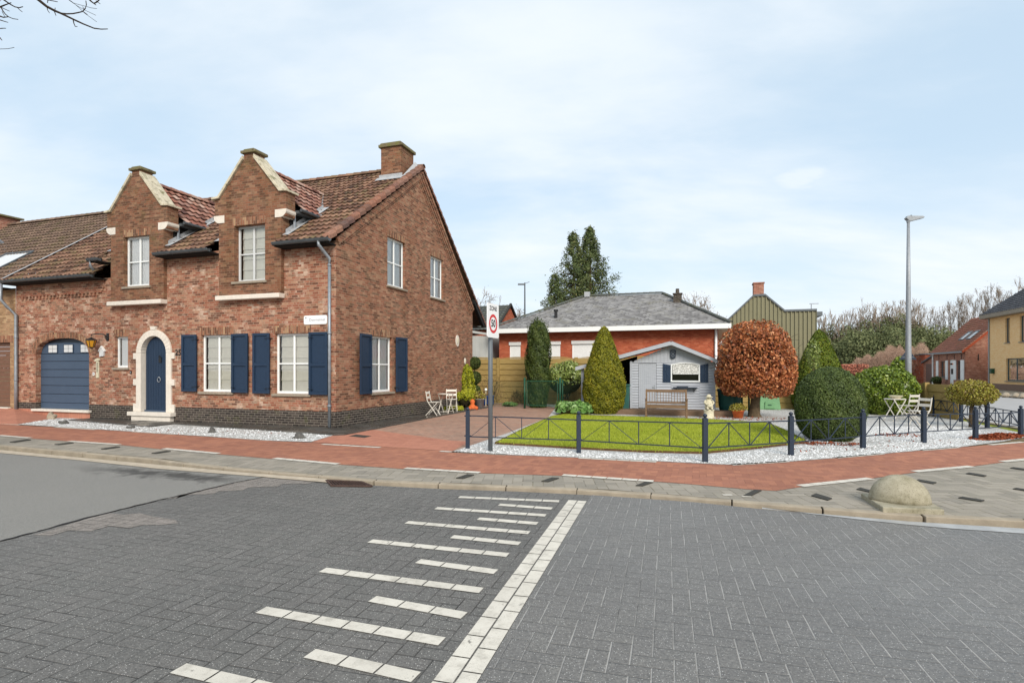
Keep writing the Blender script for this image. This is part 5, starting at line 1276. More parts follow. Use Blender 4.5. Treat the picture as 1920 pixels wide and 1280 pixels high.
# overhanging bare street tree at the left
t = thing('bare_tree', 'leafless street tree whose dark twigs reach into the sky at top left', 'tree', (0,0,0))
tx, ty = -11.0, 9.6
m_ = MB(); m_.tube([(tx,ty,-.1),(tx,ty,1.5),(tx+.05,ty-.1,3.5),(tx+.1,ty-.2,6.0),(tx+.2,ty-.2,8.6),(tx+.2,ty-.2,11)], [.2,.15,.13,.11,.08,.03], 12); m_.build('trunk', M['bark_dark'], t, True)
def T8(u, v, Y=8.6): return P(u, v, Y)
m_ = MB()
def br(pts, r0, r1, Y=8.6):
    q = [T8(u, v, Y) for u, v in pts]; n_ = len(q); m_.tube(q, [r0+(r1-r0)*i/(n_-1) for i in range(n_)], 5)
m_.tube([(tx+.1,ty-.2,6.2),(tx+1.6,ty-.5,7.2),T8(40,-25),T8(72,0)], [.06,.04,.025,.022], 7)
br([(72,0),(88,13),(103,21),(115,26),(137,36.6),(156,45.4),(176,53.5),(190,55.2),(202,54.8)], .022, .006)
br([(115,25.5),(125,26.5),(137,26),(147,24),(155,22),(160,16),(162,10),(161,2)], .011, .006)
br([(88,12),(89,19),(93,25)], .007, .004); br([(101,20),(104,27),(105,30)], .007, .004); br([(103,20),(103.5,15)], .006, .004); br([(137,37),(138.5,44),(141,50),(145,50.5)], .008, .005)
br([(155,22),(160,25),(164,28)], .006, .004); br([(158,19),(155,13)], .005, .004); br([(90,0),(89,6)], .006, .005); br([(88,0),(98,2),(108,4)], .008, .005)
br([(168,0),(172,4),(176,7),(180,10)], .014, .006); br([(176,7),(182,4),(186,0),(187,-6)], .010, .008); br([(180,2),(188,8)], .006, .004)
m_.tube([(tx+.1,ty-.2,5.6),(tx+1.2,ty-.4,6.6),T8(-40,20),T8(0,13.5)], [.05,.035,.02,.013], 7)
br([(0,13.5),(10,9.5),(21,5.5)], .012, .006); br([(7,0),(14,5),(20,9),(28,13.5),(36,15),(43,13)], .012, .006); br([(33,15),(38,20),(42,23)], .006, .004); br([(2,14),(10,18),(18,21.5)], .006, .004)
br([(2,14),(5,20),(10,27),(16,32),(24,35.5),(34,37)], .009, .005); br([(0,31),(6,33),(16,32)], .012, .006); br([(0,38),(8,40.5),(15,42.5)], .008, .005); br([(0,54),(6,53.5),(11,53.5)], .007, .005); br([(0,71),(2,74),(4,76)], .008, .005); br([(4,22),(9,32)], .005, .003)
rb_ = random.Random(12)
for i in range(12):
    a = rb_.uniform(1.7,4.2); branch(m_, (tx+.15,ty-.2,5.5+.45*i), (math.cos(a),math.sin(a),.7), 2.0, .05, 3, rb_, 5, 3, .5, .06, .12, .006)
m_.build('branches', M['bark_dark'], t)
# stones on the gravel strip
for (u, v, w_, h_, lab) in [(97,783,.28,.20,'pale lumpy rock nearest the garage apron'),(119,792,.26,.10,'low dark slab rock on gravel next to the lumpy rock'),(244,800.5,.20,.07,'small flat dark rock on gravel below the front door'),(398,808.5,.16,.12,'rounded grey rock on gravel below the left ground window'),(561,819,.24,.12,'grey rock on gravel nearest the house corner')]:
    t = thing('rock', lab, 'rock', (*G(u, v+3),.01), random.uniform(-.4,.4)); m_ = MB(); m_.ball((0,0,h_*.35), (w_*.6,w_*.4,h_*.7), 14, 9)
    rr = random.Random(u); m_.v = [(x*(1+.25*math.sin(z*40+y*23+u)), y*(1+.25*math.sin(x*31+u)), z*(1+.2*math.sin(x*27+y*19+u))) for x, y, z in m_.v]
    o = m_.build('stone', M['boulder'] if u == 97 else M['rock'], t, False)

# ------------------------------------------------------------ bistro sets
def bchair(label, loc, rz, group):
    t = thing('folding_chair', label, 'chair', loc, rz, group)
    m_ = MB()
    for x in (-.19,.19):
        m_.bar((x,.16,.0),(x,-.19,.50),.022); m_.bar((x,-.19,.50),(x,-.25,.84),.022)
    m_.bar((-.19,.02,.2),(.19,.02,.2),.014); m_.build('frame', M['bchair'], t)
    m_ = MB()
    for x in (-.16,.16): m_.bar((x,-.26,.0),(x,.17,.46),.022)
    m_.bar((-.16,-.18,.09),(.16,-.18,.09),.014); m_.bar((-.16,.17,.455),(.16,.17,.455),.02); m_.build('cross_leg', M['bchair'], t)
    m_ = MB()
    for i in range(7): y = -.15+i*.052; m_.box(-.19,.19,y,y+.04,.452,.466)
    m_.build('seat', M['bchair'], t)
    m_ = MB()
    for z in (.62,.78): m_.box(-.2,.2,-.262,-.248,z-.038,z+.038); 
    m_.v = [(x, y+(.84-z)*.2, z) for x, y, z in m_.v]; m_.build('backrest', M['bchair'], t); return t
def btable(label, loc, rz, group, basket=False):
    t = thing('folding_table', label, 'table', loc, rz, group)
    m_ = MB(); m_.lathe([(.29,0),(.30,.008),(.30,.022),(.0,.022)], (0,0,.69), 24); m_.build('table_top', M['bchair'], t)
    for s in (-1, 1):
        m_ = MB()
        for y in (-.2,.2): m_.bar((s*.24,y,0),(-s*.20,y,.69),.022)
        m_.bar((s*.22,-.2,.06),(s*.22,.2,.06),.014); m_.build('leg_frame', M['bchair'], t)
    return t
g1 = 'folding bistro set against the gable wall'; g2 = 'folding bistro set on the white gravel'
bchair('pale folding chair by the gable, left of the little table', (*W(.75,4.55),.045), -TH+PI/2+PI+.15, g1)
btable('small pale folding table against the gable wall', (*W(.72,5.55),.045), -TH+PI/2, g1)
bchair('pale folding chair behind the table at the gable wall', (*W(.55,6.45),.045), -TH+PI+.5, g1)
btable('cream folding table in front of the laurel bush', (*G(1678,789),0), .1, g2)
bchair('cream folding chair facing front between laurel bush and table', (*G(1702,786),0), .25, g2)
bchair('cream folding chair seen from the side right of the laurel bush', (*G(1722,800),0), PI/2+.2, g2)
m_ = thing('straw_basket', 'pale woven tray standing on the cream folding table', 'basket', (*G(1680,789),.712)); MB().lathe([(.10,0),(.19,.09),(.20,.10),(.17,.09),(.09,.02)], (0,0,0), 16).build('weave', M['cream'], m_)
# ------------------------------------------------------------ pots and bits near the gate
def potm(mb, r0, r1, h, c=(0,0,0), rim=.02): return mb.lathe([(r0,0),(r1,h-.03),(r1+rim,h-.03),(r1+rim,h),(r1-.015,h),(r1-.03,h-.05)], c, 20)
t = thing('flower_pot', 'large grey zinc pot with a leafy plant beside the golden shrub', 'plant pot', (*G(899,766),0)); potm(MB(), .15,.21,.42).build('pot', M['greypot'], t, True)
q = unit(rng.normal(0,1,(500,3))); q[:,2] = np.abs(q[:,2]); leaves('plant', q*np.array([.32,.3,.35])*rng.uniform(.4,1,(500,1))+np.array([0,0,.42]), q, .04, 'l_small', t)
t = thing('flower_pot', 'blue glazed square pot behind the zone sign pole', 'plant pot', (*G(916,760),0)); m_ = MB(); m_.box(-.24,.24,-.2,.2,.06,.42); m_.box(-.27,.27,-.23,.23,.421,.46)
for x in (-.17,.17): m_.box(x-.04,x+.04,-.15,.15,0,.058)
m_.build('pot', M['bluepot'], t, bevel=.012)
q = unit(rng.normal(0,1,(200,3))); q[:,2] = np.abs(q[:,2]); leaves('plant', q*np.array([.2,.2,.2])+np.array([0,0,.45]), q, .03, 'l_twig', t)
t = thing('ball_light', 'white ball garden light on a short stick in front of the blue pot', 'garden light', (*G(911,763),0)); MB().tube([(0,0,0),(0,0,.70)], .018, 8).build('stick', M['cream'], t); MB().ball((0,0,.76), .065).build('ball', M['white'], t, True)
t = thing('terracotta_figure', 'orange terracotta garden figure at the foot of the golden shrub', 'garden ornament', (*G(886,768),0))
m_ = MB(); m_.lathe([(.12,0),(.17,.06),(.15,.14),(.09,.2),(.07,.24),(.1,.3),(.1,.36),(.05,.42),(.01,.44)], (0,0,0), 16); m_.ball((.14,-.06,.08), (.1,.09,.08)); m_.ball((-.1,-.1,.06), (.08,.08,.07)); m_.build('figure', M['terra'], t, True)
# green gate and chain link
t = thing('garden_gate', 'low green wire mesh garden gate between two round green posts', 'gate', (0,0,0))
gl, gr = Vector(G(984,766.5)), Vector(G(1049,764)); gr = gl+(gr-gl).normalized()*1.55 if (gr-gl).length > 3 else gr
gl = Vector((.53,23.3)); gr = Vector((1.98,22.82))
for p in (gl, gr): 
    m_ = MB(); m_.tube([(p.x,p.y,-.05),(p.x,p.y,1.28)], .045, 12); m_.ball((p.x,p.y,1.28), (.045,.045,.025)); m_.build('post', M['greenmetal'], t, True)
d = (gr-gl).normalized(); a = gl+d*.1; b = gr-d*.1; P3 = lambda s, z: (a.x+(b.x-a.x)*s, a.y+(b.y-a.y)*s, z)
m_ = MB(); m_.bar(P3(0,.14),P3(1,.14),.035); m_.bar(P3(0,1.16),P3(1,1.16),.035); m_.bar(P3(0,.14),P3(0,1.16),.035); m_.bar(P3(1,.14),P3(1,1.16),.035); m_.build('leaf_frame', M['greenmetal'], t)
m_ = MB()
for i in range(1, 26): m_.bar(P3(i/26,.15),P3(i/26,1.15),.005)
for i in range(1, 19): m_.bar(P3(0,.15+i*.053),P3(1,.15+i*.053),.005)
m_.build('mesh', M['greenmetal'], t)
def chainlink(label, pts, h=1.15, ends=True, skip=()):
    t = thing('wire_fence', label, 'fence', (0,0,0)); mb_ = MB()
    for i, p in enumerate(pts):
        if i in skip: continue
        m_ = MB(); m_.tube([(p[0],p[1],-.05),(p[0],p[1],h+.06)], .03, 10); m_.build('post', M['greenmetal'], t, True)
    for p, q in zip(pts[:-1], pts[1:]):
        p, q = Vector(p), Vector(q); L_ = (q-p).length; n_ = int(L_/.07)
        f = lambda s, z: (p.x+(q.x-p.x)*s/L_, p.y+(q.y-p.y)*s/L_, z)
        mb_.bar(f(0,h), f(L_,h), .006); mb_.bar(f(0,.08), f(L_,.08), .006)
        for k_ in range(-int(h/.07), n_):
            for sg in (1, -1):
                s0 = k_*.07; s1 = s0+(h-.08); z0, z1 = (.08, h) if sg > 0 else (h, .08)
                c0, c1 = max(s0, 0), min(s1, L_)
                if c1 <= c0: continue
                za = z0+(z1-z0)*(c0-s0)/(s1-s0); zb = z0+(z1-z0)*(c1-s0)/(s1-s0)
                mb_.bar(f(c0,za), f(c1,zb), .0035)
    mb_.build('mesh', M['greenmetal'], t); return t
chainlink('green chain link fence running from the gate towards the shed', [(2.08,22.79),(3.35,22.35),(4.9,21.85),(6.22,20.9)])
chainlink('green chain link fence from the bench to the beech trunk', [(6.35,20.85),(8.02,20.3),(8.19,19.75)], 1.0, skip=(1,))
chainlink('green wire mesh left of the gate against the wooden fence', [(.45,23.33),(-.9,23.8)], 1.1, skip=(0,))

# ------------------------------------------------------------ wooden fence
def wfence(label, a, b, h, npan, capz=True, hb=None, z0=0.):
    t = thing('wooden_fence', label, 'fence', (0,0,0)); a, b = Vector(a), Vector(b); d = (b-a); L_ = d.length; d.normalize(); nr = Vector((d.y, -d.x))
    rz = math.atan2(d.y, d.x)
    for i in range(npan+1):
        p = a+d*L_*i/npan
        m_ = MB(); m_.box(-.075,.075,-.10,.05,-.1,h+.03); o = m_.build('post', M['fence'], t, bevel=.006); o.location = (p.x,p.y,0); o.rotation_euler.z = rz
    for i in range(npan):
        p = a+d*L_*i/npan; m_ = MB(); w_ = L_/npan-.12; nb_ = max(3, round(h/.27)); bh = h/nb_
        for k_ in range(nb_):
            m_.prism([(-.035,k_*bh+.016),(-.012,(k_+1)*bh-.016),(.012,(k_+1)*bh-.016),(.012,k_*bh+.016)], .06, .06+w_, 'x'); m_.box(.06,.06+w_,.0,.01,k_*bh-.016,k_*bh+.016)
        if capz:
            K_ = 10
            m_.prism([(.06,h)]+[(.06+w_*j/K_, h+.07*math.sin(PI*j/K_)) for j in range(K_+1)]+[(.06+w_,h)], -.02, .01)
        o = m_.build('board_panel', M['fence'], t, bevel=.003); o.location = (p.x,p.y,0); o.rotation_euler.z = rz
    return t
wfence('tall olive wooden board fence behind the gate and shed', W(-1.55,12.3), W(9.9,12.3), 2.17, 6)
wfence('lower stretch of olive board fence behind the pale green compost bin', W(9.98,12.3), W(13.35,12.3), 1.5, 2, False)
wfence('low board fence hidden behind the ball and laurel bushes', W(13.43,12.3), W(16.9,12.3), 1.15, 2, False)
wfence('low wooden board fence behind the folding chairs on the right', W(16.95,12.25), (14.47,17.9), 1.15, 2, False)

# ------------------------------------------------------------ shed
S_ = thing('garden_shed', 'pale grey blue wooden garden shed with low gable roof and lean to', 'shed', (CX,CY,0), -TH)
Y0 = 8.15; ZB = .19
SF = lambda u, d, z: (u, Y0+d, z)
x0, x1, AX, AZ, EZ = 7.10, 10.09, 8.59, 2.60, 1.96
m_ = MB(); m_.box(5.0,10.75,Y0-.75,Y0-.02,-.02,ZB); m_.build('deck', M['deck'], S_, bevel=.01)
w = MB(SF)
nb_ = 17                                          # lapped boards left and right of the door, under and around the window
def lap(a, b, z0_, z1_):
    n = max(1, round((z1_-z0_)/.098))
    for i in range(n):
        za, zb = z0_+(z1_-z0_)*i/n, z0_+(z1_-z0_)*(i+1)/n
        w.face([(a,-.026,za+.01),(b,-.026,za+.01),(b,.0,zb),(a,.0,zb)]); w.face([(a,-.026,za+.01),(b,-.026,za+.01),(b,.004,za),(a,.004,za)])
lap(x0,7.40,ZB,1.88); lap(8.05,8.58,ZB,1.90); lap(8.58,9.56,ZB,1.24); lap(9.56,x1,ZB,1.90)
w.prism([(8.58,1.90),(8.58,1.80)]+[(8.58+.98*i/10, 1.80+.07*math.sin(PI*i/10)) for i in range(1, 10)]+[(9.56,1.80),(9.56,1.90)], -.012, .01)
for i in range(22):                               # upright boards in the gable triangle
    a = x0+(x1-x0)*i/22; b = x0+(x1-x0)*(i+1)/22-.006
    zt = lambda x: EZ+(AZ-EZ)*(1-abs(x-AX)/(1.44))-.04
    if min(zt(a), zt(b)) > 1.90: w.prism([(a,1.90),(b,1.90),(b,zt(b)),(a,zt(a))], -.012, .004)
w.box(x0,x1,-.022,-.012,1.885,1.915); w.box(x0-.01,x0+.07,-.03,.02,ZB,1.95); w.box(x1-.06,x1+.01,-.03,.02,ZB,1.93)
w.build('front_wall', M['shedwood'], S_, fix=False)
w = MB()
for i in range(18):
    za, zb = ZB+i*.098, ZB+(i+1)*.098
    w.face([(x1+.014,Y0,za),(x1+.014,Y0+2.6,za),(x1,Y0+2.6,zb),(x1,Y0,zb)]); w.face([(x0,Y0,za),(x0,Y0+2.6,za),(x0,Y0+2.6,zb),(x0,Y0,zb)])
w.face([(x0,Y0+2.6,ZB),(x1,Y0+2.6,ZB),(x1,Y0+2.6,1.9),(AX,Y0+2.6,AZ),(x0,Y0+2.6,1.9)])
w.build('side_wall', M['shedwood'], S_, fix=False)
m_ = MB(SF)
for i in range(9): a = 7.41+.63*i/9; m_.box(a+.002,a+.63/9-.002,-.022,-.004,ZB+.03,1.86)
o = m_.build('door', M['shedwood'], S_); m_ = MB(SF); m_.box(7.91,7.99,-.05,-.023,.97,1.0); m_.box(7.96,8.00,-.03,-.022,.9,1.06); m_.build('handle', M['galv'], o)
m_ = MB(SF)
m_.box(8.565,8.605,-.03,.03,1.22,1.80); m_.box(9.53,9.57,-.03,.03,1.22,1.80); m_.box(8.56,9.58,-.06,.03,1.19,1.23)
K_ = 12
for i in range(K_):
    f = lambda t: (8.565+1.01*t, 1.79+.075*math.sin(PI*t)); a, b = f(i/K_), f((i+1)/K_)
    m_.prism([a, b, (b[0], b[1]+.035), (a[0], a[1]+.035)], -.03, .03)
m_.box(8.64,9.53,-.02,.02,1.47,1.485)
o = m_.build('window', M['white'], S_)
m_ = MB(SF); m_.face([(8.62,0,1.22),(9.55,0,1.22),(9.55,0,1.86),(8.62,0,1.86)]); m_.build('pane', M['glass_dark'], o, fix=False)
m_ = MB(SF)
for i in range(36):
    a, b = 8.62+.93*i/36, 8.62+.93*(i+1)/36; la = .03*abs(math.sin(i*PI/4.5)); lb = .03*abs(math.sin((i+1)*PI/4.5))
    m_.face([(a,-.006+.003*math.sin(i*2),1.50-la),(b,-.006+.003*math.sin(i*2+2),1.50-lb),(b,-.006+.003*math.sin(i*2+2),1.84),(a,-.006+.003*math.sin(i*2),1.84)])
m_.build('lace_curtain', M['lace'], o, fix=False)
m_ = MB(SF); m_.face([(8.5,.3,1.1),(9.7,.3,1.1),(9.7,.3,1.9),(8.5,.3,1.9)]); m_.build('room_behind', M['dark'], o, fix=False)
for (a, b, flip) in ((8.28,8.555,False),(9.585,9.86,True)):
    m_ = MB(SF); s0 = 1.80 if flip else 1.86; s1 = 1.86 if flip else 1.80
    s0, s1 = (1.80,1.86) if flip else (1.86,1.80)
    for i in range(3):
        u0 = a+(b-a)*i/3+.002; u1 = a+(b-a)*(i+1)/3-.002; m_.prism([(u0,1.17),(u1,1.17),(u1,s0+(s1-s0)*(i+1)/3),(u0,s0+(s1-s0)*i/3)], -.045, -.025)
    for z in (1.24, 1.70): m_.box(a+.01,b-.01,-.058,-.045,z,z+.035)
    p, q = ((a+.03,1.68),(b-.03,1.29)) if not flip else ((b-.03,1.68),(a+.03,1.29))
    m_.bar((p[0],-.052,p[1]),(q[0],-.052,q[1]),.012,.04)
    m_.build('shutter', M['navy'], S_)
# roof, bargeboards, lean-to
LX, LZ = 5.13, 1.68
def zr(x): return AZ-(AZ-1.93)*(abs(x-AX)/1.52) if x > AX else AZ-(AZ-LZ)*((AX-x)/(AX-LX))
zl = lambda x: zr(x)
m_ = MB()
m_.face([(LX-.05,Y0-.35,LZ+.06),(AX,Y0-.35,AZ+.075),(AX,Y0+2.8,AZ+.075),(LX-.05,Y0+2.8,LZ+.06)]); m_.face([(AX,Y0-.35,AZ+.075),(x1+.17,Y0-.35,1.93+.02),(x1+.17,Y0+2.8,1.93+.02),(AX,Y0+2.8,AZ+.075)])
m_.face([(LX-.05,Y0-.35,LZ+.03),(AX,Y0-.35,AZ+.045),(AX,Y0+2.8,AZ+.045),(LX-.05,Y0+2.8,LZ+.03)]); m_.face([(AX,Y0-.35,AZ+.045),(x1+.17,Y0-.35,1.90),(x1+.17,Y0+2.8,1.90),(AX,Y0+2.8,AZ+.045)])
m_.tube([(AX,Y0-.38,AZ+.08),(AX,Y0+2.8,AZ+.08)], .045, 8)
m_.build('roof', plain('reddish roofing felt', col(130,84,76), .9, .1, .2, 8), S_, fix=False)
m_ = MB(); m_.prism([(LX-.05,LZ-.08),(AX,AZ-.075),(x1+.17,1.82),(x1+.17,1.94),(AX,AZ+.07),(LX-.05,LZ+.055)], Y0-.37, Y0-.345); m_.build('bargeboard', M['shedwood'], S_)
for yy in (Y0-.15, Y0+2.3): m_ = MB(); m_.box(5.26,5.36,yy,yy+.09,0,1.68); m_.build('lean_to_post', M['shedwood'], S_)
m_ = MB(); m_.face([(5.3,Y0+2.6,0),(x0,Y0+2.6,0),(x0,Y0+2.6,2.2),(5.3,Y0+2.6,1.7)]); m_.box(5.6,7.1,Y0+1.6,Y0+1.7,0,.5)
for i in range(4): m_.box(5.7+i*.35,5.95+i*.35,Y0+1.2,Y0+1.6,1.1+.05*i,1.15+.05*i)
m_.build('lean_to_back', M['boards'], S_)
m_ = thing('wall_ornament', 'dark blue carved plaque hung in the gable of the shed', 'wall ornament', (*W(8.64,Y0-.03),2.20), -TH)
o = MB().prism([(-.09,-.13),(.0,-.17),(.09,-.13),(.1,.15),(.0,.17),(-.1,.15)], -.05, 0).build('plaque', M['navy_metal'], m_, bevel=.01)
o = MB(); o.tube([(.045*math.cos(a/2),-.055,.07+.05*math.sin(a/2)) for a in range(13)], .008, 5); o.tube([(.045*math.cos(a/2),-.055,-.05+.05*math.sin(a/2)) for a in range(13)], .008, 5); o.build('relief', M['zinc'], m_)
m_ = thing('planter_shelf', 'dark narrow flower shelf fixed under the shed window', 'shelf', (*W(9.07,Y0-.1),.97), -TH); o = MB(); o.box(-.42,.42,-.16,.08,0,.03); o.box(-.3,.1,-.15,.02,.03,.06); o.bar((-.3,-.02,-.01),(-.3,.08,-.14),.02); o.bar((.3,-.02,-.01),(.3,.08,-.14),.02); o.build('board', M['navy_metal'], m_)
m_ = thing('green_bin', 'dark teal bin standing inside the open lean to of the shed', 'bin', (*W(6.78,Y0+.1),.0), -TH); o = MB(); o.prism([(-.27,0),(.27,0),(.31,1.02),(-.31,1.02)], -.3, .3); o.build('body', M['teal_bin'], m_, bevel=.02); MB().box(-.33,.33,-.34,.32,1.021,1.09).build('lid', M['teal_bin'], m_, bevel=.02)
# bins right of shed
t = thing('rain_barrel', 'round teal lidded barrel half hidden under the beech crown', 'barrel', (*W(10.62,8.75),.0)); m_ = MB(); m_.lathe([(.33,0),(.40,.35),(.43,.83),(.46,.85),(.46,.89)], (0,0,0), 28); m_.build('body', M['teal_bin'], t, True); MB().lathe([(.46,.895),(.43,.94),(.1,.97),(.01,.97)], (0,0,0), 28).build('lid', M['zinc'], t)
t = thing('compost_bin', 'pale green tapered plastic compost bin against the wooden fence', 'compost bin', (*G(1441,767),0), -TH); m_ = MB()
n = m_.pts([(-.40,-.4,0),(.42,-.4,0),(.42,.4,0),(-.40,.4,0),(-.33,-.3,.82),(.33,-.3,.82),(.33,.3,.82),(-.33,.3,.82)])
for q in ((0,3,2,1),(4,5,6,7),(0,1,5,4),(1,2,6,5),(2,3,7,6),(3,0,4,7)): m_.f.append(tuple(n+i for i in q))
m_.build('body', M['green_bin'], t, bevel=.04); MB().box(-.36,.36,-.33,.33,.822,.90).build('lid', M['green_bin'], t, bevel=.03)
m_ = MB(); m_.prism([(-.2,.05),(.2,.05),(.17,.34),(-.17,.34)], -.43, -.37); m_.build('hatch', M['green_bin'], t, bevel=.02); MB().box(-.07,.07,-.45,-.432,.19,.22).build('handle', M['greenmetal'], t)
t = thing('post_stake', 'dark green steel stake standing beside the beech trunk', 'post', (*G(1404,780),0)); m_ = MB(); m_.tube([(0,0,-.05),(0,0,1.15)], .03, 10); m_.ball((0,0,1.15), .035); m_.build('stake', M['greenmetal'], t)
t = thing('flower_pot', 'terracotta pot of small autumn flowers beside the beech trunk', 'plant pot', (*G(1384,784),0)); potm(MB(), .14,.19,.28).build('pot', M['terra'], t, True)
q = unit(rng.normal(0,1,(1100,3))); q[:,2] = np.abs(q[:,2]); leaves('plant', q*np.array([.30,.28,.24])*rng.uniform(.5,1.05,(1100,1))+np.array([0,0,.27]), q, .025, 'l_small', t)
t = thing('flower_pot', 'dark brown pot with dry plant behind the terracotta pot', 'plant pot', (*G(1372,777),0)); potm(MB(), .16,.24,.42).build('pot', M['brownpot'], t, True)
q = unit(rng.normal(0,1,(500,3))); q[:,2] = np.abs(q[:,2]); leaves('plant', q*np.array([.26,.24,.14])*rng.uniform(.5,1,(500,1))+np.array([0,0,.41]), q, .028, 'l_gold', t)
# bench
B_ = thing('garden_bench', 'weathered brown slatted wooden garden bench facing the lawn', 'bench', (*G(1249,782.5),0), -.26)
Lb = .66
for s in (-1, 1):
    m_ = MB(); m_.box(s*Lb-.03,s*Lb+.03,-.28,-.22,0,.62); m_.build('leg', M['teak'], B_, bevel=.005)
    m_ = MB(); m_.bar((s*Lb,.20,0),(s*Lb,.20,.45),.06); m_.bar((s*Lb,.20,.45),(s*Lb,.30,.95),.06); m_.build('leg', M['teak'], B_, bevel=.005)
    m_ = MB(); m_.box(s*Lb-.035,s*Lb+.035,-.33,.22,.621,.65); m_.box(s*Lb-.02,s*Lb+.02,-.22,.18,.34,.39); m_.build('armrest', M['teak'], B_, bevel=.005)
m_ = MB()
for i in range(7): y = -.27+i*.07; m_.box(-Lb+.031,Lb-.031,y,y+.058,.41,.43)
m_.box(-Lb+.031,Lb-.031,-.265,-.235,.33,.408); m_.build('seat', M['teak'], B_, bevel=.003)
m_ = MB(); BS = lambda x, z: (x, .205+.2*(z-.45), z)
m_.bar(BS(-Lb+.03,.90),BS(Lb-.03,.90),.03,.09); m_.bar(BS(-Lb+.03,.50),BS(Lb-.03,.50),.03,.06)
for i in range(13): x = -Lb+.10+i*(2*Lb-.2)/12; m_.bar(BS(x,.52),BS(x,.87),.05,.018)
m_.build('backrest', M['teak'], B_)
# statue
t = thing('garden_statue', 'cream stone child figure with wide hat holding a basket on a round plinth', 'statue', (*G(1329,784),0), -.1)
m_ = MB(); m_.lathe([(.19,0),(.19,.04),(.165,.06),(.16,.24),(.175,.27),(.175,.30)], (0,0,0), 20); m_.build('plinth', M['cream'], t, True)
m_ = MB()
sk = [((0,0,.32),.11),((0,0,.40),.125),((0,0,.48),.11),((0,0,.56),.095),((0,-.01,.62),.07),((0,-.01,.645),.04)]
m_.lathe([(r, z) for (_, _, z), r in sk], (0,0,0), 16, 1.1, .85, .04)
m_.ball((0,-.02,.69), (.055,.055,.062)); m_.lathe([(.13,.715),(.135,.725),(.07,.745),(.06,.79),(.03,.805),(.004,.81)], (0,-.01,0), 16)
for s in (-1, 1): m_.tube([(s*.10,0,.60),(s*.15,-.04,.52),(s*.09,-.12,.47),(s*.02,-.14,.47)], [.035,.034,.028,.024], 8); m_.tube([(s*.06,-.06,.34),(s*.07,-.16,.36),(s*.07,-.17,.29)], [.05,.045,.035], 8); m_.ball((s*.07,-.02,.66), .03)
m_.ball((0,-.15,.43), (.10,.07,.06)); m_.ball((.03,-.17,.49), .035); m_.ball((-.04,-.17,.48), .035)
m_.build('figure', M['cream'], t, True)

# ------------------------------------------------------------ bungalow
BG = thing('bungalow', 'orange brick bungalow with grey hipped roof and white roller shutters', 'house', (CX,CY,0), -TH)
BF = lambda u, d, z: (u, 14.5+d, z)
bo = [(.19,.78,1.9,3.06,None),(2.27,2.9,1.9,3.06,None),(3.51,5.0,1.9,3.08,None)]
w = MB(BF); wall(w, -.4, 10.42, -.1, [(-.4,3.55),(10.42,3.55)], bo, .1); w.build('front_wall', M['brick_orange'], BG, fix=False)
w = MB(); w.face([(10.42,14.5,-.1),(10.42,25.5,-.1),(10.42,25.5,3.55),(10.42,14.5,3.55)]); w.face([(-.4,14.5,-.1),(-.4,25.5,-.1),(-.4,25.5,3.55),(-.4,14.5,3.55)]); w.face([(-.4,25.5,-.1),(10.42,25.5,-.1),(10.42,25.5,3.55),(-.4,25.5,3.55)]); w.build('side_wall', M['brick_orange'], BG, fix=False)
for a, b, c, d, _ in bo:
    o = window(BG, BF, a, b, c, d, depth=.05, nx=1, nz=1, sill=0, cover='shutter_roll')
    m_ = MB(BF); m_.box(a-.03,b+.03,-.06,.02,d-.16,d+.005); m_.build('shutter_box', M['white'], o)
ex, ey, ez = 10.95, 13.85, 3.72; rx0, rx1, ry, rz_ = 3.15, 7.6, 19.6, 5.95; wx = -.75; by = 25.9
m_ = MB(); m_.box(wx,ex,ey-.03,ey,3.50,ez); m_.box(ex-.03,ex,ey,by,3.50,ez-.002); m_.box(wx,ex-.032,ey,14.49,3.52,3.55); m_.box(10.43,ex-.032,14.49,by,3.52,3.55); m_.build('fascia', M['white'], BG)
m_ = MB(); 
def rf(P_):
    # uv along plane in metres
    v0, v1, v2 = Vector(P_[0]), Vector(P_[1]), Vector(P_[-1]); ux = (v1-v0).normalized(); nn = ux.cross(v2-v0).normalized(); uy = nn.cross(ux)
    m_.face(P_, [((Vector(p)-v0).dot(ux), (Vector(p)-v0).dot(uy)) for p in P_])
rf([(wx,ey,ez),(ex,ey,ez),(rx1,ry,rz_),(rx0,ry,rz_)]); rf([(ex,ey,ez),(ex,by,ez),(rx1,ry,rz_)]); rf([(ex,by,ez),(wx,by,ez),(rx0,ry,rz_),(rx1,ry,rz_)]); rf([(wx,by,ez),(wx,ey,ez),(rx0,ry,rz_)])
m_.build('roof', M['bungtile'], BG, fix=False)
for a, b in (((ex,ey,ez+.03),(rx1,ry,rz_+.03)),((wx,ey,ez+.03),(rx0,ry,rz_+.03)),((rx0,ry,rz_+.03),(rx1,ry,rz_+.03))): ridge_tiles(BG, a, b, r=.085, mat=M['tile_dark'], name='hip_tiles')
m_ = MB(); m_.box(8.3,8.72,17.6,18.0,4.4,5.62); m_.box(8.26,8.76,17.56,18.04,5.622,5.68); m_.lathe([(.1,0),(.09,.25)], (8.5,17.8,5.68), 8); m_.build('chimney', M['brick_plinth'], BG)
m_ = MB(); m_.tube([(2.42,15.5,4.2),(2.42,15.5,4.72)], .085, 12); m_.tube([(2.42,15.5,4.70),(2.42,15.5,4.80)], .12, 12); m_.build('flue', M['black'], BG)
m_ = MB(); m_.box(3.2,3.5,19.3,19.6,5.9,6.2); m_.build('roof_vent', M['lead'], BG)
m_ = MB(); m_.tube([(10.32,14.42,3.5),(10.32,14.42,0)], .06, 10); m_.build('downpipe', M['white'], BG, True)
m_ = MB(); m_.box(10.43,10.6,15.0,15.2,2.8,3.0); m_.build('outside_lamp', M['white'], BG)
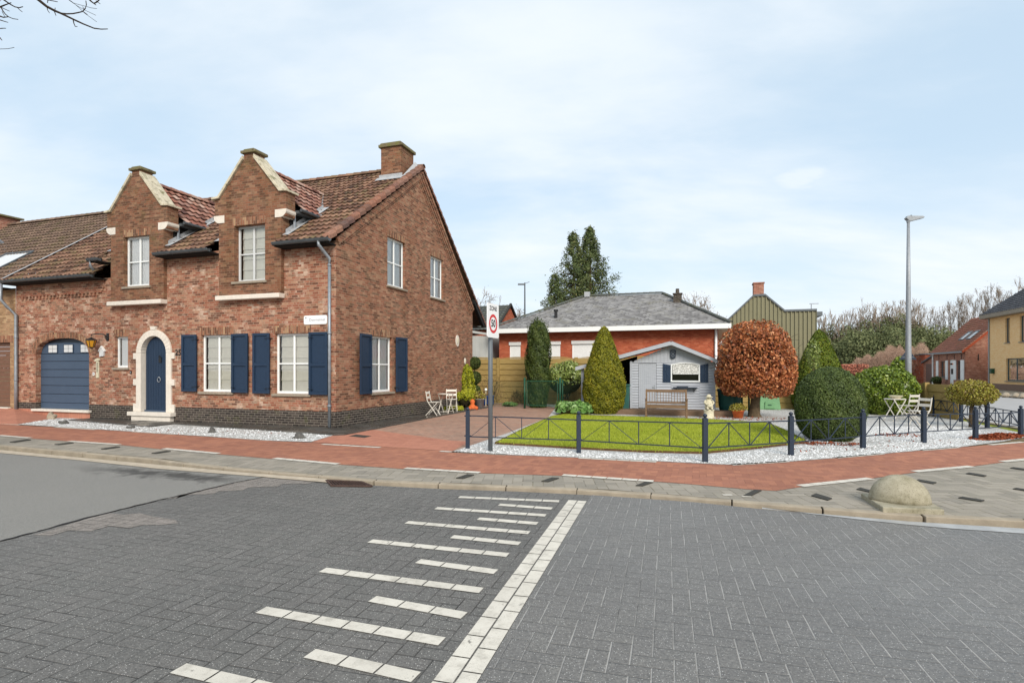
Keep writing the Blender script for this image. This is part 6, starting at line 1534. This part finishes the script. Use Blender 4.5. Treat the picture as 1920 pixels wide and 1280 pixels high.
# cladded house
CH = thing('cladded_house', 'tall olive grey house end clad in upright metal sheets with brick chimney', 'house', (CX,CY,0), -TH)
yb = 24.0; pr = [(11.0,0),(16.25,0),(16.25,5.2),(14.52,5.2),(13.45,6.15),(12.8,6.2),(11.0,4.55)]
m_ = MB(); prof = [(11.0,4.35),(12.8,6.12),(13.45,6.12),(14.52,5.12),(16.25,5.12)]
def zc(x):
    for (a, za), (b, zb) in zip(prof[:-1], prof[1:]):
        if a <= x <= b: return za+(zb-za)*(x-a)/(b-a)
    return 5.12
x = 11.0; 
while x < 16.24:
    xa, xb = x, min(x+.17, 16.25); xc = min(x+.23, 16.25)
    m_.face([(xa,yb,0),(xb,yb,0),(xb,yb,zc(xb)),(xa,yb,zc(xa))])
    if xc > xb:
        m_.face([(xb,yb,0),(xb,yb-.07,0),(xb,yb-.07,zc(xb)),(xb,yb,zc(xb))]); m_.face([(xb,yb-.07,0),(xc,yb-.07,0),(xc,yb-.07,zc(xc)),(xb,yb-.07,zc(xb))]); m_.face([(xc,yb-.07,0),(xc,yb,0),(xc,yb,zc(xc)),(xc,yb-.07,zc(xc))])
    x += .23
m_.face([(16.25,yb,0),(16.25,yb+8,0),(16.25,yb+8,5.12),(16.25,yb,5.12)]); m_.face([(11,yb,0),(11,yb+8,0),(11,yb+8,4.35),(11,yb,4.35)])
m_.build('cladding', M['cladding'], CH, fix=False)
m_ = MB()
for a, b in zip(prof[:-1], prof[1:]): m_.prism([(a[0],a[1]),(b[0],b[1]),(b[0],b[1]+.12),(a[0],a[1]+.12)], yb-.11, yb+8)
m_.box(16.252,16.62,yb+.3,yb+8,4.85,5.1); m_.build('roof_edge', M['pole'], CH)
m_ = MB(); m_.box(12.82,13.4,yb+.2,yb+.9,6.1,6.92); m_.box(12.78,13.44,yb+.15,yb+.95,6.922,7.0); m_.build('chimney', M['brick_red'], CH)
m_ = MB(); m_.tube([(16.05,yb+.5,5.1),(16.05,yb+.5,5.62)], .025, 6); m_.box(15.95,16.45,yb+.48,yb+.52,5.58,5.62); m_.build('antenna', M['galv'], CH)
# grey garage and dark roofed house behind the rear corner
GG = thing('metal_garage', 'pale grey sheet metal garage behind the wooden fence beside the sign pole', 'garage', (CX,CY,0), -TH)
m_ = MB(); x = -4.6
while x < -1.1:
    zt = 3.3+(x+4.6)*.05+.1; m_.box(x,x+.26,14.8,14.84,0,3.45); m_.box(x+.265,x+.335,14.77,14.8,0,3.45); x += .34
m_.box(-4.6,-1.1,14.84,18,0,3.4); m_.build('wall', M['greyclad'], GG)
m_ = MB(); m_.prism([(-4.8,3.42),(-2.9,3.75),(-1.1,3.46),(-1.1,3.58),(-2.9,3.88),(-4.8,3.54)], 14.7, 18.2); m_.build('roof', M['greyclad'], GG)
DH = thing('dark_roof_house', 'small brick house with mossy dark tiled roof seen between gable and road sign', 'house', (CX,CY,0), -TH)
m_ = MB(); m_.prism([(24.2,0),(30,0),(30,4.6),(27.1,6.45),(24.2,4.6)], -8.5, -4.05, 'x'); m_.build('wall', M['brick_orange'], DH, fix=False)
xf_, L_ = slope_xf(23.9,4.45,27.1,6.55); tiles(DH, 'roof', M['tile_dark'], xf_, -8.6, -3.95, 0, L_, tw=.3, th=.36, amp=.03); m_ = MB(); m_.face([(-8.6,30.3,4.45),(-3.95,30.3,4.45),(-3.95,27.1,6.55),(-8.6,27.1,6.55)]); m_.build('rear_roof', M['tile_dark'], DH, fix=False)
m_ = MB(); m_.prism([(23.85,4.42),(27.1,6.5),(30.3,4.42),(30.3,4.6),(27.1,6.68),(23.85,4.6)], -4.04, -3.9, 'x'); m_.build('verge_board', M['tile_dark'], DH)
# ------------------------------------------------------------ houses across the side street
YH = thing('yellow_brick_house', 'yellow brick two storey house at the right edge with dark framed windows', 'house', (CX,CY,0), -TH)
XW = 31.4
RF = lambda u, d, z: (XW+d, u, z)          # facade faces -x; u runs along the street
yo = [(34.2,37.9,.78,2.45,None),(33.6,36.05,3.60,5.45,None),(37.36,38.0,3.62,5.45,None)]
w = MB(RF); wall(w, 28, 40.4, .55, [(28,5.7),(40.4,5.7)], yo, .18); w.face([(40.4,0,0),(40.4,9,0),(40.4,9,5.7),(40.4,0,5.7)]); w.face([(28,0,0),(28,9,0),(28,9,5.7),(28,0,5.7)])
w.build('wall', M['brick_yellow'], YH, fix=False)
w = MB(RF); w.box(28,40.4,-.01,.1,-.1,.548); w.build('plinth', M['brick_brown'], YH)
M['anth'] = plain('anthracite frame', col(70,80,80), .4, .4)
def rwin(par, a, b, z0, z1, nx=1, fr='anth', cover='curtain', sill=.06): return window(par, RF, a, b, z0, z1, depth=.14, nx=nx, nz=1, fr=fr, cover=cover, sill=sill, sillm='sill', fw=.08, bar=.05)
rwin(YH,34.2,37.9,.78,2.45,3); rwin(YH,33.6,36.05,3.60,5.45,2,cover='none'); rwin(YH,37.36,38.0,3.62,5.45,1,cover='none')
w = MB(RF); w.box(27.6,40.75,-.5,.0,5.62,5.95); w.box(27.6,40.75,-.52,-.501,5.64,5.97); w.build('fascia', M['sill'], YH)
xr = lambda y, s, h: (XW-.5+.82*s-h*.57, y, 5.9+.57*s+h*.82)
tiles(YH, 'roof', M['tile_black'], xr, 27.6, 40.75, 0, 6.5, tw=.3, th=.34, amp=.03)
w = MB(RF); w.box(40.3,40.39,-.08,-.002,0,5.6); w.build('downpipe', M['galv'], YH)
t = thing('letter_box', 'dark green box mounted on the edge of the yellow brick wall', 'letter box', (*W(XW,39.7),1.5), -TH); m_ = MB(); m_.box(-.22,-.002,-.16,.16,-.18,.18); m_.box(-.26,.0,-.18,.18,.181,.2); m_.build('box', M['greenmetal'], t)
# brick cottage
BC = thing('brick_cottage', 'small red brick cottage with orange roof and cream shutters across the street', 'house', (CX,CY,0), -TH)
co = [(48.5,49.6,.9,2.4,None),(46.8,47.7,.1,2.5,None),(45.4,46.1,.75,2.4,None)]
w = MB(RF); wall(w, 44.5, 51.25, -.1, [(44.5,3.3),(51.25,3.3)], co, .12); w.build('front_wall', M['brick_red'], BC, fix=False)
w = MB(); w.prism([(XW,-.1),(XW+6.4,-.1),(XW+6.4,3.3),(XW+3.2,6.2),(XW,3.3)], 44.5, 44.6); w.build('gable_wall', M['brick_red'], BC, fix=False)
w = MB(); w.prism([(XW,-.1),(XW+6.4,-.1),(XW+6.4,3.3),(XW+3.2,6.2),(XW,3.3)], 51.15, 51.25); w.build('gable_wall', M['brick_red'], BC, fix=False)
rwin(BC,48.5,49.6,.9,2.4,1,'anth'); rwin(BC,45.4,46.1,.75,2.4,1,'anth')
w = MB(RF); w.box(46.8,47.7,.08,.12,.1,2.05); w.box(46.8,47.7,.08,.12,2.2,2.5); o = w.build('door', M['white'], BC); w = MB(RF); w.box(47.0,47.5,.07,.079,1.2,1.7); w.build('door_glass', M['black'], o)
for a, b in ((50.0,50.5),(47.9,48.4),(46.2,46.7),(44.65,45.3)):
    w = MB(RF); w.box(a,b,-.05,-.01,.7,2.45); w.box(a+.08,b-.08,-.06,-.051,.8,1.5); w.box(a+.08,b-.08,-.06,-.051,1.6,2.35); w.build('shutter', M['white'], BC)
for y in (45.2,46.6,48.1,49.9):
    w = MB(RF); w.box(y-.03,y+.03,-.03,-.0,2.55,3.0); w.build('wall_anchor', M['black'], BC)
w = MB(); w.box(XW+.9,XW+.96,44.46,44.5,2.4,2.95); w.build('wall_anchor', M['black'], BC)
xr = lambda y, s, h: (XW-.25+.72*s-h*.69, y, 3.22+.69*s+h*.72)
skm = lambda y, s: not (45.6 < y < 48.0 and 1.5 < s < 2.6 and not (46.6 < y < 47.0))
tiles(BC, 'roof', M['tile_cottage'], xr, 44.45, 51.35, 0, 4.75, tw=.25, th=.3, amp=.02, mask=skm)
for a, b in ((45.65,46.55),(47.05,47.95)):
    w = MB(lambda u, d, z: xr(u, d, z)); w.box(a,b,1.5,1.58,0,.1); w.box(a,b,2.52,2.6,0,.1); w.box(a,a+.08,1.58,2.52,0,.1); w.box(b-.08,b,1.58,2.52,0,.1); o = w.build('skylight', M['pole'], BC); w = MB(lambda u, d, z: xr(u, d, z)); w.box(a+.08,b-.08,1.58,2.52,.02,.05); w.build('skylight_pane', M['greyframe'], o)
w = MB(); w.prism([(XW-.3,3.16),(XW+3.2,6.42),(XW+3.2,6.22),(XW-.2,3.06)], 44.38, 44.47); w.build('verge', M['signred'] if False else plain('orange verge tiles', col(176,84,56), .8, .2), BC)
w = MB(RF); w.box(44.4,51.4,-.38,-.24,3.08,3.2); w.build('gutter', M['galv'], BC); w = MB(RF); w.box(51.15,51.3,-.1,-.02,0,3.1); w.build('downpipe', M['white'], BC)
CG = thing('cottage_garage', 'low brick garage with sloping roof and brown door left of the cottage', 'garage', (CX,CY,0), -TH)
w = MB(); w.prism([(51.4,-.1),(54.6,-.1),(54.6,2.3),(51.4,3.1)], XW+.3, XW+3.5, 'x'); w.build('wall', M['brick_red'], CG, fix=False)
w = MB(RF); w.box(51.8,53.9,.27,.298,0,2.2); w.build('garage_door', plain('brown timber door', col(116,92,84), .7, .2, .15), CG); w = MB(); w.prism([(51.3,3.1),(54.75,2.25),(54.75,2.38),(51.3,3.22)], XW+.1, XW+3.6, 'x'); w.build('roof', M['pole'], CG)
RW = thing('brick_outbuilding', 'long low orange brick outbuilding beyond the cottage garage', 'building', (CX,CY,0), -TH)
w = MB(); w.box(XW+.5,XW+5,54.8,64,-.1,3.15); w.build('wall', M['brick_orange'], RW); w = MB(); w.box(XW+.4,XW+5.1,54.75,64.1,3.15,3.28); w.build('roof', M['pole'], RW)
# boulders on the far verge
for u, v, wd in ((1885,743,.24),(1904,744,.22),(1917,745,.22)):
    t = thing('boulder', {1885:'pale round boulder, leftmost on the gravel verge before the yellow house',1904:'brown lumpy boulder, middle of three on the far verge',1917:'darker boulder at the picture edge on the far verge'}[u], 'boulder', (*G(u, v+2),.05), .3, 'boulders on the verge of the yellow house')
    m_ = MB(); m_.ball((0,0,.08), (wd,wd*.7,.17), 14, 9); m_.v = [(x*(1+.18*math.sin(z*20+y*9+u)), y, z*(1+.15*math.sin(x*9+u))) for x, y, z in m_.v]; m_.build('stone', M['boulder'], t)
# cottage front shrubs
blob_bush('cottage_shrub', 'small dark round shrub by the cottage door', 'bush', (*W(XW-.7,48.3),.05), (.5,.45,.5), 700, .09, 'l_yew', 31, lumps=12)
twig_shrub('sparse rose shrub above the low wooden fence', (*W(15.6,14.0),.0), .7, 1.75, 350, 'l_small', 'rose_shrub', 6)
twig_shrub('thin rose shrub with pale flowers near the cottage garage', (*W(17.0,15.5),.0), .5, 1.8, 260, 'l_beech', 'rose_shrub', 7)
t = thing('white_hydrangea', 'pale faded hydrangea blooms peeping out beside the beech crown', 'plant', (*W(13.6,10.2),0)); q = unit(rng.normal(0,1,(900,3))); leaves('flowers', q*np.array([.25,.25,.65])*rng.uniform(.5,1,(900,1))+np.array([0,0,2.15]), q, .04, 'pebbleL' if False else 'l_rhodo', t)
MB().tube([(0,0,0),(0,0,2)], .03, 6).build('stem', M['bark'], t)

# ------------------------------------------------------------ trees behind
def conifer(name, label, loc, h, R, n, seed, mat='l_conifer', gap=.35, low=.12, size=.16, group=None):
    t = thing(name, label, 'tree', loc, 0, group); r = np.random.default_rng(seed); rb_ = random.Random(seed)
    trunk_tube([(0,0,-.2),(.05,0,h*.5),(0,0,h*.97)], [h*.018,h*.012,.03], t, 'bark_con')
    nb_ = int(h*14); b_ = MB(); Pp = []; Nn = []; vv = []
    lean = r.uniform(0,6.28)
    for i in range(nb_):
        f = (i/nb_); z = h*(low+(1-low)*f); L_ = R*(1-f)**.75*r.uniform(.55,1.1)*(1+.2*math.sin(i*.35+seed))+.15; a = i*2.4+r.normal(0,.3)
        if r.uniform() < gap*.4: continue
        e = np.array([math.cos(a)*L_, math.sin(a)*L_, L_*.25-.1]); b_.tube([(0,0,z),tuple(e*.5+np.array([0,0,z])),tuple(e+np.array([0,0,z]))], [.05*(1-f)+.015,.03*(1-f)+.01,.008], 3, False)
        k_ = max(6, int(n/nb_*(.4+L_/R))); s = r.uniform(.25,1.05,k_)**.8
        p = np.outer(s, e)+np.array([0,0,z])+r.normal(0,1,(k_,3))*np.array([.16,.16,.22])*(.5+.25*L_)
        Pp.append(p); Nn.append(np.tile([math.cos(a),math.sin(a),.4],(k_,1))); vv.append(r.normal(.5+r.uniform(-.2,.2),.2,k_))
    b_.build('limbs', M['bark_con'], t); leaves('crown', np.concatenate(Pp), np.concatenate(Nn), size, mat, t, .9, .45, np.concatenate(vv)); return t
def wp(u, Y, z=0): return ((u-960)/F*Y, Y, z)
conifer('conifer_tree', 'taller right hand dark conifer behind the bungalow roof', wp(1106,52), 14.9, 4.0, 30000, 41, gap=.05, size=.10)
conifer('conifer_tree', 'thinner gappy left hand conifer behind the bungalow roof', wp(1075,51), 14.2, 3.4, 19000, 42, gap=.4, size=.10)
conifer('conifer_tree', 'short conifer at the left foot of the conifer pair', wp(1040,50), 10.2, 2.5, 11000, 43, gap=.2, size=.10)
def bare_tree(name, label, loc, h, seed, spread=.5, depth=4, r0=.02, kids_=3, group=None, up=.12, mat='bark_far', first=.3, minr=.018, buds=0, lenk=.72, cat='tree'):
    t = thing(name, label, cat, loc, 0, group); rb_ = random.Random(seed); b_ = MB(); tips = []
    m_ = MB(); m_.tube([(0,0,-.2),(.03*h*rb_.uniform(-1,1),0,h*.5),(.0,0,h*.93)], [h*r0,h*r0*.6,.02], 7); m_.build('trunk', M[mat], t, True)
    nb_ = 14
    for i in range(nb_):
        z = h*(first+(.92-first)*i/nb_); a = i*2.4+rb_.uniform(-.4,.4); L_ = h*.26*(1-.55*i/nb_)
        branch(b_, (0,0,z), (math.cos(a)*spread,math.sin(a)*spread,.8), L_, h*r0*.45*(1-.6*i/nb_), depth-1, rb_, 4, kids_, spread, up, .12, minr, lenk, tips)
    b_.build('branches', M[mat], t)
    if buds:
        tp = np.array(tips); k_ = rng.integers(0, len(tp), buds); Pp = tp[k_]+rng.normal(0,.25,(buds,3)); leaves('foliage', Pp, rng.normal(0,1,(buds,3)), .11, 'l_twig', t, 1., .16)  # thin loose quads here are bare twigs, not leaves
    return t
bare_tree('bare_tree', 'rounded leafless tree between the road sign and the bungalow hip', wp(957,62), 7.6, 51, .8, 4, .02, 3, None, .05, buds=1500)
bare_tree('bare_tree', 'leafless treetop showing over the dark tiled roof', wp(893,60), 9.3, 52, .8, 4, .02, 3, None, .05, buds=500)
bare_tree('bare_tree', 'leafless tree between bungalow chimney and cladded house', wp(1306,58), 8.4, 53, .8, 4, .02, 3, None, .05, buds=900)
# row of tall bare poplars
protos = [bare_tree('poplar_tree', 'bare greyish poplar of the tall row behind the cottage roof', (0,0,0), 13.2, 60+i, .33, 4, .010, 3, 'bare poplars of the row behind the cottage', .2, first=.15, minr=.016, buds=700, lenk=.62) for i in range(3)]
spots = [(1655,99),(1668,103),(1682,98),(1697,102),(1712,97),(1727,100),(1741,96),(1756,99),(1770,94),(1784,96),(1798,92),(1812,94),(1828,90),(1843,91),(1858,88),(1876,86),(1893,85),(1912,83),(1932,80)]
for i, (u, Y) in enumerate(spots):
    o = protos[i] if i < 3 else copy_tree(protos[i % 3])
    o.location = wp(u+random.uniform(-3,3), Y); o.rotation_euler.z = i*1.7; s = (.84 if u < 1780 else .90 if u < 1840 else .97)+random.uniform(-.05,.07); o.scale = (s,s,s)
# ivy clad and evergreen trees in front of them
def far_tree(label, u, Y, h, R, mat, seed, group, n=2600, bare=0, size=.26, gap=.0):
    t = thing('ivy_tree' if bare else 'bushy_tree', label, 'tree', wp(u, Y), 0, group); r = np.random.default_rng(seed); rb_ = random.Random(seed)
    trunk_tube([(0,0,-.2),(0,0,h*.8)], [.25,.06], t, 'bark_far')
    if bare:
        b_ = MB()
        for i in range(9): a = i*2.4; branch(b_, (0,0,h*(.5+.04*i)), (math.cos(a)*.5,math.sin(a)*.5,1), h*.17, .06, 3, rb_, 4, 3, .5, .15, .12, .02)
        b_.build('branches', M['bark_far'], t)
    L = 16; c = r.normal(0,1,(L,3)); c = unit(c)*r.uniform(.35,.8,(L,1)); Pp = []; Nn = []; vv = []
    for i in range(L):
        k_ = n//L; q = unit(r.normal(0,1,(k_,3))); cc = np.array([c[i,0]*R, c[i,1]*R, h*.52+c[i,2]*h*.44]); rad = R*r.uniform(.32,.6)
        Pp.append(cc+q*rad*np.array([1,1,1.25])*r.uniform(.6,1.08,(k_,1))); Nn.append(q); vv.append(r.normal(.5+r.uniform(-.22,.22)+.1*q[:,2], .16, k_))
    Pp = np.concatenate(Pp); ok = Pp[:,2] > .1
    leaves('crown', Pp[ok], np.concatenate(Nn)[ok], size, mat, t, .9, .55, np.concatenate(vv)[ok]); return t
gI = 'ivy clad trees of the far wood'; gB = 'green bushy trees at the foot of the far wood'
for i, (u, Y, h, R) in enumerate([(1537,80,9.2,1.9),(1552,84,10.4,2.2),(1572,82,9.8,2.4),(1588,86,11.2,2.4),(1606,84,11.0,2.6),(1625,88,12.2,2.6),(1643,86,11.4,2.6),(1662,88,12.6,2.8),(1680,86,12.4,2.8),(1700,88,12.6,2.6)]):
    far_tree('olive brown ivy clad leafless tree in the far wood left of the poplars', u, Y, h*.86, R, 'l_ivy2' if i % 2 else 'l_ivy', 70+i, gI, 4200, 1, .15)
for i, (u, Y, h, R) in enumerate([(1560,76,5.2,2.6),(1590,75,5.6,2.8),(1620,74,6.4,3),(1650,75,7.2,3.2),(1682,74,7.6,3.2),(1714,76,7.8,3.2),(1744,77,7.4,3),(1774,79,7.0,3),(1800,82,6.4,2.8),(1530,78,5.0,2.4)]):
    far_tree('dense green bushy tree low in front of the far wood', u, Y, h, R, 'l_ivy', 90+i, gB, 5600, 0, .16)
# brown brush and red hedge
n = 26000; X = []; 
u = rng.uniform(1515,1740,n); Y = rng.uniform(58,68,n); top = 1.5+2.6/(1+np.exp(-(u-1620)/22))+.25*np.sin(u*.11)+.2*np.sin(u*.31)
z = top*rng.uniform(0,1,n)**.7; Pp = np.stack([(u-960)/F*Y, Y, z], 1); Nn = rng.normal(0,.3,(n,3))+np.array([0,-1,.4])
d_ = leaf_quads(Pp, Nn, .30, .6, .05)
struct(fastmesh('undergrowth', d_, 4, np.clip(rng.normal(.5,.22,n),0,1), M['l_brush']), 'stuff')
t = thing('red_hedge', 'clipped red brown beech hedge beyond the laurel bush', 'hedge', (0,0,0)); n = 6500
a, b = Vector((*wp(1560,50)[:2],)), Vector((*wp(1622,50)[:2],)); s = rng.uniform(0,1,n); 
Pp = np.stack([a.x+(b.x-a.x)*s, a.y+(b.y-a.y)*s+rng.uniform(-.5,.5,n), 2.05*rng.uniform(0,1,n)**.6+.02*rng.normal(0,1,n)],1); leaves('leaves', Pp, rng.normal(0,.5,(n,3))+np.array([0,-1,.5]), .09, 'l_redhedge', t, .7, .6)
t = thing('green_hedge', 'green bush with red berries beside the dark triangular sign', 'bush', wp(1690,46)); 
q = unit(rng.normal(0,1,(3000,3))); Pp = q*np.array([.75,.7,1.35])*rng.uniform(.7,1.05,(3000,1))+np.array([-.1,0,1.3]); leaves('foliage', Pp[Pp[:,2]>0], q[Pp[:,2]>0], .11, 'l_bush', t, .8, .55)
# a hedge line closing the horizon behind everything
n = 24000; u = rng.uniform(-3000,5200,n); Y = rng.uniform(150,170,n); z = (4.2+1.3*np.sin(u*.013)+.9*np.sin(u*.037+1))*rng.uniform(0,1,n)**.6
struct(fastmesh('distant_wood', leaf_quads(np.stack([(u-960)/F*Y, Y, z],1), rng.normal(0,.3,(n,3))+np.array([0,-1,.4]), .9, .6, .5), 4, rng.uniform(0,1,n), M['l_ivy2']), 'stuff')

# ------------------------------------------------------------ light, sky, camera
SUN_EL, SUN_AZ = math.radians(32), math.radians(168)      # azimuth clockwise from +Y: behind the camera, a little to the right
world = bpy.data.worlds.new('World'); scene.world = world; world.use_nodes = True
wt = world.node_tree; wn = wt.nodes; wn.clear()
out = wn.new('ShaderNodeOutputWorld'); bg = wn.new('ShaderNodeBackground'); bg.inputs[1].default_value = .11; wt.links.new(bg.outputs[0], out.inputs[0])
sky = wn.new('ShaderNodeTexSky'); sky.sky_type = 'NISHITA'; sky.sun_disc = False; sky.sun_elevation = SUN_EL; sky.sun_rotation = SUN_AZ; sky.air_density = 1.0; sky.dust_density = 1.2; sky.ozone_density = 1.2
tc = wn.new('ShaderNodeTexCoord'); sp_ = wn.new('ShaderNodeSeparateXYZ'); wt.links.new(tc.outputs['Generated'], sp_.inputs[0])
def wm(op, a, b=0., clamp=False):
    n = wn.new('ShaderNodeMath'); n.operation = op; n.use_clamp = clamp
    for i, v in enumerate((a, b)):
        if isinstance(v, bpy.types.NodeSocket): wt.links.new(v, n.inputs[i])
        else: n.inputs[i].default_value = v
    return n.outputs[0]
zc_ = wm('ADD', wm('MAXIMUM', sp_.outputs[2], 0.), .22)
cb = wn.new('ShaderNodeCombineXYZ'); wt.links.new(wm('DIVIDE', sp_.outputs[0], zc_), cb.inputs[0]); wt.links.new(wm('DIVIDE', sp_.outputs[1], zc_), cb.inputs[1])
def wnoise(scale, detail, rough, dist=0, off_=0, stretch=(1,1,1)):
    mp = wn.new('ShaderNodeMapping'); mp.inputs['Location'].default_value = (off_,off_*.7,0); mp.inputs['Scale'].default_value = stretch; mp.inputs['Rotation'].default_value = (0,0,.5); wt.links.new(cb.outputs[0], mp.inputs[0])
    n = wn.new('ShaderNodeTexNoise'); n.inputs['Scale'].default_value = scale; n.inputs['Detail'].default_value = detail; n.inputs['Roughness'].default_value = rough; n.inputs['Distortion'].default_value = dist
    wt.links.new(mp.outputs[0], n.inputs[0]); return n.outputs[0]
n1 = wnoise(.75, 8, .52, .3, CLOUD_OFF if 'CLOUD_OFF' in globals() else 3.1, (1,1.8,1)); n2 = wnoise(2.6, 6, .6, .2, 7.7, (1,2.2,1))
f_ = wm('ADD', wm('MULTIPLY', n1, .92), wm('MULTIPLY', n2, .2))
mr = wn.new('ShaderNodeMapRange'); wt.links.new(f_, mr.inputs[0]); mr.inputs[1].default_value = .40; mr.inputs[2].default_value = .78; mr.inputs[3].default_value = .0; mr.inputs[4].default_value = 1.; mr.interpolation_type = 'SMOOTHSTEP'
hz = wm('SUBTRACT', 1., wm('MULTIPLY', wm('MAXIMUM', sp_.outputs[2], 0.), 3.2), True)      # thin haze low down
veil = wm('ADD', .16, wm('MULTIPLY', hz, .42))
cf = wm('MAXIMUM', veil, wm('ADD', wm('MULTIPLY', mr.outputs[0], .75), veil), True)
cs = wn.new('ShaderNodeSeparateXYZ'); wt.links.new(cb.outputs[0], cs.inputs[0])
ex_ = wm('POWER', wm('DIVIDE', wm('SUBTRACT', cs.outputs[0], .86), .16), 2.); ey_ = wm('POWER', wm('DIVIDE', wm('SUBTRACT', cs.outputs[1], 1.66), .11), 2.)
rr2 = wm('ADD', wm('ADD', ex_, ey_), wm('MULTIPLY', wm('SUBTRACT', n2, .5), 2.6)); puff = wm('MULTIPLY', wm('SUBTRACT', 1., rr2, True), .75)
cf = wm('MINIMUM', wm('MAXIMUM', cf, puff), .97)
mb2 = wn.new('ShaderNodeMix'); mb2.data_type = 'RGBA'; mb2.inputs[0].default_value = .72; wt.links.new(sky.outputs[0], mb2.inputs[6]); mb2.inputs[7].default_value = (4.1,5.45,6.6,1)
mix = wn.new('ShaderNodeMix'); mix.data_type = 'RGBA'; wt.links.new(cf, mix.inputs[0]); wt.links.new(mb2.outputs[2], mix.inputs[6]); mix.inputs[7].default_value = (6.1,6.5,6.85,1)
wt.links.new(mix.outputs[2], bg.inputs[0])
sl_ = bpy.data.lights.new('sun', 'SUN'); sl_.energy = 2.5; sl_.angle = math.radians(24); sl_.color = (1,.92,.82)
so2 = bpy.data.objects.new('sun', sl_); coll.objects.link(so2)
dirv = Vector((math.sin(SUN_AZ)*math.cos(SUN_EL), math.cos(SUN_AZ)*math.cos(SUN_EL), math.sin(SUN_EL)))
so2.rotation_euler = dirv.to_track_quat('Z', 'Y').to_euler(); so2.location = (0,-20,30)
cam = bpy.data.cameras.new('camera'); cam.sensor_width = 36; cam.lens = F/1920*36; cam.shift_y = (HZ-640)/1920; cam.clip_end = 3000; cam.clip_start = .05
co_ = bpy.data.objects.new('camera', cam); coll.objects.link(co_); co_.location = (0,0,CAMZ); co_.rotation_euler = (PI/2,0,0); scene.camera = co_
scene.view_settings.view_transform = 'Standard'; scene.view_settings.look = 'None'; scene.view_settings.exposure = 0.5; scene.view_settings.gamma = 1
scene.render.engine = 'CYCLES'; scene.cycles.max_bounces = 6; scene.cycles.diffuse_bounces = 3; scene.cycles.glossy_bounces = 3; scene.cycles.transparent_max_bounces = 12; scene.cycles.transmission_bounces = 3
scene.cycles.use_denoising = True
